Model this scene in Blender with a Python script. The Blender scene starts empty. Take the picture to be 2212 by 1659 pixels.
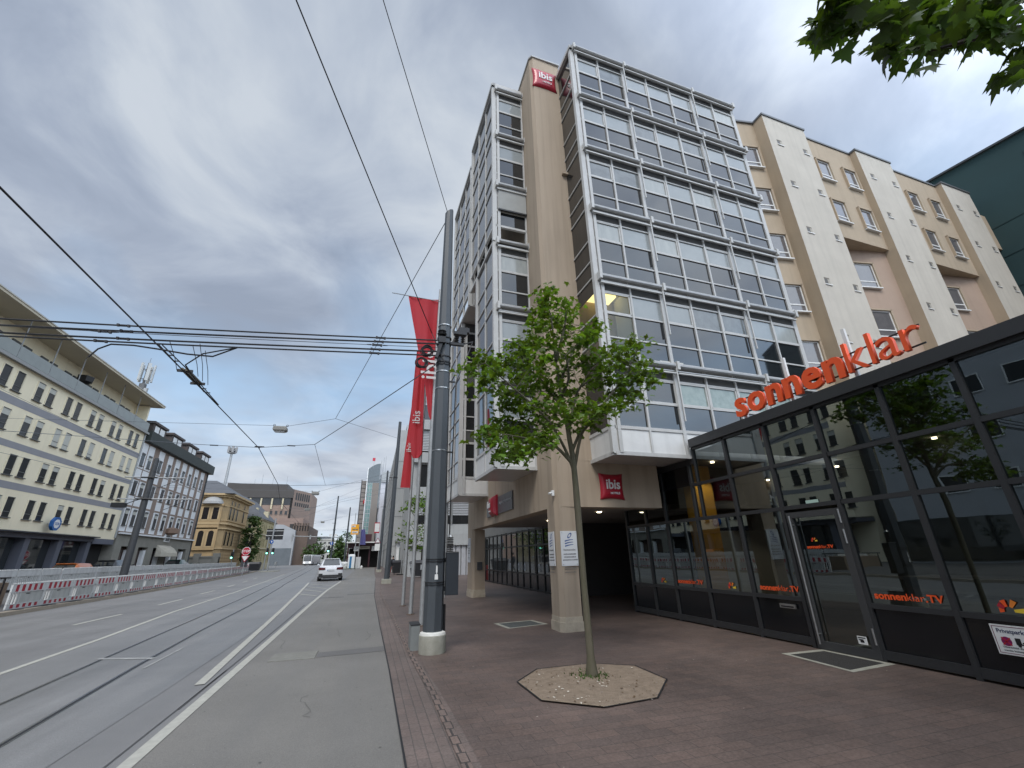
import bpy, bmesh, math, random
from mathutils import Vector, Matrix, Euler
random.seed(7)
PI = math.pi
SC = bpy.context.scene
COL = SC.collection

# ------------------------------------------------------------------ camera
cam_d = bpy.data.cameras.new('camera')
cam_d.sensor_width = 36.0
cam_d.lens = 934.0 / 2212.0 * 36.0
cam_d.clip_start = 0.05
cam_d.clip_end = 3000.0
cam = bpy.data.objects.new('camera', cam_d)
COL.objects.link(cam)
cam.matrix_world = Matrix(((0.956551, -0.087404, -0.278155, 0.0),
                           (-0.290729, -0.358118, -0.887259, 0.0),
                           (-0.022062, 0.929576, -0.367970, 1.6),
                           (0, 0, 0, 1)))
SC.camera = cam

# ------------------------------------------------------------------ sky, sun, exposure
SUN_DIR = Vector((-0.30, -0.55, 0.78)).normalized()
sun_el = math.asin(SUN_DIR.z)
sun_rot = math.atan2(SUN_DIR.x, SUN_DIR.y)
world = bpy.data.worlds.new('World')
SC.world = world
world.use_nodes = True
SKY_SEED = 23.2
def build_world():
    nt = world.node_tree; N = nt.nodes; L = nt.links; N.clear()
    out = N.new('ShaderNodeOutputWorld'); bg = N.new('ShaderNodeBackground')
    bg.inputs['Strength'].default_value = 0.1
    L.new(bg.outputs[0], out.inputs[0])
    sky = N.new('ShaderNodeTexSky'); sky.sky_type = 'NISHITA'; sky.sun_disc = False
    sky.sun_elevation = sun_el; sky.sun_rotation = sun_rot
    tc = N.new('ShaderNodeTexCoord'); sep = N.new('ShaderNodeSeparateXYZ')
    L.new(tc.outputs['Generated'], sep.inputs[0])
    def M(op, a, b=None, c=None):
        n = N.new('ShaderNodeMath'); n.operation = op
        for i, v in enumerate((a, b, c)):
            if v is None: continue
            if isinstance(v, (int, float)): n.inputs[i].default_value = v
            else: L.new(v, n.inputs[i])
        return n.outputs[0]
    zc = M('ADD', M('MAXIMUM', sep.outputs[2], 0.0), 0.16)
    u = M('DIVIDE', sep.outputs[0], zc); v = M('DIVIDE', sep.outputs[1], zc)
    comb = N.new('ShaderNodeCombineXYZ'); L.new(u, comb.inputs[0]); L.new(v, comb.inputs[1]); comb.inputs[2].default_value = SKY_SEED
    def noise(scale, detail, rough, dist):
        n = N.new('ShaderNodeTexNoise'); n.inputs['Scale'].default_value = scale
        n.inputs['Detail'].default_value = detail; n.inputs['Roughness'].default_value = rough
        n.inputs['Distortion'].default_value = dist; L.new(comb.outputs[0], n.inputs['Vector']); return n.outputs['Fac']
    n1 = noise(0.6, 5, 0.5, 0.45); n2 = noise(2.3, 6, 0.56, 0.5)
    mix = M('ADD', M('MULTIPLY', n1, 0.55), M('MULTIPLY', n2, 0.45))
    # brighter towards the thin cloud on the right and near the sun side
    bias = M('ADD', M('MULTIPLY', sep.outputs[0], 0.04), M('MULTIPLY', sep.outputs[1], 0.0))
    f = M('ADD', M('ADD', M('MULTIPLY', M('SUBTRACT', mix, 0.5), 1.95), 0.49), bias)
    rmp = N.new('ShaderNodeValToRGB'); cr = rmp.color_ramp
    cr.elements[0].position = 0.34; cr.elements[0].color = (1.95, 2.3, 2.95, 1)
    cr.elements[1].position = 0.66; cr.elements[1].color = (3.6, 3.95, 4.42, 1)
    e = cr.elements.new(0.45); e.color = (2.35, 2.72, 3.4, 1)
    e = cr.elements.new(0.56); e.color = (3.0, 3.38, 3.98, 1)
    e = cr.elements.new(0.85); e.color = (3.9, 4.2, 4.65, 1)
    L.new(f, rmp.inputs[0])
    # gaps of blue low over the street
    n3 = noise(0.9, 4, 0.5, 0.0)
    low = N.new('ShaderNodeMapRange'); low.inputs['From Min'].default_value = 0.68; low.inputs['From Max'].default_value = 0.2
    L.new(sep.outputs[2], low.inputs['Value'])
    gap = N.new('ShaderNodeMapRange'); gap.inputs['From Min'].default_value = 0.46; gap.inputs['From Max'].default_value = 0.63
    L.new(n3, gap.inputs['Value'])
    g = M('MULTIPLY', M('MULTIPLY', gap.outputs[0], low.outputs[0]), 0.8)
    blue = N.new('ShaderNodeMixRGB'); blue.blend_type = 'MIX'
    L.new(g, blue.inputs[0]); L.new(rmp.outputs[0], blue.inputs[1])
    sk = N.new('ShaderNodeMixRGB'); sk.blend_type = 'ADD'; sk.inputs[0].default_value = 1.0
    sk.inputs[1].default_value = (1.5, 2.9, 4.4, 1); L.new(sky.outputs[0], sk.inputs[2]); 
    scl = N.new('ShaderNodeMixRGB'); scl.blend_type = 'MULTIPLY'; scl.inputs[0].default_value = 1.0
    L.new(sky.outputs[0], scl.inputs[1]); scl.inputs[2].default_value = (0.5, 0.5, 0.5, 1); L.new(scl.outputs[0], sk.inputs[2])
    L.new(sk.outputs[0], blue.inputs[2])
    # white, bright band of cloud near the horizon, and an unseen brighter sky lobe added behind the viewer to light the walls
    hz = N.new('ShaderNodeMapRange'); hz.inputs['From Min'].default_value = 0.42; hz.inputs['From Max'].default_value = 0.02
    L.new(sep.outputs[2], hz.inputs['Value'])
    glow = N.new('ShaderNodeMixRGB'); glow.blend_type = 'MIX'
    L.new(M('MULTIPLY', M('MULTIPLY', hz.outputs[0], n2), 1.5), glow.inputs[0]); L.new(blue.outputs[0], glow.inputs[1])
    glow.inputs[2].default_value = (4.5, 4.85, 5.3, 1)
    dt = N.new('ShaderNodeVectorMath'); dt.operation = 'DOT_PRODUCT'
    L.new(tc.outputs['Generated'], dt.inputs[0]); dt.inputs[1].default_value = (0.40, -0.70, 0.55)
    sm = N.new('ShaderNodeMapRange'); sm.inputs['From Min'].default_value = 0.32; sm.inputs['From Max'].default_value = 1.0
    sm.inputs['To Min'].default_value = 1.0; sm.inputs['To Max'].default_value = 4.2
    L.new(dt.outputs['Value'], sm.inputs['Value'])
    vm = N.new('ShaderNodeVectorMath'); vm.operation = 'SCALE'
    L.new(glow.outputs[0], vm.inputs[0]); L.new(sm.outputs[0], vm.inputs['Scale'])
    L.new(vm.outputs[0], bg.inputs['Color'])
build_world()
sun_l = bpy.data.lights.new('sun', 'SUN'); sun_l.energy = 1.25; sun_l.angle = math.radians(24); sun_l.color = (1.0, 0.95, 0.88)
sun = bpy.data.objects.new('sun', sun_l); COL.objects.link(sun)
sun.rotation_euler = (-SUN_DIR).to_track_quat('-Z', 'Y').to_euler()
vs = SC.view_settings
vs.view_transform = 'Standard'; vs.look = 'None'; vs.exposure = 0.72; vs.gamma = 1.0
SC.cycles.use_denoising = True
SC.cycles.max_bounces = 8; SC.cycles.transparent_max_bounces = 12

# ------------------------------------------------------------------ materials
MATS = {}
def mat(name, col, rough=0.7, metal=0.0, var=0.0, vscale=2.0, bump=0.0, bscale=40.0, spec=0.5, col2=None,
        stretch=(1, 1, 1), emit=None, estr=1.0, transl=0.0, island=0.0, ior=None, streak=0.0, coat=0.0):
    """Principled material; var mixes towards col2 (or a darker tone) with noise, bump adds grain."""
    if name in MATS: return MATS[name]
    m = bpy.data.materials.new(name); m.use_nodes = True
    nt = m.node_tree; N = nt.nodes; L = nt.links
    p = N['Principled BSDF']
    p.inputs['Base Color'].default_value = (*col, 1); p.inputs['Roughness'].default_value = rough
    p.inputs['Metallic'].default_value = metal
    p.inputs['Specular IOR Level'].default_value = spec
    if ior: p.inputs['IOR'].default_value = ior
    if coat: p.inputs['Coat Weight'].default_value = coat; p.inputs['Coat Roughness'].default_value = 0.06
    if emit:
        p.inputs['Emission Color'].default_value = (*emit, 1); p.inputs['Emission Strength'].default_value = estr
    src = None
    if var > 0 or bump > 0 or streak > 0:
        tc = N.new('ShaderNodeTexCoord'); mp = N.new('ShaderNodeMapping'); mp.inputs['Scale'].default_value = stretch
        L.new(tc.outputs['Object'], mp.inputs[0])
    if var > 0:
        n = N.new('ShaderNodeTexNoise'); n.inputs['Scale'].default_value = vscale; n.inputs['Detail'].default_value = 8
        n.inputs['Roughness'].default_value = 0.65; L.new(mp.outputs[0], n.inputs['Vector'])
        r = N.new('ShaderNodeMapRange'); r.inputs['From Min'].default_value = 0.32; r.inputs['From Max'].default_value = 0.7
        r.inputs['To Max'].default_value = var; L.new(n.outputs['Fac'], r.inputs['Value'])
        mx = N.new('ShaderNodeMixRGB'); L.new(r.outputs[0], mx.inputs[0]); mx.inputs[1].default_value = (*col, 1)
        mx.inputs[2].default_value = (*(col2 or tuple(c * 0.45 for c in col)), 1); src = mx.outputs[0]
    if streak > 0:
        mp2 = N.new('ShaderNodeMapping'); mp2.inputs['Scale'].default_value = (3.0, 3.0, 0.18); L.new(tc.outputs['Object'], mp2.inputs[0])
        n = N.new('ShaderNodeTexNoise'); n.inputs['Scale'].default_value = 1.4; n.inputs['Detail'].default_value = 7
        L.new(mp2.outputs[0], n.inputs['Vector'])
        r = N.new('ShaderNodeMapRange'); r.inputs['From Min'].default_value = 0.48; r.inputs['From Max'].default_value = 0.75
        r.inputs['To Max'].default_value = streak; L.new(n.outputs['Fac'], r.inputs['Value'])
        mx = N.new('ShaderNodeMixRGB'); L.new(r.outputs[0], mx.inputs[0])
        if src: L.new(src, mx.inputs[1])
        else: mx.inputs[1].default_value = (*col, 1)
        mx.inputs[2].default_value = (*tuple(c * 0.5 for c in col), 1); src = mx.outputs[0]
    if island > 0:
        g = N.new('ShaderNodeNewGeometry'); hs = N.new('ShaderNodeHueSaturation')
        r = N.new('ShaderNodeMapRange'); r.inputs['To Min'].default_value = 1 - island; r.inputs['To Max'].default_value = 1 + island
        L.new(g.outputs['Random Per Island'], r.inputs['Value']); L.new(r.outputs[0], hs.inputs['Value'])
        r2 = N.new('ShaderNodeMapRange'); r2.inputs['To Min'].default_value = 0.485; r2.inputs['To Max'].default_value = 0.515
        L.new(g.outputs['Random Per Island'], r2.inputs['Value']); L.new(r2.outputs[0], hs.inputs['Hue'])
        if src: L.new(src, hs.inputs['Color'])
        else: hs.inputs['Color'].default_value = (*col, 1)
        src = hs.outputs[0]
    if src: L.new(src, p.inputs['Base Color'])
    if bump > 0:
        n = N.new('ShaderNodeTexNoise'); n.inputs['Scale'].default_value = bscale; n.inputs['Detail'].default_value = 5
        L.new(mp.outputs[0], n.inputs['Vector'])
        b = N.new('ShaderNodeBump'); b.inputs['Strength'].default_value = bump; b.inputs['Distance'].default_value = 0.02
        L.new(n.outputs['Fac'], b.inputs['Height']); L.new(b.outputs[0], p.inputs['Normal'])
    if transl > 0:
        t = N.new('ShaderNodeBsdfTranslucent'); ms = N.new('ShaderNodeMixShader'); ms.inputs[0].default_value = transl
        tint = N.new('ShaderNodeMixRGB'); tint.blend_type = 'MULTIPLY'; tint.inputs[0].default_value = 1.0
        tint.inputs[2].default_value = (2.1, 1.9, 0.9, 1)
        if src: L.new(src, tint.inputs[1])
        else: tint.inputs[1].default_value = (*col, 1)
        L.new(tint.outputs[0], t.inputs['Color'])
        L.new(p.outputs[0], ms.inputs[1]); L.new(t.outputs[0], ms.inputs[2])
        L.new(ms.outputs[0], N['Material Output'].inputs[0])
    MATS[name] = m
    return m

def see_through(name, tint, ior):
    """Tinted pane: Fresnel-weighted mirror over a coloured clear sheet."""
    if name in MATS: return MATS[name]
    m = bpy.data.materials.new(name); m.use_nodes = True
    nt = m.node_tree; N = nt.nodes; L = nt.links; N.remove(N['Principled BSDF'])
    fr = N.new('ShaderNodeFresnel'); fr.inputs['IOR'].default_value = ior
    t = N.new('ShaderNodeBsdfTransparent'); t.inputs[0].default_value = (*tint, 1)
    g = N.new('ShaderNodeBsdfGlossy'); g.inputs['Roughness'].default_value = 0.0; g.inputs['Color'].default_value = (0.82, 0.92, 0.93, 1)
    tc = N.new('ShaderNodeTexCoord'); n = N.new('ShaderNodeTexNoise'); n.inputs['Scale'].default_value = 0.7
    L.new(tc.outputs['Object'], n.inputs['Vector'])
    b = N.new('ShaderNodeBump'); b.inputs['Strength'].default_value = 0.03; b.inputs['Distance'].default_value = 0.1
    L.new(n.outputs['Fac'], b.inputs['Height']); L.new(b.outputs[0], g.inputs['Normal'])
    ms = N.new('ShaderNodeMixShader'); L.new(fr.outputs[0], ms.inputs[0]); L.new(t.outputs[0], ms.inputs[1]); L.new(g.outputs[0], ms.inputs[2])
    L.new(ms.outputs[0], N['Material Output'].inputs[0]); MATS[name] = m
    return m

def brick_mat(name, c1, c2, cm, bw, bh, mortar, rough=0.75, bump=0.35, rotz=0.0, var=0.4, plane='XY', bias=0.0, big=0.0):
    """Paver or masonry material with a Brick texture in metres and stains on top."""
    if name in MATS: return MATS[name]
    m = bpy.data.materials.new(name); m.use_nodes = True
    nt = m.node_tree; N = nt.nodes; L = nt.links; p = N['Principled BSDF']; p.inputs['Roughness'].default_value = rough
    tc = N.new('ShaderNodeTexCoord'); mp = N.new('ShaderNodeMapping'); mp.inputs['Rotation'].default_value = (0, 0, rotz)
    if plane == 'XY': L.new(tc.outputs['Object'], mp.inputs[0])
    else:
        sp = N.new('ShaderNodeSeparateXYZ'); cb = N.new('ShaderNodeCombineXYZ'); L.new(tc.outputs['Object'], sp.inputs[0])
        ad = N.new('ShaderNodeMath'); ad.operation = 'ADD'; L.new(sp.outputs[0], ad.inputs[0]); L.new(sp.outputs[1], ad.inputs[1])
        L.new(ad.outputs[0], cb.inputs[0]); L.new(sp.outputs[2], cb.inputs[1]); L.new(cb.outputs[0], mp.inputs[0])
    br = N.new('ShaderNodeTexBrick'); br.inputs['Scale'].default_value = 1.0
    br.inputs['Brick Width'].default_value = bw; br.inputs['Row Height'].default_value = bh
    br.inputs['Mortar Size'].default_value = mortar; br.inputs['Mortar Smooth'].default_value = 0.3; br.inputs['Bias'].default_value = bias
    br.inputs['Color1'].default_value = (*c1, 1); br.inputs['Color2'].default_value = (*c2, 1); br.inputs['Mortar'].default_value = (*cm, 1)
    L.new(mp.outputs[0], br.inputs['Vector'])
    n = N.new('ShaderNodeTexNoise'); n.inputs['Scale'].default_value = 0.6; n.inputs['Detail'].default_value = 9; n.inputs['Roughness'].default_value = 0.7
    L.new(tc.outputs['Object'], n.inputs['Vector'])
    r = N.new('ShaderNodeMapRange'); r.inputs['From Min'].default_value = 0.3; r.inputs['From Max'].default_value = 0.72
    r.inputs['To Min'].default_value = 1 - var; r.inputs['To Max'].default_value = 1 + var * 0.55; L.new(n.outputs['Fac'], r.inputs['Value'])
    hs = N.new('ShaderNodeHueSaturation'); L.new(br.outputs['Color'], hs.inputs['Color']); L.new(r.outputs[0], hs.inputs['Value'])
    n2 = N.new('ShaderNodeTexNoise'); n2.inputs['Scale'].default_value = 45; n2.inputs['Detail'].default_value = 4; L.new(tc.outputs['Object'], n2.inputs['Vector'])
    r3 = N.new('ShaderNodeMapRange'); r3.inputs['From Min'].default_value = 0.3; r3.inputs['From Max'].default_value = 0.7
    r3.inputs['To Min'].default_value = 0.8; r3.inputs['To Max'].default_value = 1.2; L.new(n2.outputs['Fac'], r3.inputs['Value'])
    h2 = N.new('ShaderNodeHueSaturation'); L.new(hs.outputs[0], h2.inputs['Color']); L.new(r3.outputs[0], h2.inputs['Value'])
    L.new(h2.outputs[0], p.inputs['Base Color'])
    b = N.new('ShaderNodeBump'); b.inputs['Strength'].default_value = bump; b.inputs['Distance'].default_value = 0.006; b.invert = True
    L.new(br.outputs['Fac'], b.inputs['Height'])
    b2 = N.new('ShaderNodeBump'); b2.inputs['Strength'].default_value = 0.25; b2.inputs['Distance'].default_value = 0.004
    L.new(n2.outputs['Fac'], b2.inputs['Height']); L.new(b.outputs[0], b2.inputs['Normal']); L.new(b2.outputs[0], p.inputs['Normal'])
    MATS[name] = m
    return m

def asphalt_mat(name, col, rough, streaky, rotz=0.0, light=None):
    """Asphalt: aggregate grain, patches, and wear drawn out along the driving direction."""
    m = bpy.data.materials.new(name); m.use_nodes = True
    nt = m.node_tree; N = nt.nodes; L = nt.links; p = N['Principled BSDF']
    tc = N.new('ShaderNodeTexCoord')
    mp = N.new('ShaderNodeMapping'); mp.inputs['Rotation'].default_value = (0, 0, rotz); mp.inputs['Scale'].default_value = (1.3, 0.05, 1)
    L.new(tc.outputs['Object'], mp.inputs[0])
    def noise(sc, det, vec):
        n = N.new('ShaderNodeTexNoise'); n.inputs['Scale'].default_value = sc; n.inputs['Detail'].default_value = det
        n.inputs['Roughness'].default_value = 0.65; L.new(vec, n.inputs['Vector']); return n.outputs['Fac']
    def rng(v, a, b, c, d):
        r = N.new('ShaderNodeMapRange'); r.inputs['From Min'].default_value = a; r.inputs['From Max'].default_value = b
        r.inputs['To Min'].default_value = c; r.inputs['To Max'].default_value = d; L.new(v, r.inputs['Value']); return r.outputs[0]
    grain = noise(140, 3, tc.outputs['Object']); patch = noise(0.45, 9, tc.outputs['Object']); streak = noise(1.0, 6, mp.outputs[0])
    def mul(a, b):
        q = N.new('ShaderNodeMath'); q.operation = 'MULTIPLY'; L.new(a, q.inputs[0]); L.new(b, q.inputs[1]); return q.outputs[0]
    v = mul(mul(rng(grain, 0.25, 0.75, 0.62, 1.38), rng(patch, 0.3, 0.7, 0.86, 1.12)), rng(streak, 0.3, 0.7, 1 - streaky, 1 + streaky * 0.7))
    hs = N.new('ShaderNodeHueSaturation'); hs.inputs['Color'].default_value = (*col, 1); L.new(v, hs.inputs['Value'])
    L.new(hs.outputs[0], p.inputs['Base Color'])
    L.new(rng(streak, 0.3, 0.7, rough - 0.1, rough + 0.14), p.inputs['Roughness'])
    b = N.new('ShaderNodeBump'); b.inputs['Strength'].default_value = 0.35; b.inputs['Distance'].default_value = 0.004
    L.new(grain, b.inputs['Height']); L.new(b.outputs[0], p.inputs['Normal'])
    MATS[name] = m
    return m

# ------------------------------------------------------------------ mesh helpers
class MB:
    def __init__(s): s.v = []; s.f = []; s.m = []
    def quad(s, a, b, c, d, mi=0): s.poly((a, b, c, d), mi)
    def poly(s, pts, mi=0):
        i = len(s.v); s.v += [tuple(p) for p in pts]; s.f.append(tuple(range(i, i + len(pts)))); s.m.append(mi)
    def box(s, x0, x1, y0, y1, z0, z1, mi=0):
        if x0 > x1: x0, x1 = x1, x0
        if y0 > y1: y0, y1 = y1, y0
        if z0 > z1: z0, z1 = z1, z0
        i = len(s.v)
        s.v += [(x0, y0, z0), (x1, y0, z0), (x1, y1, z0), (x0, y1, z0), (x0, y0, z1), (x1, y0, z1), (x1, y1, z1), (x0, y1, z1)]
        for q in ((0, 3, 2, 1), (4, 5, 6, 7), (0, 1, 5, 4), (1, 2, 6, 5), (2, 3, 7, 6), (3, 0, 4, 7)):
            s.f.append(tuple(i + k for k in q)); s.m.append(mi)
        return s
    def bar(s, p, q, w, h, mi=0, up=(0, 0, 1)):
        """box beam from p to q, w wide sideways, h along up"""
        p = Vector(p); q = Vector(q); d = (q - p).normalized(); u = Vector(up)
        if abs(d.dot(u)) > 0.98: u = Vector((0, 1, 0))
        sd = d.cross(u).normalized() * (w / 2); u2 = sd.cross(d).normalized() * (h / 2)
        i = len(s.v)
        for e in (p, q):
            for a, b in ((-1, -1), (1, -1), (1, 1), (-1, 1)): s.v.append(tuple(e + sd * a + u2 * b))
        for f in ((3, 2, 1, 0), (4, 5, 6, 7), (0, 1, 5, 4), (1, 2, 6, 5), (2, 3, 7, 6), (3, 0, 4, 7)):
            s.f.append(tuple(i + k for k in f)); s.m.append(mi)
        return s
    def prism(s, pts, z0, z1, mi=0, side=None):
        """vertical prism over a counter-clockwise plan outline"""
        n = len(pts); i = len(s.v)
        s.v += [(x, y, z0) for x, y in pts] + [(x, y, z1) for x, y in pts]
        s.f.append(tuple(i + k for k in reversed(range(n)))); s.m.append(mi)
        s.f.append(tuple(i + n + k for k in range(n))); s.m.append(mi)
        for k in range(n):
            j = (k + 1) % n; s.f.append((i + k, i + j, i + n + j, i + n + k)); s.m.append(mi if side is None else side[k])
        return s
    def tube(s, pts, r, n=8, mi=0, caps=True):
        pts = [Vector(p) for p in pts]; rs = r if isinstance(r, (list, tuple)) else [r] * len(pts)
        i0 = len(s.v); ref = Vector((0.3, 0.2, 1)).normalized()
        for k, p in enumerate(pts):
            d = (pts[min(k + 1, len(pts) - 1)] - pts[max(k - 1, 0)]).normalized()
            a = d.cross(ref)
            if a.length < 0.05: a = d.cross(Vector((1, 0, 0)))
            a.normalize(); b = d.cross(a)
            for j in range(n):
                t = 2 * PI * j / n; s.v.append(tuple(p + (a * math.cos(t) + b * math.sin(t)) * rs[k]))
        for k in range(len(pts) - 1):
            for j in range(n):
                q = (j + 1) % n; a = i0 + k * n
                s.f.append((a + j, a + n + j, a + n + q, a + q)); s.m.append(mi)
        if caps:
            s.f.append(tuple(i0 + j for j in range(n))); s.m.append(mi)
            e = i0 + (len(pts) - 1) * n; s.f.append(tuple(e + j for j in reversed(range(n)))); s.m.append(mi)
        return s
    def lathe(s, prof, cx=0, cy=0, n=20, mi=0):
        """prof: list of (r, z) from bottom to top"""
        return s.tube_rings([[(cx + r * math.cos(2 * PI * j / n), cy + r * math.sin(2 * PI * j / n), z) for j in range(n)] for r, z in prof], mi)
    def tube_rings(s, rings, mi=0, caps=True):
        i0 = len(s.v); n = len(rings[0])
        for r in rings: s.v += [tuple(p) for p in r]
        for k in range(len(rings) - 1):
            for j in range(n):
                q = (j + 1) % n; a = i0 + k * n
                s.f.append((a + j, a + q, a + n + q, a + n + j)); s.m.append(mi)
        if caps:
            s.f.append(tuple(i0 + j for j in reversed(range(n)))); s.m.append(mi)
            e = i0 + (len(rings) - 1) * n; s.f.append(tuple(e + j for j in range(n))); s.m.append(mi)
        return s
    def build(s, name, mats, parent=None, smooth=False, loc=None, rotz=0, bevel=0.0):
        me = bpy.data.meshes.new(name); me.from_pydata(s.v, [], s.f)
        for m in (mats if isinstance(mats, (list, tuple)) else [mats]): me.materials.append(m)
        me.polygons.foreach_set('material_index', s.m)
        if smooth: me.polygons.foreach_set('use_smooth', [True] * len(s.f))
        me.update()
        o = bpy.data.objects.new(name, me); COL.objects.link(o)
        if parent: o.parent = parent
        if loc: o.location = loc
        if rotz: o.rotation_euler.z = rotz
        if bevel:
            b = o.modifiers.new('bevel', 'BEVEL'); b.width = bevel; b.segments = 2; b.limit_method = 'ANGLE'
        if smooth: 
            me.polygons.foreach_set('use_smooth', [True] * len(me.polygons))
            try: me.set_sharp_from_angle(angle=math.radians(40))
            except Exception: pass
        return o

def tag(o, label, cat, group=None, kind=None):
    if label: o['label'] = label
    if cat: o['category'] = cat
    if group: o['group'] = group
    if kind: o['kind'] = kind
    return o
def thing(name, label, cat, loc=(0, 0, 0), rotz=0.0, group=None):
    o = bpy.data.objects.new(name, None); o.empty_display_size = 0.2; COL.objects.link(o)
    o.location = loc; o.rotation_euler = (0, 0, rotz)
    return tag(o, label, cat, group)
def struct(name, b, m, **k):
    o = b.build(name, m, **k); o['kind'] = 'structure'; return o
def kids(o): return [c for c in bpy.data.objects if c.parent == o]
def copy_tree(o, parent=None):
    c = o.copy(); COL.objects.link(c)
    if parent: c.parent = parent
    for ch in list(o.children): copy_tree(ch, c)
    return c
def text(name, s, m, parent, loc, rot, size, ext=0.004, bold=0.0, align='LEFT', sx=1.0, spacing=1.0, cat=None):
    cu = bpy.data.curves.new(name, 'FONT'); cu.body = s; cu.size = size; cu.extrude = ext; cu.offset = bold
    cu.align_x = align; cu.space_character = spacing; cu.resolution_u = 3
    t = bpy.data.objects.new('tmp_text', cu); COL.objects.link(t)
    dg = bpy.context.evaluated_depsgraph_get(); me = bpy.data.meshes.new_from_object(t.evaluated_get(dg))
    bpy.data.objects.remove(t); bpy.data.curves.remove(cu)
    me.materials.clear(); me.materials.append(m); me.name = name
    o = bpy.data.objects.new(name, me); COL.objects.link(o); o.location = loc; o.rotation_euler = rot; o.scale = (sx, 1, 1)
    if parent: o.parent = parent
    return o
FRONT = (PI / 2, 0, 0)            # reads when looking along +Y
WEST = (PI / 2, 0, -PI / 2)       # reads when looking along +X
EAST = (PI / 2, 0, PI / 2)        # reads when looking along -X

# shared materials
stucco = mat('beige_stucco', (0.395, 0.318, 0.238), 0.9, var=0.22, vscale=0.7, bump=0.25, bscale=90, streak=0.45, col2=(0.32, 0.255, 0.19))
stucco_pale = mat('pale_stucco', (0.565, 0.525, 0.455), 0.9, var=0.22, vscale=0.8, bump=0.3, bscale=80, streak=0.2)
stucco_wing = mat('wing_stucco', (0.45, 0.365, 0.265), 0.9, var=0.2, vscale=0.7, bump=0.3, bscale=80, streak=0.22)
stucco_pink = mat('rose_stucco', (0.42, 0.315, 0.245), 0.9, var=0.2, vscale=0.7, bump=0.3, bscale=80, streak=0.15)
alu = mat('white_aluminium', (0.50, 0.50, 0.485), 0.5, var=0.35, vscale=5, streak=0.3, col2=(0.36, 0.35, 0.325))
alu_soft = mat('white_panel', (0.68, 0.68, 0.66), 0.45, var=0.25, vscale=1.5, streak=0.22)
alu_grey = mat('grey_aluminium', (0.40, 0.40, 0.39), 0.4, metal=0.3, var=0.3, vscale=4, streak=0.2)
glass_far = mat('far_window_glass', (0.022, 0.024, 0.026), 0.10, ior=1.4, var=0.5, vscale=0.6, col2=(0.05, 0.05, 0.05))
glass_dark = mat('dark_window_glass', (0.016, 0.018, 0.020), 0.03, ior=1.66, bump=0.012, bscale=1.3)
glass_side = mat('sky_mirror_glass', (0.03, 0.033, 0.038), 0.03, ior=2.5, bump=0.012, bscale=1.3)
glass_mid = mat('blind_behind_glass', (0.29, 0.315, 0.32), 0.08, ior=1.5, var=0.5, vscale=1.6, col2=(0.19, 0.215, 0.22))
glass_mid_b = mat('half_drawn_blind_glass', (0.19, 0.21, 0.215), 0.06, ior=1.55, var=0.8, vscale=2.4, col2=(0.08, 0.09, 0.095))
glass_mid_c = mat('pale_curtain_glass', (0.36, 0.38, 0.365), 0.1, ior=1.5, var=0.6, vscale=3.0, col2=(0.22, 0.24, 0.24), stretch=(2.5, 1, 0.5))
glass_film = mat('crumpled_film_glass', (0.30, 0.36, 0.33), 0.16, var=0.75, vscale=4.5, bump=0.2, bscale=5, col2=(0.14, 0.19, 0.18))
glass_shop = mat('shop_glass', (0.022, 0.026, 0.027), 0.03, ior=1.9)
pav_glass = see_through('pavilion_glass', (0.34, 0.36, 0.36), 2.25)
clear_glass = see_through('clear_glass', (0.8, 0.82, 0.8), 1.5)
black_metal = mat('black_metal', (0.012, 0.012, 0.013), 0.45, var=0.3, vscale=6)
anthracite = mat('anthracite_frame', (0.030, 0.031, 0.033), 0.42, var=0.3, vscale=3, col2=(0.018, 0.018, 0.02))
pav_panel = mat('dark_panel', (0.008, 0.009, 0.011), 0.12, var=0.4, vscale=1.2, ior=1.5)
steel = mat('brushed_steel', (0.48, 0.48, 0.47), 0.32, metal=0.9, var=0.25, vscale=8)
galv = mat('galvanised_steel', (0.36, 0.37, 0.37), 0.5, metal=0.35, var=0.4, vscale=7, streak=0.3)
pole_paint = mat('slate_pole_paint', (0.052, 0.060, 0.068), 0.5, var=0.35, vscale=1.8, streak=0.35, col2=(0.078, 0.088, 0.095))
concrete = mat('weathered_concrete', (0.36, 0.35, 0.30), 0.9, var=0.6, vscale=4, bump=0.4, bscale=40, streak=0.3, col2=(0.20, 0.20, 0.15))
white_paint = mat('white_paint', (0.75, 0.75, 0.73), 0.5, var=0.2, vscale=6)
ring_paint = mat('white_collar', (0.72, 0.71, 0.66), 0.7, var=0.4, vscale=9)
red_sign = mat('red_sign_face', (0.42, 0.012, 0.03), 0.4, var=0.25, vscale=3, coat=0.2)
white_letter = mat('white_lettering', (0.78, 0.78, 0.76), 0.5)
orange = mat('orange_letter', (0.82, 0.095, 0.018), 0.45, var=0.15, vscale=5)
yellow = mat('yellow_decal', (0.75, 0.52, 0.04), 0.5)
amber = mat('amber_decal', (0.75, 0.22, 0.03), 0.5)
dark_void = mat('dark_interior', (0.012, 0.011, 0.010), 0.9)
black_rubber = mat('black_rubber', (0.02, 0.02, 0.02), 0.8, var=0.3, vscale=8)
wire_black = mat('wire_black', (0.014, 0.014, 0.016), 0.6)
wire_grey = mat('wire_grey', (0.09, 0.10, 0.115), 0.5)
lamp_spot = mat('lit_spot', (0.9, 0.8, 0.6), 0.5, emit=(1.0, 0.84, 0.58), estr=9.0)
lamp_panel = mat('lit_office_panel', (0.9, 0.8, 0.4), 0.5, emit=(1.0, 0.83, 0.36), estr=1.0)

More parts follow.
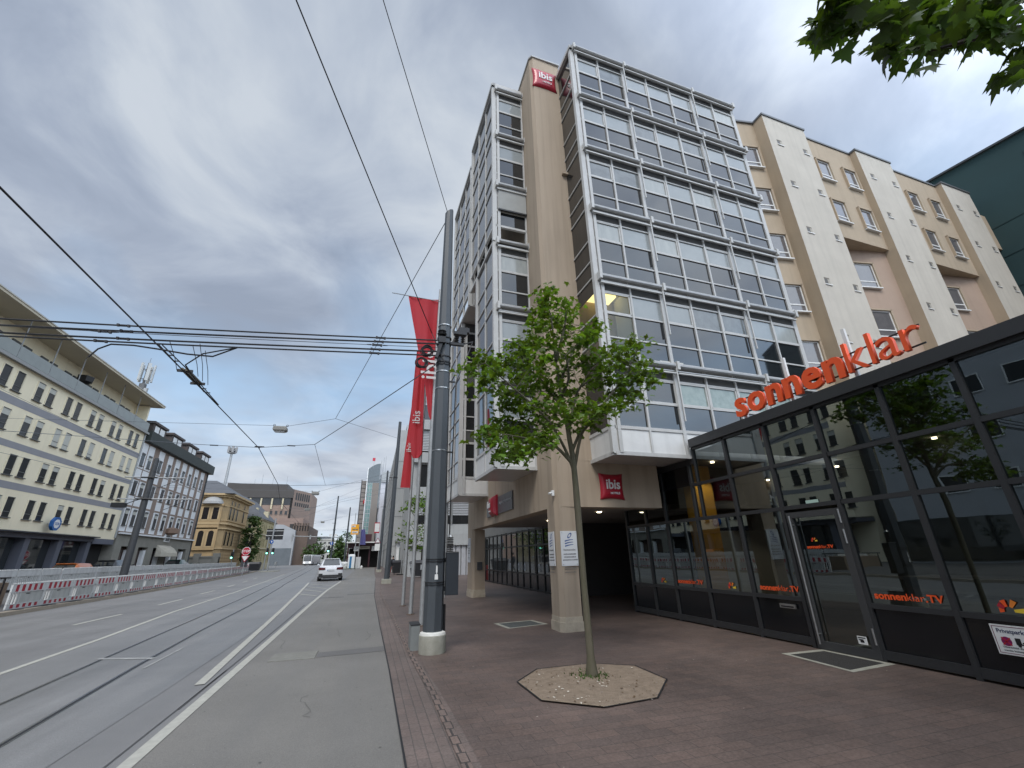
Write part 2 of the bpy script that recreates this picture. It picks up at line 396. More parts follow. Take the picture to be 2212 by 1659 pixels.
# ================================================================== ground
RZ = math.radians(4.4)            # the carriageway swings a little left of the hotel front
asp = asphalt_mat('road_asphalt', (0.175, 0.170, 0.166), 0.55, 0.22, RZ)
asp_tram = asphalt_mat('tram_lane_asphalt', (0.186, 0.182, 0.178), 0.46, 0.26, RZ)
asp_path = asphalt_mat('path_asphalt', (0.170, 0.160, 0.144), 0.62, 0.10)
asp_dark = asphalt_mat('patched_asphalt', (0.13, 0.125, 0.12), 0.7, 0.05)
paver = brick_mat('brown_pavers', (0.136, 0.097, 0.081), (0.112, 0.084, 0.073), (0.080, 0.062, 0.054), 0.32, 0.16, 0.005, 0.6, 0.32, 0.0, 0.42)
strip_mat = brick_mat('worn_strip_pavers', (0.158, 0.118, 0.102), (0.140, 0.110, 0.096), (0.095, 0.078, 0.069), 0.22, 0.105, 0.006, 0.7, 0.4, PI / 2, 0.45)
tan_gravel = mat('tan_bound_gravel', (0.28, 0.215, 0.155), 0.95, var=0.7, vscale=9, bump=1.0, bscale=70, col2=(0.155, 0.115, 0.08))
kerb_m = mat('kerb_stone', (0.30, 0.25, 0.19), 0.85, var=0.5, vscale=3, bump=0.3, bscale=30)
line_m = mat('road_paint', (0.44, 0.43, 0.375), 0.65, var=0.6, vscale=9, col2=(0.27, 0.26, 0.23))
line_worn = mat('worn_road_paint', (0.36, 0.36, 0.345), 0.65, var=0.95, vscale=3, col2=(0.19, 0.187, 0.183))
rail_m = mat('polished_rail', (0.30, 0.31, 0.33), 0.25, metal=0.9)
rail_dark = mat('rail_groove', (0.012, 0.012, 0.013), 0.7)

def sheet(name, pts, z, m, mi=None):
    b = MB(); b.poly([(x, y, z) for x, y in pts]); return struct(name, b, m)
def strip_line(b, pts, w, z, mi=0):
    """flat band of width w along pts"""
    L_, R_ = [], []
    for i, p in enumerate(pts):
        a = Vector(pts[max(i - 1, 0)]); c = Vector(pts[min(i + 1, len(pts) - 1)])
        d = (c - a).normalized(); n = Vector((-d.y, d.x)) * (w / 2)
        L_.append(Vector(p) + n); R_.append(Vector(p) - n)
    for i in range(len(pts) - 1):
        b.quad((*R_[i], z), (*R_[i + 1], z), (*L_[i + 1], z), (*L_[i], z), mi)
sheet('ground', [(-900, -300), (900, -300), (900, 1500), (-900, 1500)], -0.03, asp)
KERB = [(-11.3, -20), (-11.7, 8), (-12.02, 21.2), (-12.3, 29.4), (-13.0, 41.0), (-15.3, 67.5), (-17.6, 86)]
sheet('road', [(0.3, -60), (0.30, 120), (-2, 400), (-80, 400), (-60, 240), (-40, 150), (-30, 86)] + KERB[::-1][0:] + [(-11, -60)], 0.0, asp)
# tram lane between the white line and the cycle lane
TL = [(-5.12, -12), (-5.45, 8), (-5.56, 10.2), (-5.84, 13.8), (-6.5, 20), (-7.1, 29.7), (-8.6, 48), (-12.4, 92), (-18, 160)]
TR = [(-14.5, 160), (-8.9, 92), (-4.9, 48), (-3.9, 34), (-3.0, 22), (-2.6, 14), (-2.5, 8), (-2.4, -12)]
sheet('tram_lane', TL + TR, 0.004, asp_tram)
PATH_R = [(0.45, -12), (0.44, 4.5), (0.42, 8), (0.39, 13.6), (0.34, 23), (0.58, 42), (0.6, 60), (1.2, 113)]
SOL = [(-1.80, -12), (-1.83, 5.4), (-1.86, 8), (-1.92, 12), (-2.06, 20), (-2.15, 28.5), (-2.02, 39)]
sheet('cycle_path', SOL + [(-2.0, 70), (-3.5, 113)] + PATH_R[::-1], 0.004, asp_path)
STRIP_R = [(1.0, -12), (1.02, 5.2), (1.0, 6.7), (0.90, 8.8), (0.87, 12.2), (0.72, 22.6), (1.1, 42), (1.3, 60), (2.0, 113)]
sheet('gutter_strip', PATH_R + STRIP_R[::-1], 0.006, strip_mat)
sheet('pavement', STRIP_R + [(40, 113), (40, -12)], 0.008, paver)
b = MB(); strip_line(b, [(0.895, -12), (0.90, 5), (0.90, 6.5), (0.83, 9), (0.77, 14), (0.62, 24), (1.0, 42)], 0.085, 0.017); struct('gutter_edging', b, brick_mat('edging_setts', (0.19, 0.135, 0.11), (0.15, 0.115, 0.1), (0.05, 0.042, 0.038), 0.09, 0.2, 0.012, 0.75, 0.8))
b = MB(); strip_line(b, [(0.43, -12), (0.425, 8), (0.375, 13.6), (0.325, 23), (0.56, 42)], 0.018, 0.0135); struct('path_joint', b, rail_dark)
# joints and line markings
b = MB(); strip_line(b, SOL, 0.125, 0.010); struct('cycle_lane_line', b, line_m)
b = MB(); strip_line(b, [(-2.14, 8.17), (-2.75, 17.8), (-3.46, 27.9), (-4.25, 38.5)], 0.125, 0.010)
for a, c in (((-2.31, 24.64), (-3.22, 26.2)), ((-2.32, 27.51), (-3.46, 29.7)), ((-2.31, 30.2), (-3.66, 32.9)), ((-2.24, 33.4), (-3.85, 36.2))):
    strip_line(b, [a, c], 0.14, 0.0105)
struct('hatched_line', b, line_m)
b = MB(); strip_line(b, [(-5.12, -12), (-5.53, 10.2), (-5.81, 13.8), (-6.47, 19.9), (-7.06, 29.7), (-8.3, 45), (-10, 64)], 0.11, 0.010); struct('lane_line', b, line_m)
b = MB()
for a, c in (((-8.0, 8.0), (-8.0, 11)), ((-8.02, 17.2), (-8.03, 20.0)), ((-8.2, 23.3), (-8.36, 26.4)), ((-8.65, 29.8), (-8.85, 33)), ((-9.2, 37), (-9.5, 40)), ((-9.9, 44), (-10.2, 47)), ((-10.6, 51), (-10.9, 54))):
    strip_line(b, [a, c], 0.12, 0.006)
struct('lane_dashes', b, line_m)
b = MB(); strip_line(b, [(-4.62, 11.0), (-3.58, 10.6)], 0.13, 0.010); strip_line(b, [(-3.40, 9.7), (-3.46, 11.6)], 0.05, 0.0102)
strip_line(b, [(-5.6, 19.6), (-5.0, 19.9)], 0.12, 0.0102); struct('worn_marking', b, line_worn)
b = MB(); strip_line(b, [(-2.0, 7.0), (-2.04, 10), (-2.13, 15), (-2.25, 20)], 0.022, 0.0085); strip_line(b, [(-1.98, -10), (-2.0, 5), (-2.02, 9)], 0.014, 0.0085); struct('tar_seam', b, mat('tar_seam', (0.085, 0.082, 0.078), 0.6))
# grooved rails let into the lane: bright head, dark groove
RN = [(-2.55, -12), (-3.24, 6.36), (-3.42, 8.2), (-3.59, 10), (-3.91, 14), (-4.3, 20.8), (-5.41, 34.5), (-5.64, 36.5), (-9.65, 87.4), (-14.8, 150)]
RF = [(-3.6, -12), (-4.26, 8.1), (-4.5, 11.1), (-4.83, 15.6), (-5.45, 24), (-7.29, 44.6), (-11.5, 92.2), (-16.8, 150)]
for rp in (RN, RF):
    b = MB(); w_ = 0.032 if rp is RN else 0.020; strip_line(b, rp, w_, 0.0085, 0); strip_line(b, [(x - w_ * 0.5 - 0.02, y) for x, y in rp], 0.03, 0.0085, 1); strip_line(b, [(x + w_ * 0.5 + 0.008, y) for x, y in rp], 0.012, 0.0088, 1)
    struct('tram_rail', b, [rail_dark, rail_m])
# flat covers on the cycle path: dark trench patch and pale concrete slab
b = MB(); b.quad((-0.76, 9.45, 0.0075), (0.41, 9.55, 0.0075), (0.40, 10.05, 0.0075), (-0.76, 9.9, 0.0075)); struct('asphalt_patch', b, asp_dark)
b = MB(); b.quad((-0.91, 24.0, 0.0075), (0.33, 24.3, 0.0075), (0.33, 24.6, 0.0075), (-0.91, 24.9, 0.0075)); b.quad((-2.0, 22.9, 0.0075), (-1.0, 22.9, 0.0075), (-1.0, 23.3, 0.0075), (-2.0, 23.3, 0.0075)); struct('asphalt_patch', b, asp_dark)
slab = MB(); slab.box(-1.52, -0.78, 9.38, 10.06, 0.0, 0.014)
o = slab.build('cover_slab', mat('pale_slab', (0.215, 0.21, 0.185), 0.8, var=0.4, vscale=6, bump=0.3)); tag(o, 'pale rectangular cover slab let into the grey cycle path', 'cover slab')
# far kerb of the road and the raised side street behind it
b = MB()
for i in range(len(KERB) - 1):
    (xa, ya), (xb, yb) = KERB[i], KERB[i + 1]
    d = Vector((xb - xa, yb - ya)).normalized(); n = Vector((-d.y, d.x))
    q = lambda x, y, o_, z: (x + n.x * o_, y + n.y * o_, z)
    b.quad(q(xa, ya, 0, 0), q(xb, yb, 0, 0), q(xb, yb, 0.03, 0.13), q(xa, ya, 0.03, 0.13))
    b.quad(q(xa, ya, 0.03, 0.13), q(xb, yb, 0.03, 0.13), q(xb, yb, 0.33, 0.13), q(xa, ya, 0.33, 0.13))
struct('kerb', b, kerb_m)
b = MB()
T = [(x - 0.3, y) for x, y in KERB]; T2 = [(x - 3.2, y) for x, y in KERB]
for i in range(len(T) - 1):
    b.quad((*T[i], 0.125), (*T[i + 1], 0.125), (*T2[i + 1], 0.45), (*T2[i], 0.45))
    b.quad((*T2[i], 0.45), (*T2[i + 1], 0.45), (-60, T2[i + 1][1], 0.45), (-60, T2[i][1], 0.45))
struct('side_street', b, mat('side_street_asphalt', (0.115, 0.11, 0.105), 0.85, var=0.5, vscale=0.8, bump=0.3, bscale=60))

# tree pit: octagon of bound gravel with a steel edge, moss at the trunk
OCT = [(2.03, 6.56), (2.51, 7.11), (3.4, 7.14), (3.94, 6.74), (3.92, 5.92), (3.35, 5.29), (2.61, 5.21), (2.05, 5.69)][::-1]
b = MB(); b.poly([(x, y, 0.016) for x, y in OCT])
struct('tree_pit', b, tan_gravel)
b = MB(); strip_line(b, OCT + [OCT[0], OCT[1]], 0.022, 0.022); struct('tree_pit_edge', b, rail_dark)
rnd = random.Random(3)
b = MB()
for k in range(260):
    x, y = rnd.uniform(2.0, 3.95), rnd.uniform(5.2, 7.15)
    if abs(x - 2.98) + abs(y - 6.17) * 1.0 > 1.35: continue
    r = rnd.uniform(0.005, 0.019) * (1.4 if rnd.random() < 0.12 else 1); a = rnd.uniform(0, PI)
    pts = [(x + r * math.cos(a + t) * (1 if t % 2 < 1 else 0.7), y + r * math.sin(a + t), 0.019 + rnd.uniform(0, 0.01)) for t in (0, 1.3, 2.6, 3.9, 5.2)]
    b.poly(pts, 0 if rnd.random() < 0.55 else (1 if rnd.random() < 0.6 else 2))
o = b.build('pit_litter', [mat('dry_leaf', (0.12, 0.075, 0.04), 0.9), mat('pale_petal', (0.55, 0.5, 0.42), 0.9), mat('pebble', (0.25, 0.2, 0.16), 0.9)]); o['kind'] = 'stuff'; tag(o, 'dry leaves and petals scattered on the tan tree pit', 'leaf litter')
b = MB()
for k in range(170):
    a = rnd.uniform(0, 2 * PI); d = abs(rnd.gauss(0, 0.14)) + 0.05; x, y = 3.1 + d * math.cos(a), 6.47 + d * math.sin(a)
    h = rnd.uniform(0.015, 0.05); w = rnd.uniform(0.006, 0.014); t = rnd.uniform(0, PI)
    b.poly([(x - w * math.cos(t), y - w * math.sin(t), 0.016), (x + w * math.cos(t), y + w * math.sin(t), 0.016), (x + rnd.uniform(-.02, .02), y + rnd.uniform(-.02, .02), 0.016 + h)])
o = b.build('moss_tuft', mat('moss_green', (0.05, 0.085, 0.018), 0.9, island=0.4)); o['kind'] = 'stuff'; tag(o, 'low green moss and weeds round the foot of the trunk', 'moss')
# crumbs of litter on the pavers
b = MB()
for k in range(90):
    x, y = rnd.uniform(0.5, 7.2), rnd.uniform(3.2, 12)
    r = rnd.uniform(0.004, 0.013); a = rnd.uniform(0, 6)
    b.poly([(x + r * math.cos(a + t), y + r * 0.6 * math.sin(a + t), 0.016) for t in (0, 1.6, 3.1, 4.7)], 0 if rnd.random() < 0.5 else 1)
o = b.build('pavement_litter', [MATS['pale_petal'], MATS['dry_leaf']]); o['kind'] = 'stuff'; tag(o, 'tiny scraps of litter scattered over the brown pavers', 'litter')
# grating in front of the pillar and the entrance mat
def frame_plate(name, label, cat, pts, border, inner_m, border_m, z=0.012):
    t = thing(name, label, cat, (pts[0][0], pts[0][1], 0.0))
    c = Vector((sum(p[0] for p in pts) / 4, sum(p[1] for p in pts) / 4)); o0 = Vector(pts[0])
    ins = [Vector(p) + (c - Vector(p)).normalized() * border for p in pts]; out = [Vector(p) for p in pts]
    b = MB()
    for i in range(4):
        j = (i + 1) % 4
        b.quad((*(out[i] - o0), z), (*(out[j] - o0), z), (*(ins[j] - o0), z), (*(ins[i] - o0), z))
        b.quad((*(ins[i] - o0), z), (*(ins[j] - o0), z), (*(ins[j] - o0), z - 0.01), (*(ins[i] - o0), z - 0.01))
    b.build('border', border_m, t)
    b = MB(); b.poly([(*(p - o0), z - 0.002) for p in ins]); b.build('plate', inner_m, t)
    return t
slate = mat('slate_plate', (0.085, 0.092, 0.088), 0.7, var=0.35, vscale=4, bump=0.5, bscale=120)
frame_plate('cover_plate', 'dark rectangular cover plate with pale border beside the front pillar', 'cover plate', [(3.21, 10.99), (4.32, 11.25), (4.19, 12.1), (3.11, 11.95)], 0.13, slate, concrete)
frame_plate('door_mat', 'dark sunken door mat with stone border before the glass entrance', 'door mat', [(6.44, 5.29), (7.40, 5.38), (7.40, 6.54), (6.55, 6.56)], 0.13, mat('ribbed_mat', (0.035, 0.033, 0.031), 0.9, var=0.4, vscale=7, bump=0.7, bscale=90), concrete)

# gum spots, small stains and hairline cracks on the cycle path
b = MB()
for k in range(70):
    x, y = rnd.uniform(-1.75, 0.38), rnd.uniform(2.4, 16); r = rnd.uniform(0.005, 0.014)
    b.poly([(x + r * math.cos(a) * rnd.uniform(0.8, 1.2), y + r * math.sin(a), 0.0088) for a in (0, 1.05, 2.1, 3.14, 4.2, 5.2)], 0 if rnd.random() < 0.8 else 1)
for k in range(5):
    x, y = rnd.uniform(-1.6, 0.2), rnd.uniform(3, 14); pts = [(x, y)]
    for q in range(9): x += rnd.uniform(-0.09, 0.09); y += rnd.uniform(0.06, 0.2); pts.append((min(0.38, max(-1.7, x)), y))
    strip_line(b, pts, 0.007, 0.0086, 0)
o = b.build('path_stain', [mat('gum_dark', (0.11, 0.11, 0.10), 0.8), mat('gum_pale', (0.3, 0.3, 0.28), 0.8)]); o['kind'] = 'stuff'; tag(o, 'dark gum spots and hairline cracks on the grey cycle path', 'stains')

# ================================================================== hotel
SL = math.radians(2.02)                      # its front is two degrees off square to the street
FX, FY = 4.14, 9.95                          # street corner of the building
def fy(x): return FY + (x - FX) * math.tan(SL)
hotel = thing('hotel_building', 'beige corner hotel on pillars with stacked white framed glass bays', 'building', (FX, FY, 0))
def HP(b, name, m, **k): return b.build(name, m, hotel, **k)     # plan coordinates relative to the corner
# tower walls and bodies (local: corner = origin)
b = MB()
t2 = math.tan(SL); R_ = lambda x, o=0.0: x * t2 + o
b.prism([(0.09, -0.02 + R_(0.09)), (9.0, R_(9.0)), (9.0, 9.4), (0.42, 9.4), (0.42, 10.45), (0.0, 10.45), (0.0, 0.12)], 3.80, 18.55)
b.prism([(0.09, -0.02 + R_(0.09)), (1.16, R_(1.16)), (1.16, 4.0), (0.0, 4.0), (0.0, 0.12)], 18.55, 19.2)
b.prism([(0.09, -0.02 + R_(0.09)), (3.05, R_(3.05)), (3.05, 0.4 + R_(3.05)), (0.0, 0.4), (0.0, 0.12)], 2.66, 3.80)      # front beam
b.prism([(0.0, 0.4), (0.4, 0.4), (0.4, 10.45), (0.0, 10.45)], 2.66, 3.80)                                              # street beam
HP(b, 'wall', stucco)
b = MB(); b.prism([(0.05, -0.06), (1.19, -0.03), (1.19, 4.0), (-0.04, 4.0), (-0.04, 0.08)], 19.2, 19.27); b.box(1.25, 9.0, 0.8, 0.95, 18.55, 19.05); b.box(0.3, 1.1, 1.2, 1.3, 19.27, 19.5)
HP(b, 'roof_edge', alu_grey)
ceil_m = mat('porch_ceiling', (0.30, 0.27, 0.24), 0.8)
b = MB(); b.quad((0.4, 0.4, 2.80), (0.4, 10.4, 2.80), (12, 10.4, 2.80), (12, 0.4, 2.80)); HP(b, 'porch_ceiling', ceil_m)
for x, y in ((2.56, 2.65), (2.2, 6.0)):
    b = MB(); b.lathe([(0.07, 2.775), (0.07, 2.795)], x, y, 14); HP(b, 'ceiling_spot', lamp_spot)
def column(y0, y1, x1):
    b = MB(); b.prism([(0.09, y0 - 0.02), (x1, y0 + 0.02), (x1, y1), (0.0, y1), (0.0, y0 + 0.10)], 0.30, 2.66); c = HP(b, 'column', stucco)
    b = MB(); b.prism([(0.05, y0 - 0.05), (x1 + 0.015, y0 - 0.012), (x1 + 0.015, y1 + 0.02), (-0.03, y1 + 0.02), (-0.03, y0 + 0.07)], 0.0, 0.20); b.prism([(0.08, y0 - 0.034), (x1 + 0.006, y0 + 0.004), (x1 + 0.006, y1 + 0.01), (-0.012, y1 + 0.01), (-0.012, y0 + 0.09)], 0.20, 0.30)
    p = b.build('plinth', mat('plinth_stucco', (0.50, 0.43, 0.33), 0.9, var=0.5, vscale=5, bump=0.4, bscale=30), c); return c
column(0.0, 0.56, 0.50); column(9.46, 10.45, 0.55)
# walls of the dark drive-through beside the shop front
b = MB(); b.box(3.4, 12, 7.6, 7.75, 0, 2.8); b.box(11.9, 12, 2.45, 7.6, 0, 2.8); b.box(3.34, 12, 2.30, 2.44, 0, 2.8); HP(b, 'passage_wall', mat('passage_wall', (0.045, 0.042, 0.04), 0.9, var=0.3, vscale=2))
# ground-floor glazing along the porch
sf = MB(); y0, y1 = 7.75, 23.0
for k in range(16):
    y = y0 + k * 1.016
    if y > y1: break
    sf.box(3.34, 3.42, y - 0.035, y + 0.035, 0, 2.8)
for z in (0.06, 0.74, 2.02, 2.74): sf.box(3.35, 3.41, y0, y1, z - 0.035, z + 0.035)
s_o = HP(sf, 'storefront', black_metal)
for k in range(15):
    y = y0 + k * 1.016
    g = MB(); g.quad((3.38, y, 0.74), (3.38, y + 1.016, 0.74), (3.38, y + 1.016, 2.74), (3.38, y, 2.74)); g.build('pane', glass_shop, s_o)
    g = MB(); g.quad((3.38, y, 0.06), (3.38, y + 1.016, 0.06), (3.38, y + 1.016, 0.74), (3.38, y, 0.74)); g.build('lower_panel', pav_panel, s_o)
b = MB(); b.box(3.45, 9, 10.45, 23.0, 2.8, 4.2); b.box(3.45, 9, 22.9, 23.1, 0, 2.8); HP(b, 'annex_wall', mat('annex_grey', (0.22, 0.22, 0.21), 0.85, var=0.3, vscale=2))
b = MB(); b.box(2.95, 3.5, 22.0, 22.06, 0.05, 1.0); HP(b, 'red_panel', mat('deep_red_panel', (0.28, 0.008, 0.008), 0.5))
b = MB(); b.box(2.95, 3.5, 22.0, 22.06, 1.0, 2.7); HP(b, 'side_pane', glass_shop)
def ring_decal(y, z, r):
    b = MB(); n = 20
    for k in range(n):
        a, c = 2 * PI * k / n, 2 * PI * (k + 1) / n
        b.quad(*[(3.333, y + rr * math.cos(t) * 0.75, z + rr * math.sin(t)) for rr, t in ((r, a), (r, c), (r * 0.78, c), (r * 0.78, a))])
    b.build('window_ring', mat('frosted_decal', (0.42, 0.48, 0.55), 0.6), s_o)
for y in (9.4, 10.4, 12.5, 13.5, 15.0): ring_decal(y, 1.02, 0.17)
# ---- glazed bays
ROWS = [16.12, 13.69, 11.25, 8.80, 6.32]
FL = [18.57] + ROWS                          # top of each storey's glazing zone
vrng = random.Random(9)
def bay(label, loc, rot, W, D, zt, zb, front_cols, side_cols, side='L', lowest=True, panel=0.6, groups=None, side_dark=True, blind_floor=None, far_end=True, front_dark=False, lit=None, film_row=None, cornice=True):
    """white framed glass box: front face y=0, x 0..W; side face x=0, y 0..D; returns the bay part"""
    fr = MB(); th = 0.05
    xs = [W * k / front_cols for k in range(front_cols + 1)]
    ys = [D * k / side_cols for k in range(side_cols + 1)]
    zsill = zb + panel
    # corner posts
    for x, y in ((0, 0), (W, 0)) + (((0, D),) if far_end else ()):
        fr.box(x - 0.075, x + 0.075, y - 0.045, y + 0.075, zb - 0.03, zt)
    fr.box(0.10, 0.19, -0.075, 0.01, zb - 0.03, zt - 0.2)
    for x in xs[1:-1]:
        gw = 0.055 if not groups or xs.index(x) not in groups else 0.10
        fr.box(x - gw / 2, x + gw / 2, -0.05, 0.05, zb - 0.06, zt - 0.1)
        if groups and xs.index(x) in groups:
            for B in [f for f in FL if f > zb + 1]: fr.box(x - 0.018, x + 0.018, -0.17, -0.13, max(B - 1.65, zsill), B - 0.12)
    for y in ys[1:]:
        if y == D and not far_end: continue
        fr.box(-0.04, 0.05, y - 0.022, y + 0.022, zb - 0.02, zt - 0.05)
    storeys = []
    for i, B in enumerate(FL):
        if B > zt + 0.3 or B < zb + 0.6: continue
        nb = FL[i + 1] if i + 1 < len(FL) else zb
        last = nb < zsill + 0.3
        rows = [B - 0.52, B - 1.2, B - 1.92] if not last else [B - 0.52, B - 1.2]
        bot = nb if not last else zsill
        storeys.append((i, B, rows, bot, last))
        for z in rows + [B - 0.02]:
            fr.box(0.03, W - 0.03, -0.032, 0.04, z - 0.022, z + 0.022)
        for z in rows[1:] + [B - 0.02]:
            fr.box(-0.032, 0.04, 0.03, D - 0.02, z - 0.02, z + 0.02)
        if last:
            fr.box(0.03, W, -0.045, 0.04, zsill - 0.04, zsill + 0.04); fr.box(-0.045, 0.04, 0.0, D, zsill - 0.04, zsill + 0.04)
    if cornice: fr.box(-0.08, W + 0.08, -0.10, 0.05, zt - 0.04, zt + 0.10); fr.box(-0.10, 0.05, -0.10, D, zt - 0.04, zt + 0.10)     # cornice
    fr.box(-0.05, W, -0.05, D, zb - 0.05, zb - 0.02); fr.box(0, W, -0.06, 0.02, zb - 0.09, zb); fr.box(-0.06, 0.02, 0, D, zb - 0.09, zb)
    t = fr.build('glazed_bay', alu, hotel, loc=(loc[0] - FX, loc[1] - FY, 0), rotz=rot)
    t['label'] = label
    sk = MB(); sk.quad((0.0, 0.0, zb - 0.06), (0.0, D, zb - 0.06), (W, D, zb - 0.06), (W, 0, zb - 0.06)); sk.build('soffit', mat('bay_soffit', (0.50, 0.47, 0.44), 0.35, var=0.3, vscale=1.5), t)
    rf = MB(); rf.quad((0, 0, zt + 0.05), (W, 0, zt + 0.05), (W, D, zt + 0.05), (0, D, zt + 0.05)); rf.build('bay_roof', alu_grey, t)
    if lowest:
        pn = MB(); pn.box(0.06, W - 0.06, -0.02, 0.0, zb, zsill - 0.04); pn.box(-0.02, 0.0, 0.06, D - 0.03, zb, zsill - 0.04); pn.build('base_panel', alu_soft, t)
    # panes: one mesh per window, shared along a row
    proto = {}
    def win(kind, B, rows, bot, w, key, mats_):
        if key in proto: 
            o = proto[key].copy(); COL.objects.link(o); return o
        g = MB(); zs = [rows[0] - 0.022 + 0.0] + rows[1:] + [bot]
        edges = [rows[0]] + rows[1:] + [bot]
        for r in range(len(edges) - 1):
            g.quad((0.02, 0, edges[r + 1]), (w - 0.02, 0, edges[r + 1]), (w - 0.02, 0, edges[r]), (0.02, 0, edges[r]), min(r, 1) if mats_ is not None else 1)
        g.quad((0.02, 0, rows[0]), (w - 0.02, 0, rows[0]), (w - 0.02, 0, B), (0.02, 0, B), 2)
        # opening sash round the upper light
        if kind == 'f':
            for q in ((0.03, 0.075), (w - 0.075, w - 0.03)): g.box(q[0], q[1], -0.028, 0.0, rows[1] + 0.02, rows[0] - 0.02, 3)
            g.box(0.03, w - 0.03, -0.028, 0.0, rows[1] + 0.02, rows[1] + 0.06, 3); g.box(0.03, w - 0.03, -0.028, 0.0, rows[0] - 0.06, rows[0] - 0.02, 3)
        o = g.build('window', mats_, None); proto[key] = o; return o
    slot = mat('blind_slot', (0.06, 0.06, 0.058), 0.7)
    wf = W / front_cols; ws = D / side_cols
    for (i, B, rows, bot, last) in storeys:
        for c in range(front_cols):
            ml = [glass_mid, glass_dark, slot, alu]
            vr = vrng.choice((0, 0, 0, 0, 1, 2)); ml[0] = (glass_mid, glass_mid_b, glass_mid_c)[vr]; key = ('f', i, c % 2, last, vr)
            if front_dark: ml[0] = glass_dark; key = ('fd', i)
            if film_row == i and c >= 2: ml = [glass_film, glass_dark, slot, alu]; key = ('film', i)
            if film_row == i and c < 2: ml = [glass_dark, glass_dark, slot, alu]; key = ('nofilm', i)
            if lit == (i, c): ml = [clear_glass, clear_glass, slot, alu]; key = ('lit', i)
            o = win('f' if (c % 2 == 0) else 'p', B, rows, bot, wf, key, ml)
            o.parent = t; o.location = (c * wf, 0.0 if c % 2 else -0.001, 0)
        for c in range(side_cols):
            gs_ = glass_dark if front_cols == 7 else glass_side; ml = [gs_, gs_, gs_, alu]; key = ('s', i, last)
            if lit and lit[0] == i: ml = [clear_glass, clear_glass, glass_dark, alu]; key = ('slit', i)
            o = win('s', B, rows, bot, ws, key, ml)
            o.parent = t; o.rotation_euler.z = -PI / 2; o.location = (0, (c + 1) * ws, 0)
        # roller blind cassette over the front glazing
        if not front_dark and B < 18.5 + 0.2:
            gs = [0] + (groups or []) + [front_cols]
            r = MB()
            zc = B - 0.10
            for k in range(len(gs) - 1):
                xa, xb = xs[gs[k]] + 0.06, xs[gs[k + 1]] - 0.02
                r.tube([(xa, -0.13, zc), (xb, -0.13, zc)], 0.070, 10); r.box(xa - 0.05, xa + 0.03, -0.21, -0.03, zc - 0.13, zc + 0.11, 1)
                r.box(xa, xb, -0.115, -0.02, zc - 0.16, zc - 0.13); r.box(xa, xb, -0.16, -0.10, zc - 0.24, zc - 0.20, 1)
            r.box(W - 0.05, W + 0.05, -0.21, -0.03, zc - 0.13, zc + 0.11, 1)
            r.build('awning_box', [alu_grey, alu], t)
            if blind_floor == i:
                bl = MB(); bl.box(0.12, W - 0.05, -0.115, -0.10, B - 1.16, B - 0.2); bl.box(0.10, W - 0.03, -0.13, -0.09, B - 1.22, B - 1.16, 1); bl.build('lowered_blind', [mat('grey_blind', (0.33, 0.335, 0.32), 0.85, var=0.25, vscale=2), black_metal], t)
    return t
SQ = SL
bay_A = bay('broad seven column glass bay facing the viewer', (5.29, 8.89), SQ, 7.25, 1.14, 18.46, 3.82, 7, 1, groups=[2, 5], lit=(4, 0), film_row=5)
bay_B = bay('narrow glass bay over the hotel sign, two columns deep', (3.0, 11.09), SQ, 1.17, 2.12, 11.15, 3.82, 1, 2, far_end=True, cornice=False)
bay('upper storeys of the narrow bay, three columns deep', (3.0, 11.09), SQ, 1.17, 3.12, 18.68, 11.25, 1, 3, lowest=False, blind_floor=2)
bay('rearmost lower bay with dark side glass', (3.02, 16.62), SQ, 1.14, 2.4, 11.15, 3.82, 1, 2, front_dark=True, cornice=False)
bay('rearmost upper bay stepping towards the viewer', (3.02, 15.16), SQ, 1.14, 3.5, 18.72, 11.25, 1, 3, front_dark=True, lowest=False)
# room behind the lit window: floor, ceiling with a lit panel, back wall
rm = MB(); rm.box(1.2, 3.6, -1.0, 0.0, 8.72, 8.78); rm.box(1.2, 3.6, -1.0, 0.0, 6.33, 6.39); rm.box(2.3, 2.36, -0.98, 0.0, 6.39, 8.72)
HP(rm, 'lit_room', mat('office_wall', (0.55, 0.54, 0.5), 0.8))
b = MB(); b.box(1.28, 2.08, -0.50, -0.05, 8.56, 8.715); HP(b, 'ceiling_panel', lamp_panel)
# drainpipe on the street bays
b = MB(); b.tube([(-1.17, 9.2, 0.1), (-1.17, 9.2, 10.5)], 0.04, 8)
for z in (2.2, 3.4, 5.0, 6.6, 8.2): b.box(-1.25, -1.1, 9.15, 9.25, z - 0.03, z + 0.03)
HP(b, 'drainpipe', galv)
b = MB(); b.box(-0.06, 0.0, 0.03, 0.1, 2.92, 3.05); b.tube([(-0.06, 0.06, 2.99), (-0.14, 0.04, 2.97)], 0.025, 8); HP(b, 'door_camera', white_paint)
b = MB(); b.box(0.2, 0.42, 9.39, 9.45, 1.05, 1.36); b.box(0.22, 0.40, 9.375, 9.39, 1.28, 1.34, 0); HP(b, 'letter_box', mat('letter_box_grey', (0.06, 0.06, 0.062), 0.5))
b = MB(); b.box(0.92, 1.14, -0.10, 0.0, 13.5, 13.58); HP(b, 'overflow_spout', stucco)

# round print on the lowest glazing
for u in (0.47, 0.65):
    b = MB(); n = 18
    for k in range(n):
        a, c = PI * (k / n * 1.25 - 0.1), PI * ((k + 1) / n * 1.25 - 0.1); P = lambda r, t: (u + r * math.cos(t), -0.004, 4.96 + r * math.sin(t))
        b.quad(P(0.10, a), P(0.10, c), P(0.085, c), P(0.085, a))
    b.build('window_arc', white_letter, bay_A); b = MB(); b.box(u - 0.05, u + 0.05, -0.005, -0.003, 4.925, 4.945); b.build('window_print', white_letter, bay_A)
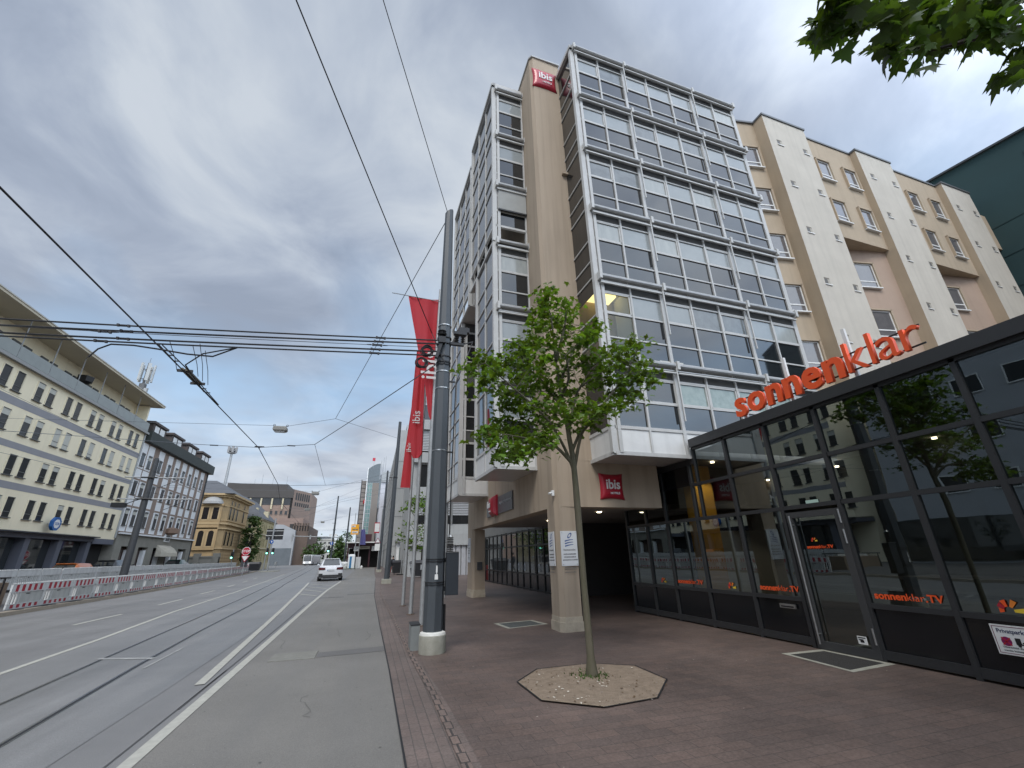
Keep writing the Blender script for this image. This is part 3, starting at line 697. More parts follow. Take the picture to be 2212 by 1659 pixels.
# ---- pillow shaped signs
def pillow_mesh(w, h, d, pinch=0.09):
    b = MB(); n = 14; G = []
    for j in range(n + 1):
        row = []
        for i in range(n + 1):
            u, v = 2 * i / n - 1, 2 * j / n - 1
            x = u * w / 2 * (1 - pinch * (1 - v * v)); z = v * h / 2 * (1 - pinch * (1 - u * u))
            k = (1 - u ** 4) * (1 - v ** 4); row.append((x, -d * (0.25 + 0.75 * k ** 0.6), z))
        G.append(row)
    for j in range(n):
        for i in range(n): b.quad(G[j][i], G[j][i + 1], G[j + 1][i + 1], G[j + 1][i])
    ring = [G[0][i] for i in range(n + 1)] + [G[j][n] for j in range(1, n + 1)] + [G[n][i] for i in range(n - 1, -1, -1)] + [G[j][0] for j in range(n - 1, 0, -1)]
    for k in range(len(ring)):
        p, q = ring[k], ring[(k + 1) % len(ring)]; b.quad(p, (p[0], 0, p[2]), (q[0], 0, q[2]), q)
    me = b
    return me
def pillow_sign(label, loc, rotz, w, h, d, word_size):
    t = thing('pillow_sign', label, 'sign', loc, rotz, 'red hotel signs')
    o = pillow_mesh(w, h, d).build('cushion', red_sign, t)
    bm = bmesh.new(); bm.from_mesh(o.data); bmesh.ops.remove_doubles(bm, verts=bm.verts, dist=1e-5); bm.to_mesh(o.data); bm.free()
    o.data.polygons.foreach_set('use_smooth', [True] * len(o.data.polygons))
    text('lettering', 'ibis', white_letter, t, (0.0, -d - 0.01, -h * 0.10), FRONT, word_size, 0.006, 0.005 * word_size / 0.3, 'CENTER', 0.92)
    text('small_lettering', 'HOTELS', white_letter, t, (w * 0.06, -d - 0.006, -h * 0.30), FRONT, word_size * 0.22, 0.004, 0.002, 'CENTER')
    return t
pillow_sign('small red pillow sign over the dark passage beside the young tree', (5.72, fy(5.72) - 0.005, 3.17), SL, 0.70, 0.66, 0.10, 0.34)
pillow_sign('large red pillow sign high under the roof edge of the beige tower', (4.66, fy(4.66) - 0.005, 18.08), SL, 0.98, 0.98, 0.14, 0.46)
t = thing('name_board', 'grey board with red pillow sign over the pillared porch', 'sign', (FX, 15.0, 3.22))
b = MB(); b.box(-0.05, 0.0, -1.66, 1.66, -0.28, 0.29); b.build('board', mat('board_grey', (0.14, 0.145, 0.15), 0.45, var=0.2, vscale=2), t)
o = pillow_mesh(0.62, 0.70, 0.24).build('cushion', red_sign, t, loc=(-0.05, 0.33, 0.02), rotz=-PI / 2)
text('lettering', 'ibis', white_letter, t, (-0.31, 0.56, -0.06), WEST, 0.33, 0.006, 0.005)
text('small_lettering', 'HOTELS', white_letter, t, (-0.28, 0.45, -0.2), WEST, 0.07, 0.004, 0.002)
text('caption', 'Augsburg Hauptbahnhof', mat('board_text', (0.42, 0.43, 0.44), 0.6), t, (-0.056, -0.14, 0.02), WEST, 0.15, 0.003, 0.0)
# ---- practice plates on the pillars
plate_m = mat('white_acrylic', (0.70, 0.71, 0.72), 0.25, var=0.15, vscale=3); blue_ink = mat('blue_ink', (0.055, 0.10, 0.26), 0.6); grey_ink = mat('grey_ink', (0.13, 0.13, 0.13), 0.6)
def plate(label, loc, rotz, w, h, lines):
    t = thing('practice_plate', label, 'plaque', loc, rotz, 'white practice plaques on the hotel pillars')
    b = MB(); b.box(-w / 2, w / 2, -0.03, -0.008, 0, h); b.build('plate', plate_m, t, bevel=0.004)
    for x in (-w / 2 + 0.035, w / 2 - 0.035):
        for z in (0.035, h - 0.035):
            b = MB(); b.tube([(x, -0.04, z), (x, 0, z)], 0.010, 8); b.build('standoff', steel, t)
    s = w / 0.46; b = MB(); n = 22
    for k in range(n):      # ring of the emblem, then three brush strokes
        a, c = 2 * PI * k / n, 2 * PI * (k + 1) / n
        P = lambda r, a_: (0.02 * s + r * (0.075 * math.cos(a_) * 0.75 + 0.03 * math.sin(a_)) * s, -0.0315, h - 0.10 + r * (0.062 * math.sin(a_) + 0.01 * math.cos(a_)))
        b.quad(P(1, a), P(1, c), P(0.55, c), P(0.55, a))
    b.build('emblem_ring', blue_ink, t)
    for q in range(3):
        b = MB(); z = h - 0.225 - q * 0.055; m_ = 8
        for k in range(m_):
            x0, x1 = -0.12 + 0.24 * k / m_, -0.12 + 0.24 * (k + 1) / m_
            zz = lambda x: z + 0.035 * (1 - ((x - 0.12) / 0.24) ** 2); hh = lambda x: 0.016 - 0.010 * (x + 0.12) / 0.24
            b.quad((x0 * s, -0.0315, zz(x0) - hh(x0)), (x1 * s, -0.0315, zz(x1) - hh(x1)), (x1 * s, -0.0315, zz(x1) + hh(x1)), (x0 * s, -0.0315, zz(x0) + hh(x0)))
        b.build('emblem_stroke', blue_ink, t)
    z = h - 0.43
    for ln, sz in lines:
        if ln and isinstance(ln, str): text('inscription', ln, grey_ink, t, (0, -0.0315, z), FRONT, sz, 0.001, 0.0005, 'CENTER', s)
        elif ln:
            b = MB(); rq = random.Random(int(sz * 1000) + len(t.children)); x = -ln * w / 2
            while x < ln * w / 2: q = rq.uniform(0.012, 0.03) * s; b.box(x, x + q, -0.0318, -0.03, z, z + sz * rq.uniform(0.55, 0.75)); x += q + 0.008 * s
            b.build('small_print', grey_ink, t)
        z -= sz * 1.55
    return t
LN = [('Rechtsanwälte', 0.058), (0.74, 0.04), (0.68, 0.04), (0.86, 0.04), ('', 0.06), (0.66, 0.022), (0.7, 0.022), ('', 0.02), (0.7, 0.022)]
plate('white plaque with blue emblem on the front of the near pillar', (4.42, fy(4.42) + 0.0, 1.34), SL, 0.42, 0.76, LN)
plate('narrow looking white plaque with blue emblem on the near pillar street side', (4.14, 10.28, 1.34), -PI / 2, 0.36, 0.76, LN)
plate('white plaque with blue emblem on the far pillar street side', (4.14, 20.0, 1.34), -PI / 2, 0.50, 1.0, LN)

# ================================================================== rear wing with piers
wing = thing('rear_wing', 'beige stucco wing with pale projecting piers behind the glass pavilion', 'building', (FX, FY, 0), SL)
ZR = 20.62
b = MB()
b.prism([(8.1, 0.95), (11.65, 0.28), (11.65, 12), (8.1, 12)], 0, ZR)                      # slanting first bay
b.prism([(11.65, 0.3), (27.8, 0.3), (27.8, 12), (11.65, 12)], 14.55, ZR)
b.prism([(11.65, 1.2), (29.5, 1.2), (29.5, 12), (11.65, 12)], 0, 14.55)
b.box(11.6, 11.66, 0.28, 1.2, 14.55, ZR); b.build('wall', stucco_wing, wing)
def lean(x0, x1):
    b = MB(); b.prism([(x0, 0.95), (x1, 0.24), (x1, 1.19), (x0, 1.19)], 0, 14.545); b.build('slanting_wall', stucco_pink, wing)
b = MB(); b.prism([(14.3, 0.05), (17.95, 0.05), (17.95, 0.295), (14.3, 0.295)], 14.55, ZR - 0.002); b.prism([(20.6, 0.05), (24.9, 0.05), (24.9, 0.295), (20.6, 0.295)], 14.55, ZR - 0.002); b.prism([(27.5, 0.05), (29.3, 0.05), (29.3, 0.6), (27.5, 0.6)], 17.2, 19.6); b.build('upper_wall', stucco_wing, wing)
lean(14.3, 17.95); lean(20.6, 24.9); lean(27.4, 29.4)
PIERS = ((11.66, 14.34), (17.93, 20.62), (24.88, 27.45))
for x0, x1 in PIERS:
    b = MB(); pid = [0, 0, 0, 1]
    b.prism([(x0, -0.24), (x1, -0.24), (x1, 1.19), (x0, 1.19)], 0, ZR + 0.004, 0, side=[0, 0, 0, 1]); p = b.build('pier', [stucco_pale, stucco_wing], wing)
    for xn in (x0 + 0.62, x1 - 0.42):
        for z in (18.9, 16.4, 13.85, 11.3, 8.75, 6.2):
            n = MB(); w = 0.15
            n.quad((xn - w, -0.2405, z), (xn + w, -0.2405, z), (xn + w, -0.2405, z + 0.32), (xn - w, -0.2405, z + 0.32), 0)
            n.box(xn - w - 0.03, xn + w + 0.05, -0.275, -0.241, z - 0.04, z, 1)
            n.box(xn + w * 0.2, xn + w, -0.243, -0.241, z, z + 0.32, 2); n.box(xn - w, xn + w, -0.244, -0.241, z + 0.25, z + 0.32, 3)
            n.build('niche_window', [mat('niche_grey', (0.12, 0.115, 0.105), 0.6), white_paint, mat('niche_reveal', (0.42, 0.39, 0.33), 0.8), mat('niche_top', (0.2, 0.18, 0.15), 0.9)], p)
def wing_window(x, y, z, w, h, rz=0.0):
    fr = MB(); pr = 0.14
    fr.box(-w / 2, w / 2, -0.012, -0.002, 0, h, 1)
    for a in (-w / 2, w / 2 - 0.055): fr.box(a, a + 0.055, -0.03, -0.012, 0, h, 0)
    for zz in (0.0, h * 0.24, h - 0.055): fr.box(-w / 2 + 0.055, w / 2 - 0.055, -0.03, -0.012, zz, zz + 0.055, 0)
    fr.box(-w / 2 - 0.05, w / 2 + 0.05, -0.13, -0.002, -0.055, -0.001, 2)
    fr.box(-w / 2 - 0.06, -w / 2, -0.10, -0.002, 0, h + 0.06, 3); fr.box(w / 2, w / 2 + 0.06, -0.10, -0.002, 0, h + 0.06, 3); fr.box(-w / 2 - 0.06, w / 2 + 0.06, -0.10, -0.002, h + 0.001, h + 0.06, 3)
    o = fr.build('window', [white_paint, mat('curtained_glass', (0.16, 0.15, 0.15), 0.06, ior=1.7, var=0.6, vscale=1.2, col2=(0.05, 0.05, 0.055)), white_paint, stucco_wing], wing, loc=(x, y, z), rotz=rz)
    return o
for k in range(5): wing_window(11.0, 0.40, 17.75 - k * 2.52, 0.92, 1.22, math.atan2(0.28 - 0.95, 3.55))
for x in (15.35, 17.2, 22.0, 23.9):
    for z in (18.02, 15.47): wing_window(x, 0.05, z, 0.85, 1.22)
for x, sl in ((16.4, (14.3, 17.95)), (22.9, (20.6, 24.9))):
    for z in (12.45, 9.95, 7.4): wing_window(x, 0.95 + (x - sl[0]) / (sl[1] - sl[0]) * (0.24 - 0.95), z, 1.0, 1.3, math.atan2(-0.71, sl[1] - sl[0]))
b = MB()
for x0, x1, y in ((8.1, 11.66, None), (14.3, 17.95, 0.05), (20.6, 24.9, 0.05)):
    if y is None: b.bar((8.1, 0.93, ZR + 0.05), (11.66, 0.26, ZR + 0.05), 0.12, 0.10)
    else: b.box(x0, x1, y - 0.05, y + 0.1, ZR, ZR + 0.1)
for x0, x1 in PIERS: b.box(x0 - 0.04, x1 + 0.04, -0.29, -0.14, ZR + 0.005, ZR + 0.11); b.box(x0 - 0.04, x0 + 0.08, -0.14, 0.35, ZR + 0.005, ZR + 0.11)
b.build('roof_flashing', mat('zinc_flashing', (0.12, 0.125, 0.13), 0.5, metal=0.3), wing)
# dark teal neighbour
teal = mat('teal_cladding', (0.022, 0.060, 0.066), 0.8, var=0.3, vscale=0.3, bump=0.2, bscale=60)
nb = thing('teal_building', 'dark teal windowless building beyond the beige wing', 'building', (33, 5, 0))
b = MB()
P = [(12.6, 0), (12.6, 23.8), (4.8, 22.7), (3.5, 22.55), (3.4, 22.1), (-7, 17.5), (-7, 0)]
P = [(y - 5, z) for y, z in P]
b.poly([(0, y, z) for y, z in P]); b.poly([(14, y, z) for y, z in reversed(P)])
for k in range(len(P)):
    (a, c), (d, e) = P[k], P[(k + 1) % len(P)]; b.quad((0, a, c), (14, a, c), (14, d, e), (0, d, e))
b.build('wall', teal, nb)
b = MB()
for k in range(1, 5):
    (a, c), (d, e) = P[k], P[k + 1]; b.bar((-0.06, a, c + 0.05), (-0.06, d, e + 0.05), 0.2, 0.12)
b.build('roof_edge', mat('dark_flashing', (0.05, 0.06, 0.07), 0.5), nb)
b = MB()
for k in range(10): b.box(-0.02, 0, -11.5, 7.5, 1.5 + k * 1.9, 1.53 + k * 1.9)
for k in range(7): b.box(-0.024, 0, -11 + k * 2.9, -10.97 + k * 2.9, 0, 17.4 if k < 4 else 22.0)
b.build('cladding_joint', mat('teal_joint', (0.012, 0.034, 0.038), 0.8), nb)
b = MB(); b.box(-0.05, 0, -5.6, -4.4, 14.2, 15.6, 0); b.box(-0.04, -0.03, -5.4, -4.6, 14.35, 15.5, 1); b.build('window', [white_paint, glass_dark], nb)

# ================================================================== glass pavilion
XP = 7.45
pav = thing('glass_pavilion', 'low dark glass pavilion shop with red letters on its roof', 'building', (XP, 8.87, 0))
YN = 8.87
MY = [12.30, 11.25, 10.30, 9.10, 7.80, 6.68, 5.55, 4.42, 3.42, 2.3, 1.2, 0.1, -1.0, -2.1, -3.2]
b = MB(); Y = lambda y: y - YN
for y in MY:
    zt = 4.1 if y < 8.9 else 3.72
    b.box(-0.03, 0.06, Y(y) - 0.035, Y(y) + 0.035, 0.0, zt)
b.box(-0.03, 0.06, Y(8.87) - 0.04, Y(8.87), 2.3, 4.1)
for z, ya in ((0.10, 12.3), (0.755, 12.3), (2.31, 12.3), (3.11, 9.12)):
    h = 0.035 if z > 0.2 else 0.06
    b.box(-0.024, 0.05, Y(-3.2), Y(5.55) - 0.036, z - h, z + h)
    b.box(-0.024, 0.05, Y(6.72), Y(ya), z - h, z + h)
    if z > 2: b.box(-0.024, 0.05, Y(5.5), Y(6.7), z - h, z + h)
b.box(-0.03, 0.06, Y(-3.2), Y(8.87), 3.94, 4.07); b.box(-0.024, 0.05, Y(8.9), Y(12.3), 3.6, 3.74)
b.build('frame', anthracite, pav)
b = MB(); b.box(-0.08, 5.5, Y(-3.3), Y(8.80), 4.07, 4.17); b.box(-0.11, -0.03, Y(-3.3), Y(8.83), 3.99, 4.19); b.build('roof', anthracite, pav)
for k in range(len(MY) - 1):
    ya, yb = MY[k + 1], MY[k]
    if abs(ya - 5.55) < 0.01: rows = ((2.31, 3.11), (3.11, 3.98))
    else: rows = ((0.755, 2.31), (2.31, 3.11), (3.11, 3.98))
    for z0, z1 in rows:
        if z0 > 3 and ya > 8.9: z1 = 3.66
        g = MB(); g.quad((0.012, Y(yb), z0), (0.012, Y(ya), z0), (0.012, Y(ya), z1), (0.012, Y(yb), z1)); g.build('pane', pav_glass if not (z0 > 3 and ya > 8.9) else pav_panel, pav)
    if abs(ya - 5.55) > 0.01:
        g = MB(); g.quad((0.010, Y(yb), 0.1), (0.010, Y(ya), 0.1), (0.010, Y(ya), 0.755), (0.010, Y(yb), 0.755)); g.build('base_panel', pav_panel, pav)
# end wall tucked under the hotel bay, and the room behind the glass
b = MB(); b.box(0.05, 5.2, Y(12.3), Y(12.36), 0, 3.75); b.box(5.0, 5.2, Y(-3.2), Y(12.3), 0, 3.9); b.box(0.05, 5.2, Y(-3.26), Y(-3.2), 0, 3.9); b.build('inner_wall', mat('shop_wall', (0.16, 0.17, 0.16), 0.9, var=0.3, vscale=1), pav)
b = MB(); b.quad((0.05, Y(-3.2), 0.02), (5.0, Y(-3.2), 0.02), (5.0, Y(12.3), 0.02), (0.05, Y(12.3), 0.02)); b.build('shop_floor', mat('shop_floor', (0.10, 0.095, 0.09), 0.5), pav)
b = MB(); b.quad((0.05, Y(-3.2), 3.9), (0.05, Y(8.8), 3.9), (5.0, Y(8.8), 3.9), (5.0, Y(-3.2), 3.9)); b.quad((0.05, Y(8.8), 3.7), (0.05, Y(12.3), 3.7), (5, Y(12.3), 3.7), (5, Y(8.8), 3.7)); b.build('shop_ceiling', mat('shop_ceiling', (0.25, 0.25, 0.24), 0.9), pav)
b = MB(); b.box(0.30, 0.95, Y(9.5), Y(9.8), 0.02, 3.69); b.build('yellow_partition', mat('yellow_wall', (0.62, 0.33, 0.03), 0.8), pav)
b = MB(); b.box(1.2, 3.4, Y(10.4), Y(10.5), 0.02, 2.1); b.build('pale_partition', mat('pale_wall', (0.45, 0.45, 0.42), 0.8), pav)
for y, x in ((8.80, 4.65), (6.41, 4.65), (11.13, 4.65), (8.95, 0.62), (4.05, 4.65)):
    for _ in (0,):
        b = MB(); b.lathe([(0.05, 3.86 if y < 8.8 else 3.66), (0.045, 3.895 if y < 8.8 else 3.695)], x, Y(y), 12); b.build('ceiling_spot', lamp_spot, pav)
for x, y, w_ in ((0.62, 8.95, 26.0), (2.2, 7.6, 16.0)):     # two of the lit ceiling spots
    ld = bpy.data.lights.new('shop_spot', 'SPOT'); ld.energy = w_; ld.color = (1.0, 0.86, 0.62); ld.spot_size = math.radians(115); ld.shadow_soft_size = 0.05
    lo = bpy.data.objects.new('shop_spot', ld); COL.objects.link(lo); lo.parent = pav; lo.location = (x, Y(y), 3.6)
# fittings: desk and sofa seen dimly
b = MB(); b.box(1.6, 2.4, Y(3.2), Y(6.0), 0.02, 1.05); b.box(1.55, 2.45, Y(3.15), Y(6.05), 1.05, 1.10); b.build('counter', mat('counter_white', (0.3, 0.3, 0.3), 0.5), pav)
# door
dr = MB()
for y in (5.62, 6.55): dr.box(-0.045, 0.03, Y(y) - 0.055, Y(y) + 0.055, 0.02, 2.22)
dr.box(-0.045, 0.03, Y(5.675), Y(6.495), 2.12, 2.22); dr.box(-0.045, 0.03, Y(5.675), Y(6.495), 0.02, 0.14)
d_o = dr.build('door', mat('door_frame', (0.045, 0.046, 0.048), 0.4), pav)
b = MB(); b.quad((0, Y(6.5), 0.14), (0, Y(5.67), 0.14), (0, Y(5.67), 2.12), (0, Y(6.5), 2.12)); b.build('door_pane', pav_glass, d_o)
b = MB(); b.tube([(-0.11, Y(6.49), 0.1), (-0.11, Y(6.49), 2.16)], 0.016, 10)
for z in (0.25, 2.0): b.tube([(-0.11, Y(6.49), z), (-0.04, Y(6.49), z)], 0.010, 8)
b.build('door_handle', steel, d_o, smooth=True)
for z in (0.22, 1.66, 1.98):
    b = MB(); b.tube([(-0.055, Y(5.58), z), (-0.055, Y(5.58), z + 0.22)], 0.014, 8); b.build('hinge', steel, d_o)
b = MB(); b.box(-0.05, -0.02, Y(7.2), Y(6.87), 0.585, 0.655); b.box(-0.054, -0.05, Y(7.17), Y(6.9), 0.60, 0.625, 1); b.build('letter_slot', [steel, black_metal], pav)
# lettering and sun motifs on the panes
def ext_x(o): xs = [v.co.x for v in o.data.vertices]; return min(xs), max(xs)
def pane_word(y, y_end, z, size):
    ws = []
    for w_, bold in (('sonnen', 0.032), ('klar', -0.004), ('.TV', 0.028)):
        o = text('pane_lettering', w_, orange, pav, (-0.006, 0, z), WEST, size, 0.001, size * bold); ws.append((o, *ext_x(o)))
    gap = size * 0.07; k = (y - y_end - 2 * gap) / sum(m - n for _, n, m in ws)
    for o, n, m in ws: o.scale.x = k; o.location.y = Y(y) + n * k; y -= (m - n) * k + gap
pane_word(5.43, 4.52, 0.865, 0.135); pane_word(7.62, 6.74, 0.865, 0.135); pane_word(10.2, 9.28, 0.865, 0.135); pane_word(6.36, 5.87, 1.595, 0.075)
def sun_motif(y, z, s, par):
    for ang, ln, m in ((178, 0.55, orange), (142, 0.75, MATS['red_sign_face']), (108, 0.85, orange), (58, 1.0, amber), (4, 1.15, yellow)):
        b = MB(); a = math.radians(ang); d = Vector((math.cos(a), math.sin(a))); n = Vector((-d.y, d.x))
        q = [d * 0.42 - n * 0.13, d * (0.42 + ln * 0.8) - n * 0.26, d * (0.42 + ln * 0.8) + n * 0.26, d * 0.42 + n * 0.13]
        b.poly([(-0.006, Y(y) - p.x * s, z + p.y * s) for p in q]); b.build('sun_ray', m, par)
sun_motif(3.87, 0.84, 0.11, pav); sun_motif(8.40, 0.85, 0.095, pav); sun_motif(10.82, 0.86, 0.09, pav); sun_motif(6.20, 1.715, 0.05, pav)
b = MB(); b.box(-0.06, -0.05, Y(5.85), Y(5.71), 0.20, 0.31); b.box(-0.062, -0.06, Y(5.81), Y(5.75), 0.225, 0.255, 1); b.box(-0.062, -0.06, Y(5.83), Y(5.76), 0.255, 0.27, 1); b.box(-0.062, -0.06, Y(5.84), Y(5.72), 0.283, 0.297, 1); b.build('camera_sticker', [white_paint, black_metal], d_o)
b = MB(); b.box(-0.008, 0.0, Y(6.16), Y(5.92), 2.34, 2.40); b.build('paper_notice', mat('mint_paper', (0.40, 0.55, 0.48), 0.8), pav)
# parking notice on the near base panel
pn = thing('parking_notice', 'white private parking notice with red no stopping disc on dark panel', 'sign', (XP, 4.11, 0.36))
b = MB(); b.box(-0.035, -0.012, -0.62, 0, 0, 0.32); b.build('board', white_paint, pn)
b = MB()
for z0, z1, y0, y1 in ((0.015, 0.021, -0.605, -0.015), (0.299, 0.305, -0.605, -0.015), (0.021, 0.299, -0.605, -0.599), (0.021, 0.299, -0.021, -0.015)): b.box(-0.037, -0.035, y0, y1, z0, z1)
b.build('border_line', mat('dark_red_line', (0.15, 0.02, 0.05), 0.6), pn)
text('lettering', 'Privatparkplatz', mat('navy_ink', (0.03, 0.04, 0.09), 0.6), pn, (-0.0365, -0.05, 0.235), WEST, 0.062, 0.001, 0.001)
b = MB(); n = 24; P = lambda r, a: (-0.0365, -0.115 + r * math.cos(a), 0.145 + r * math.sin(a))
b.poly([P(0.05, 2 * PI * k / n) for k in range(n)]); b.build('disc', mat('magenta_disc', (0.22, 0.008, 0.09), 0.5), pn)
b = MB(); b.bar((-0.038, -0.075, 0.185), (-0.038, -0.155, 0.105), 0.003, 0.012, up=(0, 1, 0)); b.bar((-0.038, -0.155, 0.185), (-0.038, -0.075, 0.105), 0.003, 0.012, up=(0, 1, 0)); b.build('cross', red_sign, pn)
b = MB(); b.box(-0.038, -0.036, -0.36, -0.20, 0.12, 0.132); b.box(-0.038, -0.036, -0.25, -0.20, 0.132, 0.19); b.bar((-0.037, -0.26, 0.14), (-0.037, -0.36, 0.20), 0.003, 0.010, up=(0, 1, 0)); b.tube([(-0.036, -0.225, 0.112), (-0.038, -0.225, 0.112)], 0.016, 10); b.tube([(-0.036, -0.335, 0.112), (-0.038, -0.335, 0.112)], 0.016, 10); b.build('tow_truck_pictogram', black_metal, pn)
text('small_lettering', 'Unberechtigt abgestellte Fahrzeuge', grey_ink, pn, (-0.0365, -0.06, 0.075), WEST, 0.028, 0.001, 0.0005); text('small_lettering', 'werden kostenpflichtig abgeschleppt', grey_ink, pn, (-0.0365, -0.06, 0.04), WEST, 0.028, 0.001, 0.0005)

# big roof letters on rails and posts
rs = thing('roof_letters', 'large red roof letters on slim rails above the glass pavilion', 'sign', (XP + 0.12, 7.28, 4.19))
def run(s, y, y_end, bold, size):
    os_ = [text('letter', ch, orange, rs, (-0.03, 0, 0.15), WEST, size, 0.035, bold) for ch in s]; ex = [ext_x(o) for o in os_]
    gap = 0.05; k = (y - y_end - gap * (len(s) - 1)) / sum(m - n for n, m in ex)
    for o, (n, m) in zip(os_, ex): o.scale.x = k; o.location.y = y - 7.28 + n * k; y -= (m - n) * k + gap
run('sonnen', 7.32, 4.84, 0.024, 0.80); run('klar', 4.79, 3.66, -0.004, 0.80)
b = MB(); b.box(0.03, 0.045, -3.6, 0.0, 0.20, 0.225); b.box(0.03, 0.045, -3.6, 0.0, 0.50, 0.525); b.build('rail', black_metal, rs)
for y, h in ((7.18, 0.42), (6.0, 1.0), (4.75, 1.0)):
    b = MB(); b.box(0.05, 0.10, y - 7.31, y - 7.25, -0.02, h); b.build('post', white_paint, rs)

# ================================================================== right side beyond the hotel
conc_pale = mat('pale_concrete_panel', (0.36, 0.365, 0.355), 0.85, var=0.3, vscale=0.5, bump=0.15, bscale=30, streak=0.2)
conc_grey = mat('grey_concrete_panel', (0.27, 0.275, 0.275), 0.85, var=0.3, vscale=0.5, streak=0.25)
blind_m = mat('slatted_blind', (0.36, 0.365, 0.37), 0.6)
def slats(b, x0, x1, y, z0, z1, step, mi):
    z = z1
    while z > z0 + 0.02:
        b.box(x0, x1, y - 0.05, y, z - step * 0.72, z, mi); z -= step
def win_face(parent, rects, y, m, depth=0.06, frame=None, name='window', fw=0.06):
    """windows on a face looking to -Y: (x0, x1, z0, z1)"""
    for x0, x1, z0, z1 in rects:
        b = MB(); b.box(x0, x1, y - depth * 0.3, y, z0, z1, 0)
        for a in (x0, x1 - fw): b.box(a, a + fw, y - depth, y - depth * 0.3, z0, z1, 1)
        for a in (z0, z1 - fw): b.box(x0 + fw, x1 - fw, y - depth, y - depth * 0.3, a, a + fw, 1)
        b.build(name, [m, frame or conc_pale], parent)
def win_side(parent, rects, x, sgn, m, depth=0.06, frame=None, name='window', fw=0.06, sill=None):
    """windows on a face looking along X (sgn +1 or -1): (y0, y1, z0, z1)"""
    for y0, y1, z0, z1 in rects:
        b = MB(); b.box(x, x + sgn * depth * 0.3, y0, y1, z0, z1, 0)
        for a in (y0, y1 - fw): b.box(x + sgn * depth * 0.3, x + sgn * depth, a, a + fw, z0, z1, 1)
        for a in (z0, z1 - fw): b.box(x + sgn * depth * 0.3, x + sgn * depth, y0 + fw, y1 - fw, a, a + fw, 1)
        if sill: b.box(x, x + sgn * sill, y0 - 0.06, y1 + 0.06, z0 - 0.07, z0 - 0.002, 2 if sill else 1)
        b.build(name, [m, frame or conc_pale] + ([MATS['sill_dark']] if sill else []), parent)
n1 = thing('office_block', 'grey concrete office block with slatted blinds just behind the hotel bays', 'building', (2.9, 43, 0))
b = MB(); b.box(0.35, 14, 0, 13, 0, 16.6); b.box(0.28, 14, -0.12, 13, 16.6, 16.9)
for z in (2.6, 6.85, 10.2, 13.55): b.box(0.3, 10, -0.35, 0.0, z, z + 1.0)
b.build('wall', conc_pale, n1)
for f, z in enumerate((4.5, 7.85, 11.25, 14.6)):
    for k in range(5):
        x0 = 0.75 + k * 1.75; top = z + 2.2
        b = MB(); b.box(x0, x0 + 1.6, -0.03, 0.0, z, top, 0)
        bl = (0.66, 0.0, 0.92, 0.3)[f] if k < 3 else (0.7, 0.85, 0.4, 0.6)[f]
        if bl > 0: slats(b, x0 + 0.04, x0 + 1.56, -0.035, top - 2.2 * bl, top - 0.02, 0.16, 1)
        for a in (x0 - 0.05, x0 + 1.56): b.box(a, a + 0.06, -0.12, -0.03, z, top, 2)
        b.build('window', [glass_dark, blind_m, conc_grey], n1)
b = MB(); b.box(1.5, 2.7, -0.03, 0.0, 0, 2.5); b.box(6.2, 8.6, -0.03, 0, 0.1, 2.3); b.build('entrance', dark_void, n1)
for k in range(6):
    b = MB(); b.box(3.2 + k * 0.5, 3.6 + k * 0.5, -0.16, 0, 0, 2.6); b.build('fluted_panel', mat('pale_metal_panel', (0.40, 0.40, 0.41), 0.5, var=0.3, vscale=3, streak=0.2), n1)
b = MB(); b.box(0.60, 0.95, -0.5, -0.36, 10.85, 11.35); b.build('yellow_box', mat('yellow_box', (0.5, 0.42, 0.03), 0.6), n1)
n2 = thing('long_office_block', 'long pale grey panelled office block running down the street', 'building', (2.45, 60.5, 0))
b = MB(); b.box(0, 14, 0, 58, 0, 18.2); b.build('wall', conc_pale, n2)
b = MB()
for k in range(12):
    b.box(-0.03, 0, 2 + k * 4.8, 2.06 + k * 4.8, 3.0, 18.2)
for z in (3.0, 6.6, 10.2, 13.8): b.box(-0.035, 0, 0.02, 58, z, z + 0.07)
for z in (3.0, 6.6, 10.2, 13.8): b.box(0.02, 10, -0.03, 0, z, z + 0.06)
b.build('panel_joint', conc_grey, n2)
win_side(n2, [(1.0 + k * 2.4, 2.4 + k * 2.4, z, z + 1.7) for k in range(18) for z in (4.1, 7.7, 11.3, 14.9)], 0.0, -1, glass_dark, 0.05, conc_grey)
win_face(n2, [(1.0, 2.0, 14.6, 16.4)], 0.0, glass_dark)
b = MB(); b.box(1, 6, 2, 8, 18.2, 19.6); b.box(3, 4.0, 9, 10, 18.2, 20.2); b.build('roof_plant', galv, n2)
pv = thing('ground_floor_kiosk', 'small white shop front with green window at the foot of the office block', 'shop', (3.0, 58.6, 0))
b = MB(); b.box(0, 2.4, 0, 1.8, 0, 3.4); b.box(-0.2, 2.5, -0.5, 1.8, 3.4, 3.7, 1); b.build('wall', [white_paint, conc_grey], pv)
win_face(pv, [(0.2, 1.1, 0.9, 2.9), (1.25, 2.2, 0.9, 2.9)], 0.0, mat('green_glass', (0.03, 0.10, 0.085), 0.1, ior=1.7), 0.08, white_paint, fw=0.12)
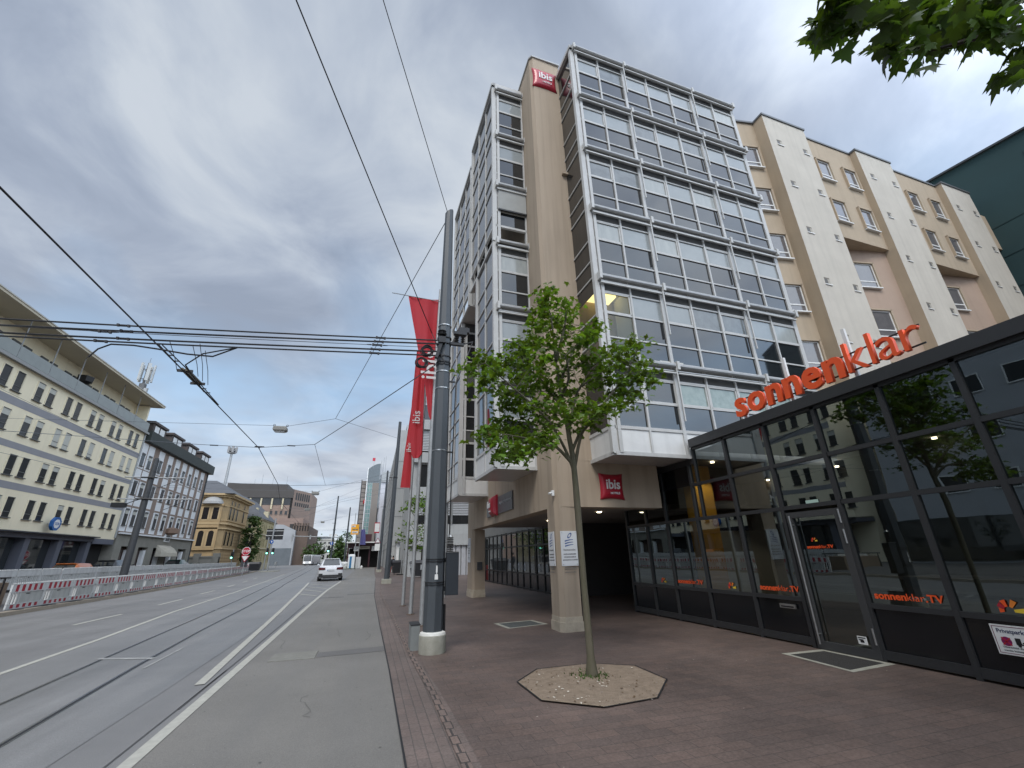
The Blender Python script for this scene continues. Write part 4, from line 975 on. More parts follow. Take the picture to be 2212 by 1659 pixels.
# tower with the swept glass top
tw = thing('glass_tower', 'tall dark tower with swept roof and green stair glazing', 'building', (-3.5, 170, 0))
teal_glass = mat('tower_glass', (0.055, 0.075, 0.082), 0.18, ior=1.8, var=0.4, vscale=0.15); stone = mat('grey_tower_stone', (0.16, 0.145, 0.13), 0.7, var=0.5, vscale=0.12, col2=(0.24, 0.19, 0.15))
b = MB(); n = 8
arc = [(x, 32.6 + 2.2 * (1 - (1 - x / 4.2) ** 2)) for x in [4.2 * k / n for k in range(n + 1)]]
b.poly([(0, 0, 0), (5.4, 0, 0), (5.4, 0, 29), (4.2, 0, 29)] + [(x, 0, z) for x, z in reversed(arc)], 0)
b.poly([(0, 0, 0), (0, 0, 32.6), (0, 18, 32.6), (0, 18, 0)], 0); b.poly([(5.4, 0, 0), (5.4, 18, 0), (5.4, 18, 29), (5.4, 0, 29)], 0)
b.poly([(4.2, 0, 29), (4.2, 18, 29), (4.2, 18, 34.8), (4.2, 0, 34.8)][::-1], 0)
for k in range(n): b.quad((arc[k][0], 0, arc[k][1]), (arc[k + 1][0], 0, arc[k + 1][1]), (arc[k + 1][0], 18, arc[k + 1][1]), (arc[k][0], 18, arc[k][1]), 0)
b.quad((4.2, 0, 29), (5.4, 0, 29), (5.4, 18, 29), (4.2, 18, 29), 0)
b.build('wall', teal_glass, tw)
b = MB(); b.box(0.15, 1.9, -0.06, -0.01, 4, 27.6, 0)
for k in range(16): b.box(0.15, 1.9, -0.12, -0.06, 4.6 + k * 1.5, 4.72 + k * 1.5, 1)
for x in (0.15, 0.95, 1.8): b.box(x, x + 0.1, -0.14, -0.06, 4, 27.6, 1)
b.build('stair_glazing', [mat('green_stair_glass', (0.10, 0.20, 0.18), 0.2, ior=1.7, var=0.5, vscale=0.5), alu_grey], tw)
b = MB(); b.box(1.95, 4.2, -0.05, 0.0, 3, 27.6); b.build('stone_face', stone, tw)
b = MB(); b.box(4.2, 5.4, -0.05, -0.01, 3, 18.5); b.build('recess', dark_void, tw)
b = MB(); b.box(-0.25, 0.0, -0.3, 0.2, 3, 33); b.build('edge_strip', white_paint, tw)
b = MB(); b.box(4.4, 6.2, 3, 6, 29, 31.2)
for x, h in ((4.5, 36.5), (5.3, 37.5), (6.0, 38.0), (5.0, 35)): b.tube([(x, 2, 29), (x, 2, h)], 0.07, 5)
b.build('roof_mast', galv, tw)
b = MB(); b.tube([(1.6, 0, 33), (1.8, 0, 36.4)], 0.05, 5); b.box(1.1, 2.1, -0.05, 0.05, 35.7, 36.9, 1); b.build('roof_sign', [galv, red_sign], tw)
sl = thing('slab_tower', 'slim brown slab tower with floor lines left of the glass tower', 'building', (-5.55, 172, 0))
b = MB(); b.box(0, 2.0, 0, 16, 0, 28.6, 0); b.build('wall', mat('slab_stone', (0.25, 0.225, 0.205), 0.8, var=0.3, vscale=0.3), sl)
b = MB()
for k in range(16): b.box(0.2, 2.0, -0.05, 0, 4 + k * 1.55, 4.2 + k * 1.55)
b.box(-0.1, 0.18, -0.1, 0.3, 0, 29); b.build('floor_band', mat('dark_band', (0.05, 0.045, 0.042), 0.6), sl)
b = MB(); b.lathe([(0.05, 20.0), (0.4, 20.4), (0.4, 21.3), (0.05, 21.8)], 1.6, -0.6, 10); b.build('red_lamp', mat('red_ball', (0.4, 0.01, 0.015), 0.4), sl)
wb = thing('white_block', 'white panelled block between the dark tower and the grey offices', 'building', (1.0, 122, 0))
b = MB(); b.box(0, 12, 0, 40, 0, 20.5); b.build('wall', mat('white_cladding', (0.52, 0.52, 0.55), 0.7, var=0.2, vscale=0.3), wb)
win_side(wb, [(2 + 4 * k, 5 + 4 * k, z, z + 1.6) for k in range(5) for z in (6, 10, 14)], 0, -1, glass_dark, 0.06, conc_grey)
b = MB(); b.box(0, 4, -0.4, 0, 20.5, 23.2); b.build('roof_box', galv, wb)
# dark red entrance canopy down the pavement
maroon = mat('maroon_steel', (0.055, 0.012, 0.018), 0.5, var=0.3, vscale=2)
kp = thing('entrance_canopy', 'dark red shopping arcade entrance with flat white edged canopy', 'shop', (-4.4, 95, 0))
b = MB(); b.box(-0.2, 6.4, -1.5, 3, 4.45, 4.65, 1); b.box(0, 6.2, 0, 0.3, 3.5, 4.44, 0)
for x in (0, 1.95, 4.0, 5.9): b.box(x, x + 0.28, 0, 0.28, 0, 3.5, 0)
b.box(2.8, 4.3, -0.2, 0.0, 4.65, 6.1, 0); b.box(0.3, 5.9, 1.5, 1.7, 0, 3.5, 2)
b.build('frame', [maroon, white_paint, dark_void], kp)
b = MB(); b.box(2.0, 4.1, -0.12, -0.03, 3.35, 3.85); b.build('fascia', mat('fascia_cream', (0.40, 0.37, 0.30), 0.6), kp)
b = MB(); b.box(2.4, 3.7, -0.13, -0.12, 3.5, 3.68); b.build('faded_lettering', mat('faded_ink', (0.22, 0.2, 0.17), 0.7), kp)
for x0 in (1.2, 4.5):
    ws = thing('hanging_board', 'white lettered board hung %s the arcade entrance' % ('left of' if x0 < 2 else 'right of'), 'sign', (-4.4 + x0, 94.6, 3.0), group='white boards at the arcade')
    b = MB(); b.box(0, 0.85, 0, 0.05, 0, 0.85); b.build('board', white_paint, ws); b = MB(); b.box(0.1, 0.35, -0.01, 0, 0.62, 0.72); b.box(0.1, 0.75, -0.01, 0, 0.40, 0.50); b.box(0.1, 0.6, -0.01, 0, 0.22, 0.30); b.build('print', mat('pale_print', (0.3, 0.28, 0.3), 0.7), ws)
# yellow direction sign
yp = mat('traffic_yellow', (0.80, 0.36, 0.008), 0.5)
ys = thing('direction_sign', 'orange yellow direction sign board high on a steel post', 'sign', (-3.0, 88, 0))
b = MB(); b.tube([(0.25, 0.1, 0), (0.2, 0.1, 7.4)], 0.08, 8); b.tube([(-0.25, 0.1, 5.8), (-0.3, 0.1, 9.5)], 0.05, 6); b.build('post', galv, ys)
b = MB(); b.box(-0.82, 0.52, 0, 0.06, 5.72, 7.48); b.build('board', yp, ys, bevel=0.02)
b = MB(); b.box(-0.72, -0.1, -0.02, 0, 7.0, 7.3); b.box(-0.6, 0.4, -0.02, 0, 5.95, 6.3); b.build('white_field', white_paint, ys)
b = MB(); b.box(-0.68, 0.35, -0.02, 0, 6.60, 6.68); b.box(-0.5, -0.2, -0.02, 0, 6.50, 6.60); b.box(0.05, 0.3, -0.02, 0, 6.5, 6.6); b.box(-0.66, -0.3, -0.025, -0.02, 7.08, 7.2); b.box(-0.5, 0.3, -0.025, -0.02, 6.08, 6.18); b.build('print', grey_ink, ys)
bn = thing('blue_banner', 'drooping violet blue banner on a slim flagpole at the arcade', 'flag', (-2.15, 91.5, 0))
b = MB(); b.tube([(-0.02, 0, 0), (-0.08, 0, 7.2)], 0.06, 6); b.build('pole', galv, bn)
b = MB(); n = 8
for k in range(n):
    z0, z1 = 6.8 - 2.75 * k / n, 6.8 - 2.75 * (k + 1) / n
    for j in range(4):
        f = lambda u, z: (0.03 + u * (0.72 + 0.32 * (6.8 - z) / 2.75), 0.12 * math.sin(u * 6 + z), z)
        b.quad(f(j / 4, z1), f((j + 1) / 4, z1), f((j + 1) / 4, z0), f(j / 4, z0))
b.build('cloth', mat('banner_blue', (0.10, 0.10, 0.27), 0.8, var=0.3, vscale=2), bn, smooth=True)
# portable toilet and the box beside it
pt = thing('portable_toilet', 'white portable toilet with blue door strip by the kerb', 'toilet', (-3.1, 86, 0))
b = MB(); b.box(-0.55, 0.55, -0.55, 0.55, 0.08, 2.1); b.tube_rings([[(0.55 * r * sx, 0.55 * r * sy, z) for sx, sy in ((-1, -1), (1, -1), (1, 1), (-1, 1))] for r, z in ((1.04, 2.1), (0.9, 2.28), (0.6, 2.36))]); b.build('cabin', mat('white_plastic', (0.70, 0.72, 0.72), 0.4), pt, bevel=0.05)
b = MB(); b.box(-0.30, 0.02, -0.58, -0.55, 0.12, 2.0); b.build('door_strip', mat('blue_plastic', (0.02, 0.16, 0.34), 0.4), pt)
hb = thing('site_box', 'pale grey site cabinet standing right of the portable toilet', 'cabinet', (-2.05, 86.3, 0))
b = MB(); b.box(-0.4, 0.45, -0.4, 0.4, 0.05, 1.9); b.box(-0.02, 0.0, -0.43, -0.40, 0.1, 1.85, 1); b.build('body', [mat('pale_grey_plastic', (0.55, 0.56, 0.56), 0.5, var=0.3, vscale=4), galv], hb, bevel=0.03)
b = MB(); b.lathe([(0.2, 0.0), (0.22, 0.35), (0.05, 0.5)], 0, 0, 8); o = b.build('white_bollard', white_paint, loc=(-1.35, 86, 0)); tag(o, 'small white concrete bollard right of the grey site cabinet', 'bollard')
# big bags of rubble behind the white car
for k, (x, y) in enumerate(((-5.6, 92), (-4.9, 93), (-4.2, 90), (-5.2, 96), (-6.1, 94))):
    b = MB(); b.tube_rings([[(0.5 * r * math.cos(a * PI / 5), 0.5 * r * math.sin(a * PI / 5), z) for a in range(10)] for r, z in ((0.9, 0), (1.08, 0.4), (1.0, 0.95), (0.5, 1.15))])
    o = b.build('bulk_bag', mat('bag_white', (0.66, 0.66, 0.64), 0.8, var=0.3, vscale=6), loc=(x, y, 0)); tag(o, 'white bulk bag in the heap on the verge behind the car', 'bag', 'white bulk bags on the verge')
b = MB(); b.poly([(-8.0, 84, 0.012), (-2.2, 84, 0.012), (-2.6, 100, 0.012), (-9.5, 104, 0.012)]); o = b.build('verge', mat('verge_grass', (0.05, 0.075, 0.025), 0.9, var=0.5, vscale=2)); o['kind'] = 'structure'
# bins at the foot of the grey offices
def bin_(label, x, y, rz):
    t = thing('wheeled_bin', label, 'bin', (x, y, 0), rz, 'dark bins at the offices')
    b = MB(); b.tube_rings([[(sx * w, sy * d, z) for sx, sy in ((-1, -1), (1, -1), (1, 1), (-1, 1))] for w, d, z in ((0.5, 0.36, 0.14), (0.66, 0.5, 1.15))]); b.build('body', mat('bin_black', (0.02, 0.021, 0.024), 0.5), t)
    b = MB(); b.tube_rings([[(sx * w, sy * d, z) for sx, sy in ((-1, -1), (1, -1), (1, 1), (-1, 1))] for w, d, z in ((0.7, 0.54, 1.15), (0.68, 0.5, 1.28), (0.4, 0.3, 1.38))]); b.build('lid', mat('bin_lid', (0.035, 0.035, 0.04), 0.4), t)
    for sx in (-0.42, 0.42):
        b = MB(); b.tube([(sx, -0.3, 0.08), (sx + 0.05, -0.3, 0.08)], 0.08, 8); b.build('wheel', black_rubber, t)
bin_('dark wheeled bin with paper notice at the office wall', 2.85, 50.5, 0.1); bin_('second dark wheeled bin behind the pavement sapling', 3.9, 40.5, -0.1)
# small sign post with base between the poles
sp = thing('temporary_sign_post', 'bare grey temporary sign post in a rubber foot on the pavement', 'sign post', (3.03, 48.3, 0))
b = MB(); b.tube([(0, 0, 0.1), (0.03, 0, 2.7)], 0.04, 8); b.build('post', galv, sp); b = MB(); b.box(-0.4, 0.35, -0.2, 0.2, 0, 0.12); b.build('foot', black_rubber, sp, bevel=0.02)
# far white neoclassical house closing the street
fw = thing('far_white_house', 'distant white house with rows of windows closing the street', 'building', (-33, 260, 0))
b = MB(); b.box(0, 13, 0, 15, 0, 11.2, 0); b.box(-0.3, 13.3, -0.4, 15, 11.2, 11.8, 0); b.box(13, 21, 4, 18, 0, 9.6, 0); b.tube_rings([[(x, y, z) for x, y in ((x0, y0), (x1, y0), (x1, y1), (x0, y1))] for x0, x1, y0, y1, z in ((-0.2, 13.2, -0.3, 15, 11.8), (3, 10, 5, 10, 13.2))], 1); b.build('wall', [mat('house_white', (0.56, 0.54, 0.48), 0.8), mat('grey_slate_roof', (0.10, 0.11, 0.115), 0.7, var=0.3, vscale=1)], fw)
win_face(fw, [(0.8 + 2.05 * k, 1.8 + 2.05 * k, z, z + h) for k in range(6) for z, h in ((9.2, 1.1), (5.5, 2.2), (1.6, 2.4))], 0.0, glass_dark, 0.15, MATS['house_white'], fw=0.12)
b = MB(); b.box(-0.1, 13.1, -0.35, 0, 8.0, 8.35)
for k in range(7): b.box(-0.05 + 2.05 * k, 0.45 + 2.05 * k, -0.2, 0, 0, 11)
b.build('cornice', MATS['house_white'], fw)
b = MB(); b.box(0.6, 1.9, 4, 5.3, 11.8, 14.6); b.lathe([(0.85, 14.6), (0.9, 15.2), (0.5, 15.9), (0.1, 16.4)], 1.25, 4.6, 10); b.build('turret', mat('turret_copper', (0.2, 0.24, 0.22), 0.7), fw)

# ================================================================== left side of the street
mat('sill_dark', (0.10, 0.10, 0.095), 0.7)
cream = mat('cream_render', (0.84, 0.745, 0.54), 0.9, var=0.12, vscale=0.5, bump=0.15, bscale=50, streak=0.12)
band = mat('grey_band', (0.29, 0.285, 0.295), 0.85, var=0.2, vscale=1)
reveal = mat('window_reveal', (0.74, 0.66, 0.49), 0.9)
shutter = mat('rolled_shutter', (0.50, 0.49, 0.43), 0.7, var=0.2, vscale=6)
XL = -24.0
b1 = thing('cream_office_building', 'cream office building with grey bands, paired windows and wide flat eaves', 'building', (XL, 54.0, 0))
Y0, Y1 = -26.0, 0.0
b = MB(); b.box(-12, 0, Y0, Y1, 3.85, 14.55); b.box(-12, -1.5, Y0, Y1, 14.55, 17.6); b.box(-1.5, -0.25, Y1 - 0.3, Y1, 14.55, 17.4); b.box(-12, -2.2, Y0, Y1, 0, 3.85)
b.build('wall', cream, b1)
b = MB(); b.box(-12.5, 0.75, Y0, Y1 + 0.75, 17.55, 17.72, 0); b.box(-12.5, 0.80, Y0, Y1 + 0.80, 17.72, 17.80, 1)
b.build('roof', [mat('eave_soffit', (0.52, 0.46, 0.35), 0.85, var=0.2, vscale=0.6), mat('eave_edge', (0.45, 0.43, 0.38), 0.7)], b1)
b = MB()
for z0, z1 in ((11.78, 12.3), (9.12, 9.55), (6.56, 7.02)): b.box(0, 0.012, Y0, Y1 - 0.02, z0, z1)
b.build('colour_band', band, b1)
b = MB(); b.box(-1.5, 0.25, Y0, Y1, 14.42, 14.62); b.box(0.25, 0.33, Y0, Y1, 14.36, 14.56); b.build('balcony_slab', mat('slab_grey', (0.30, 0.30, 0.29), 0.8), b1)
frost = mat('frosted_balcony_glass', (0.27, 0.29, 0.275), 0.4, var=0.25, vscale=1.5)
for k in range(8):
    y1 = Y1 - 0.2 - k * 3.2; y0 = y1 - 3.1
    b = MB(); b.box(0.16, 0.20, y0, y1, 14.66, 15.5); b.build('balcony_glass', frost, b1)
    b = MB(); b.bar((0.18, y0 - 0.04, 14.62), (0.18, y0 - 0.04, 17.55), 0.05, 0.05); b.build('balcony_post', galv, b1)
for k in range(9):
    for yo in (0.0, 1.1):
        y = Y1 - 2.0 - k * 2.95 - yo
        b = MB(); b.box(-1.5, -1.47, y, y + 0.75, 15.7, 16.55, 0); b.box(-1.47, -1.43, y - 0.04, y + 0.0, 15.65, 16.6, 1); b.box(-1.47, -1.40, y - 0.04, y + 0.79, 16.45, 16.6, 2); b.build('attic_window', [glass_far, reveal, MATS['sill_dark']], b1)
WROWS = ((4.77, 6.05), (7.42, 8.72), (10.12, 11.42), (12.66, 13.98))
rs_ = random.Random(11)
def pair_win(y, z0, z1, sh):
    b = MB(); w = 0.72
    b.box(0, 0.004, y, y + w, z0, z1, 0)
    if sh > 0: b.box(0.004, 0.018, y + 0.02, y + w - 0.02, z1 - (z1 - z0) * sh, z1, 2)
    b.box(0.004, 0.05, y - 0.05, y, z0, z1 + 0.04, 1); b.box(0.004, 0.05, y + w, y + w + 0.05, z0, z1 + 0.04, 1)
    b.box(0.004, 0.05, y, y + w, z1, z1 + 0.04, 3)
    b.box(0.0, 0.13, y - 0.09, y + w + 0.09, z0 - 0.06, z0 - 0.002, 3)
    b.box(0.006, 0.03, y, y + w, z0 + 0.34, z0 + 0.38, 3)
    b.build('window', [glass_far, reveal, shutter, MATS['sill_dark']], b1)
for k in range(8):
    for r, (z0, z1) in enumerate(WROWS):
        for j, yo in enumerate((-0.98, 0.27)):
            yc = -2.15 - 3.32 * k + yo
            sh = 0.0
            if r == 2: sh = {0: 1.0, 1: (0.0, 1.0)[j], 2: (0.0, 0.9)[j], 3: 1.0}.get(k, 0.3)
            elif r == 3: sh = rs_.choice((0, 0, 0.25, 0.25))
            elif rs_.random() < 0.2: sh = 0.25
            pair_win(yc, z0, z1, sh)
b = MB(); b.tube([(0.06, -0.12, 4.0), (0.06, -0.12, 14.5)], 0.09, 8); b.build('downpipe', galv, b1)
shop_dark = mat('shop_fascia', (0.035, 0.036, 0.045), 0.5, var=0.2, vscale=2)
b = MB(); b.box(-2.2, 0.02, Y0, -3.6, 3.55, 3.85); b.box(-2.0, 0.0, -3.5, 0, 3.4, 3.85)
for y in (-24, -20, -16, -11.8, -8.0, -4.0): b.box(-2.0, -0.1, y, y + 0.55, 0, 3.55)
b.build('shop_frame', [mat('pier_slate', (0.12, 0.125, 0.15), 0.7, var=0.2, vscale=1)], b1)
b = MB(); b.box(-2.2, 0.45, Y0, -3.4, 3.86, 3.95); b.build('shop_canopy', shop_dark, b1)
for k, y in enumerate((-23.4, -19.4, -15.4, -11.2, -7.4)):
    b = MB(); b.quad((-0.6, y, 0.4), (-0.6, y + 3.4, 0.4), (-0.6, y + 3.4, 3.5), (-0.6, y, 3.5), 0); b.quad((-0.59, y, 0.4), (-0.59, y + 3.4, 0.4), (-0.59, y + 3.4, 1.1), (-0.59, y, 1.1), 1); b.build('shop_window', [glass_shop, mat('frosted_strip', (0.20, 0.25, 0.25), 0.4)], b1)
b = MB(); b.box(-0.9, -0.8, -3.4, 0, 0.4, 3.4); b.build('garage_gate', dark_void, b1)

# octagonal blue sign on the cream wall
ts = thing('octagon_sign', 'projecting blue octagonal sign with white centre on the cream wall', 'sign', (XL + 0.02, 43.7, 4.62))
def octa(r, x, m, nm, d=0.05):
    b = MB(); P = [(r * math.cos(PI / 8 + k * PI / 4), r * math.sin(PI / 8 + k * PI / 4)) for k in range(8)]
    b.tube_rings([[(x0 + 0.55, y * 1.05, z) for y, z in P] for x0 in (x, x + d)]); return b.build(nm, m, ts)
octa(0.52, -0.15, mat('sign_blue', (0.02, 0.11, 0.32), 0.4), 'board', 0.2); octa(0.34, 0.051, white_paint, 'centre', 0.01)
text('lettering', 'TÜV', MATS['sign_blue'], ts, (0.62, -0.26, -0.1), EAST, 0.27, 0.004, 0.004)
b = MB(); b.tube([(0, 0, 0), (0.4, 0, 0)], 0.04, 6); b.build('bracket', galv, ts)
tp = thing('parasol', 'folded black parasol standing on the top balcony', 'parasol', (XL - 0.6, 43.2, 14.62))
b = MB(); b.lathe([(0.03, 0), (0.03, 1.2), (0.12, 1.25), (0.55, 1.5), (0.62, 1.95), (0.3, 2.05)], 0, 0, 6); b.build('canopy', black_metal, tp)
# mobile antenna on the cream roof
an = thing('mobile_antenna', 'mobile phone antenna mast with white panels on the cream roof', 'antenna', (XL - 1.2, 53.2, 17.8))
b = MB(); b.lathe([(0.35, 0), (0.35, 1.9), (0.12, 2.0), (0.12, 4.4)], 0, 0, 8); b.tube([(0, 0, 4.4), (0, 0, 5.0)], 0.02, 5)
for z in (0.9, 1.5, 2.5, 3.6): b.tube([(-0.5, -0.3, z), (0.5, 0.3, z)], 0.04, 5); b.tube([(0.5, -0.4, z), (-0.4, 0.4, z)], 0.04, 5)
b.build('mast', mat('mast_grey', (0.10, 0.10, 0.10), 0.6), an)
for a in (0.2, 1.5, 2.8, 4.1, 5.3):
    b = MB(); b.box(-0.14, 0.14, -0.07, 0.07, 2.2, 4.2); b.build('antenna_panel', mat('antenna_grey', (0.42, 0.43, 0.42), 0.6), an, loc=(0.6 * math.cos(a), 0.6 * math.sin(a), 0), rotz=a + PI / 2)
b = MB(); b.box(0.3, 0.6, -0.3, 0, 0.9, 1.4); b.build('radio_unit', galv, an)

# striped building with dark mansard
b2 = thing('striped_building', 'brown and white striped building with dark mansard and stone ground floor', 'building', (XL, 54.3, 0))
brown = mat('brown_strip_render', (0.27, 0.205, 0.165), 0.9, var=0.2, vscale=1); white_r = mat('white_render', (0.76, 0.76, 0.75), 0.85, var=0.15, vscale=1)
b = MB(); b.box(-12, 0, 0, 20.0, 4.55, 13.7); b.box(-12, 0, 0, 20.0, 0, 0.4); b.build('wall', brown, b2)
dkm = mat('dark_green_mansard', (0.035, 0.042, 0.037), 0.6, var=0.4, vscale=1)
b = MB(); b.prism([(-12, -0.1), (0.5, -0.1), (0.5, 20.8), (-12, 20.8)], 13.7, 14.85); b.tube_rings([[(x1, y0, z), (x1, y1, z), (x0, y1, z), (x0, y0, z)][::-1] for x0, x1, y0, y1, z in ((-11.9, -0.2, 0, 20.2, 14.85), (-11, -1.2, 0.6, 19.6, 15.9))]); 
b.build('roof', dkm, b2)
for k in range(4):
    y = 0.8 + k * 5.0; b = MB(); b.box(-2.0, 0.05, y, y + 3.2, 14.86, 15.9, 0); b.box(-2.1, 0.2, y - 0.2, y + 3.4, 15.9, 16.15, 0); b.box(0.05, 0.07, y + 0.4, y + 1.4, 15.05, 15.75, 1); b.box(0.05, 0.07, y + 1.7, y + 2.8, 15.05, 15.75, 1); b.build('dormer', [mat('dormer_brown', (0.07, 0.055, 0.05), 0.7), white_paint], b2)
cols = [0.45, 2.05, 4.65, 7.1, 9.3, 11.5, 13.7, 15.85, 18.2]
for i, y in enumerate(cols):
    b = MB(); b.box(0, 0.03, y - 0.72, y + 0.62, 4.7, 13.55)
    b.build('white_strip', white_r, b2)
    for z in (7.05, 9.75):
        b = MB(); b.box(0.03, 0.045, y - 0.74, y + 0.64, z - 0.03, z + 0.16); b.box(0.03, 0.045, y - 0.74, y + 0.64, z + 1.10, z + 1.18); b.build('strip_joint', brown, b2)
    for z0, z1 in ((5.25, 6.85), (8.3, 9.6), (11.2, 12.5)):
        b = MB(); n = 6; w = 0.36; p = [(0.05, y - w, z0), (0.05, y + w, z0)] + [(0.05, y + w * math.cos(PI * k / n), z1 - 0.12 + 0.12 * math.sin(PI * k / n)) for k in range(n + 1)]
        b.poly(p, 0); b.box(0.05, 0.09, y - w, y + w, z1 - 0.16, z1 + 0.03, 1)
        if z0 < 6 or i in (1, 4): b.box(0.052, 0.06, y - w + 0.03, y + w - 0.03, z1 - 0.5, z1 - 0.1, 2)
        b.box(0.05, 0.14, y - w - 0.05, y + w + 0.05, z0 - 0.06, z0, 1)
        b.build('window', [glass_far, MATS['sill_dark'], shutter], b2)
stone_g = mat('grey_sandstone', (0.27, 0.255, 0.215), 0.9, var=0.4, vscale=1.2, bump=0.3, bscale=20)
b = MB(); b.box(-12, 0.04, 0, 20, 3.3, 4.54, 0); b.box(0.04, 0.3, 0, 20, 4.42, 4.56, 1)
for y in (0, 3.6, 7.2, 10.8, 14.4, 18.6): b.box(-1, 0.06, y, y + 1.3, 0.4, 3.3, 0)
b.build('ground_floor', [stone_g, white_r], b2)
for y in (1.3, 4.9, 8.5, 12.1, 15.7):
    b = MB(); b.quad((-0.5, y, 0.4), (-0.5, y + 2.9, 0.4), (-0.5, y + 2.9, 3.3), (-0.5, y, 3.3), 0); b.box(-0.45, -0.1, y + 1.8, y + 2.3, 0.4, 3.0, 1); b.build('arched_opening', [mat('bar_window', (0.05, 0.035, 0.028), 0.2, ior=1.6, var=0.8, vscale=1.2, col2=(0.09, 0.05, 0.03)), white_r], b2)
b = MB(); n = 8
b.tube_rings([[(0.05 + r * 1.5 * math.sin(PI * k / n), 11.2 + 1.9 * math.cos(PI * k / n), z) for k in range(n + 1)] for r, z in ((1.0, 2.35), (0.95, 2.75), (0.6, 3.3), (0.1, 3.6))]); b.build('awning', mat('cream_awning', (0.45, 0.41, 0.33), 0.8, var=0.3, vscale=3), b2)
b = MB(); b.box(0.05, 0.2, 10.6, 12.0, 4.0, 4.8, 0); b.box(0.2, 0.22, 10.75, 11.85, 4.1, 4.7, 1); b.lathe([(0.3, 4.8), (0.8, 5.0), (0.7, 5.5), (0.1, 5.7)], 0.4, 11.3, 8, 2); b.build('tavern_crest', [white_paint, grey_ink, mat('crest_brown', (0.2, 0.13, 0.09), 0.8)], b2)
b = MB(); b.tube([(0.08, 19.9, 0.4), (0.08, 19.9, 13.6)], 0.09, 6); b.build('downpipe', mat('dark_pipe', (0.05, 0.055, 0.06), 0.5), b2)

# ochre villa with corner oriel
ochre = mat('ochre_sandstone', (0.45, 0.315, 0.165), 0.9, var=0.35, vscale=0.8, bump=0.4, bscale=14, streak=0.25); ochre_l = mat('pale_ochre_trim', (0.50, 0.365, 0.20), 0.85, var=0.3, vscale=1.5)
b3 = thing('ochre_villa', 'ornate ochre stone villa with hipped slate roof and domed oriel', 'building', (XL, 87, 0))
b = MB(); b.prism([(-13, 0), (-0.9, 0), (0, 0.9), (0, 13.6), (-13, 13.6)], 0, 12.3); b.build('wall', ochre, b3)
b = MB()
for z, o_, h in ((12.2, 0.75, 0.3), (11.9, 0.4, 0.3), (7.5, 0.35, 0.3), (6.75, 0.3, 0.22), (8.1, 0.15, 0.15), (3.6, 0.25, 0.25), (10.45, 0.15, 0.12)):
    b.prism([(-13, -o_), (-0.9 + o_ * 0.3, -o_), (o_, 0.9 - o_ * 0.3), (o_, 13.6 + o_), (-13, 13.6 + o_)], z, z + h)
b.build('cornice', ochre_l, b3)
slate_roof = mat('slate_roof', (0.10, 0.105, 0.115), 0.75, var=0.35, vscale=1.2)
b = MB(); b.tube_rings([[(x1, y0, z), (x1, y1, z), (x0, y1, z), (x0, y0, z)][::-1] for x0, x1, y0, y1, z in ((-14, 0.75, -0.75, 14.4, 12.5), (-10, -4, 5, 9, 15.4))]); b.build('roof', slate_roof, b3)
def arch(parent, pts_fn, w, z0, z1, trim, name='window', round_=True):
    b = MB(); n = 8
    out = [pts_fn(-w, z0), pts_fn(w, z0)] + ([pts_fn(w * math.cos(PI * k / n), z1 + w * math.sin(PI * k / n)) for k in range(n + 1)] if round_ else [pts_fn(w, z1), pts_fn(-w, z1)])
    b.poly(out, 0); 
    for a in (-w - 0.22, w): 
        b.quad(pts_fn(a, z0 - 0.1, 1), pts_fn(a + 0.22, z0 - 0.1, 1), pts_fn(a + 0.22, z1 + 0.1, 1), pts_fn(a, z1 + 0.1, 1), 1)
    b.quad(pts_fn(-w - 0.3, z0 - 0.25, 1), pts_fn(w + 0.3, z0 - 0.25, 1), pts_fn(w + 0.3, z0 - 0.05, 1), pts_fn(-w - 0.3, z0 - 0.05, 1), 1)
    b.build(name, [mat('deep_window', (0.022, 0.02, 0.02), 0.15), trim], parent)
for x in (-1.55, -3.0):
    arch(b3, lambda a, z, k=0, x=x: (x + a, -0.32 - 0.02 * k - 0.005, z), 0.42, 8.3, 10.2, ochre_l, round_=False)
    arch(b3, lambda a, z, k=0, x=x: (x + a, -0.32 - 0.02 * k - 0.005, z), 0.40, 4.1, 6.1, ochre_l)
b = MB(); b.box(-3.9, -0.7, -0.30, 0, 3.5, 10.5); b.box(-4.1, -0.5, -0.42, 0, 10.5, 10.8); b.build('oriel', ochre, b3)
b = MB(); b.tube_rings([[(-2.3 + 1.6 * r * math.cos(PI * k / 8), -0.1 - 1.0 * r * math.sin(PI * k / 8), z) for k in range(9)] for r, z in ((1, 10.8), (0.95, 11.2), (0.7, 11.7), (0.3, 12.0))]); b.build('dome', mat('lead_dome', (0.36, 0.36, 0.35), 0.6, var=0.4, vscale=2), b3)
for y in (2.0, 4.0, 6.2, 10.5):
    arch(b3, lambda a, z, k=0, y=y: (0.03 + 0.02 * k, y + a, z), 0.45, 8.4, 10.0, ochre_l)
    arch(b3, lambda a, z, k=0, y=y: (0.03 + 0.02 * k, y + a, z), 0.45, 4.2, 6.0, ochre_l)
    arch(b3, lambda a, z, k=0, y=y: (0.03 + 0.02 * k, y + a, z), 0.30, 10.8, 11.5, ochre_l, round_=False)
b = MB()
for k in range(14): b.box(-12.9, -4.2, -0.03, 0, 0.2 + k * 0.5, 0.24 + k * 0.5); b.box(0, 0.03, 1.0, 13.5, 0.2 + k * 0.5, 0.24 + k * 0.5)
b.build('stone_joint', mat('joint_brown', (0.2, 0.12, 0.05), 0.9), b3)
gw = thing('garden_wall', 'grey sandstone balustrade wall with planting before the ochre villa', 'wall', (-29, 82, 0))
b = MB(); b.box(-5, 6.6, 0, 0.5, 0, 2.3); b.box(-5.1, 6.7, -0.1, 0.6, 2.3, 2.5)
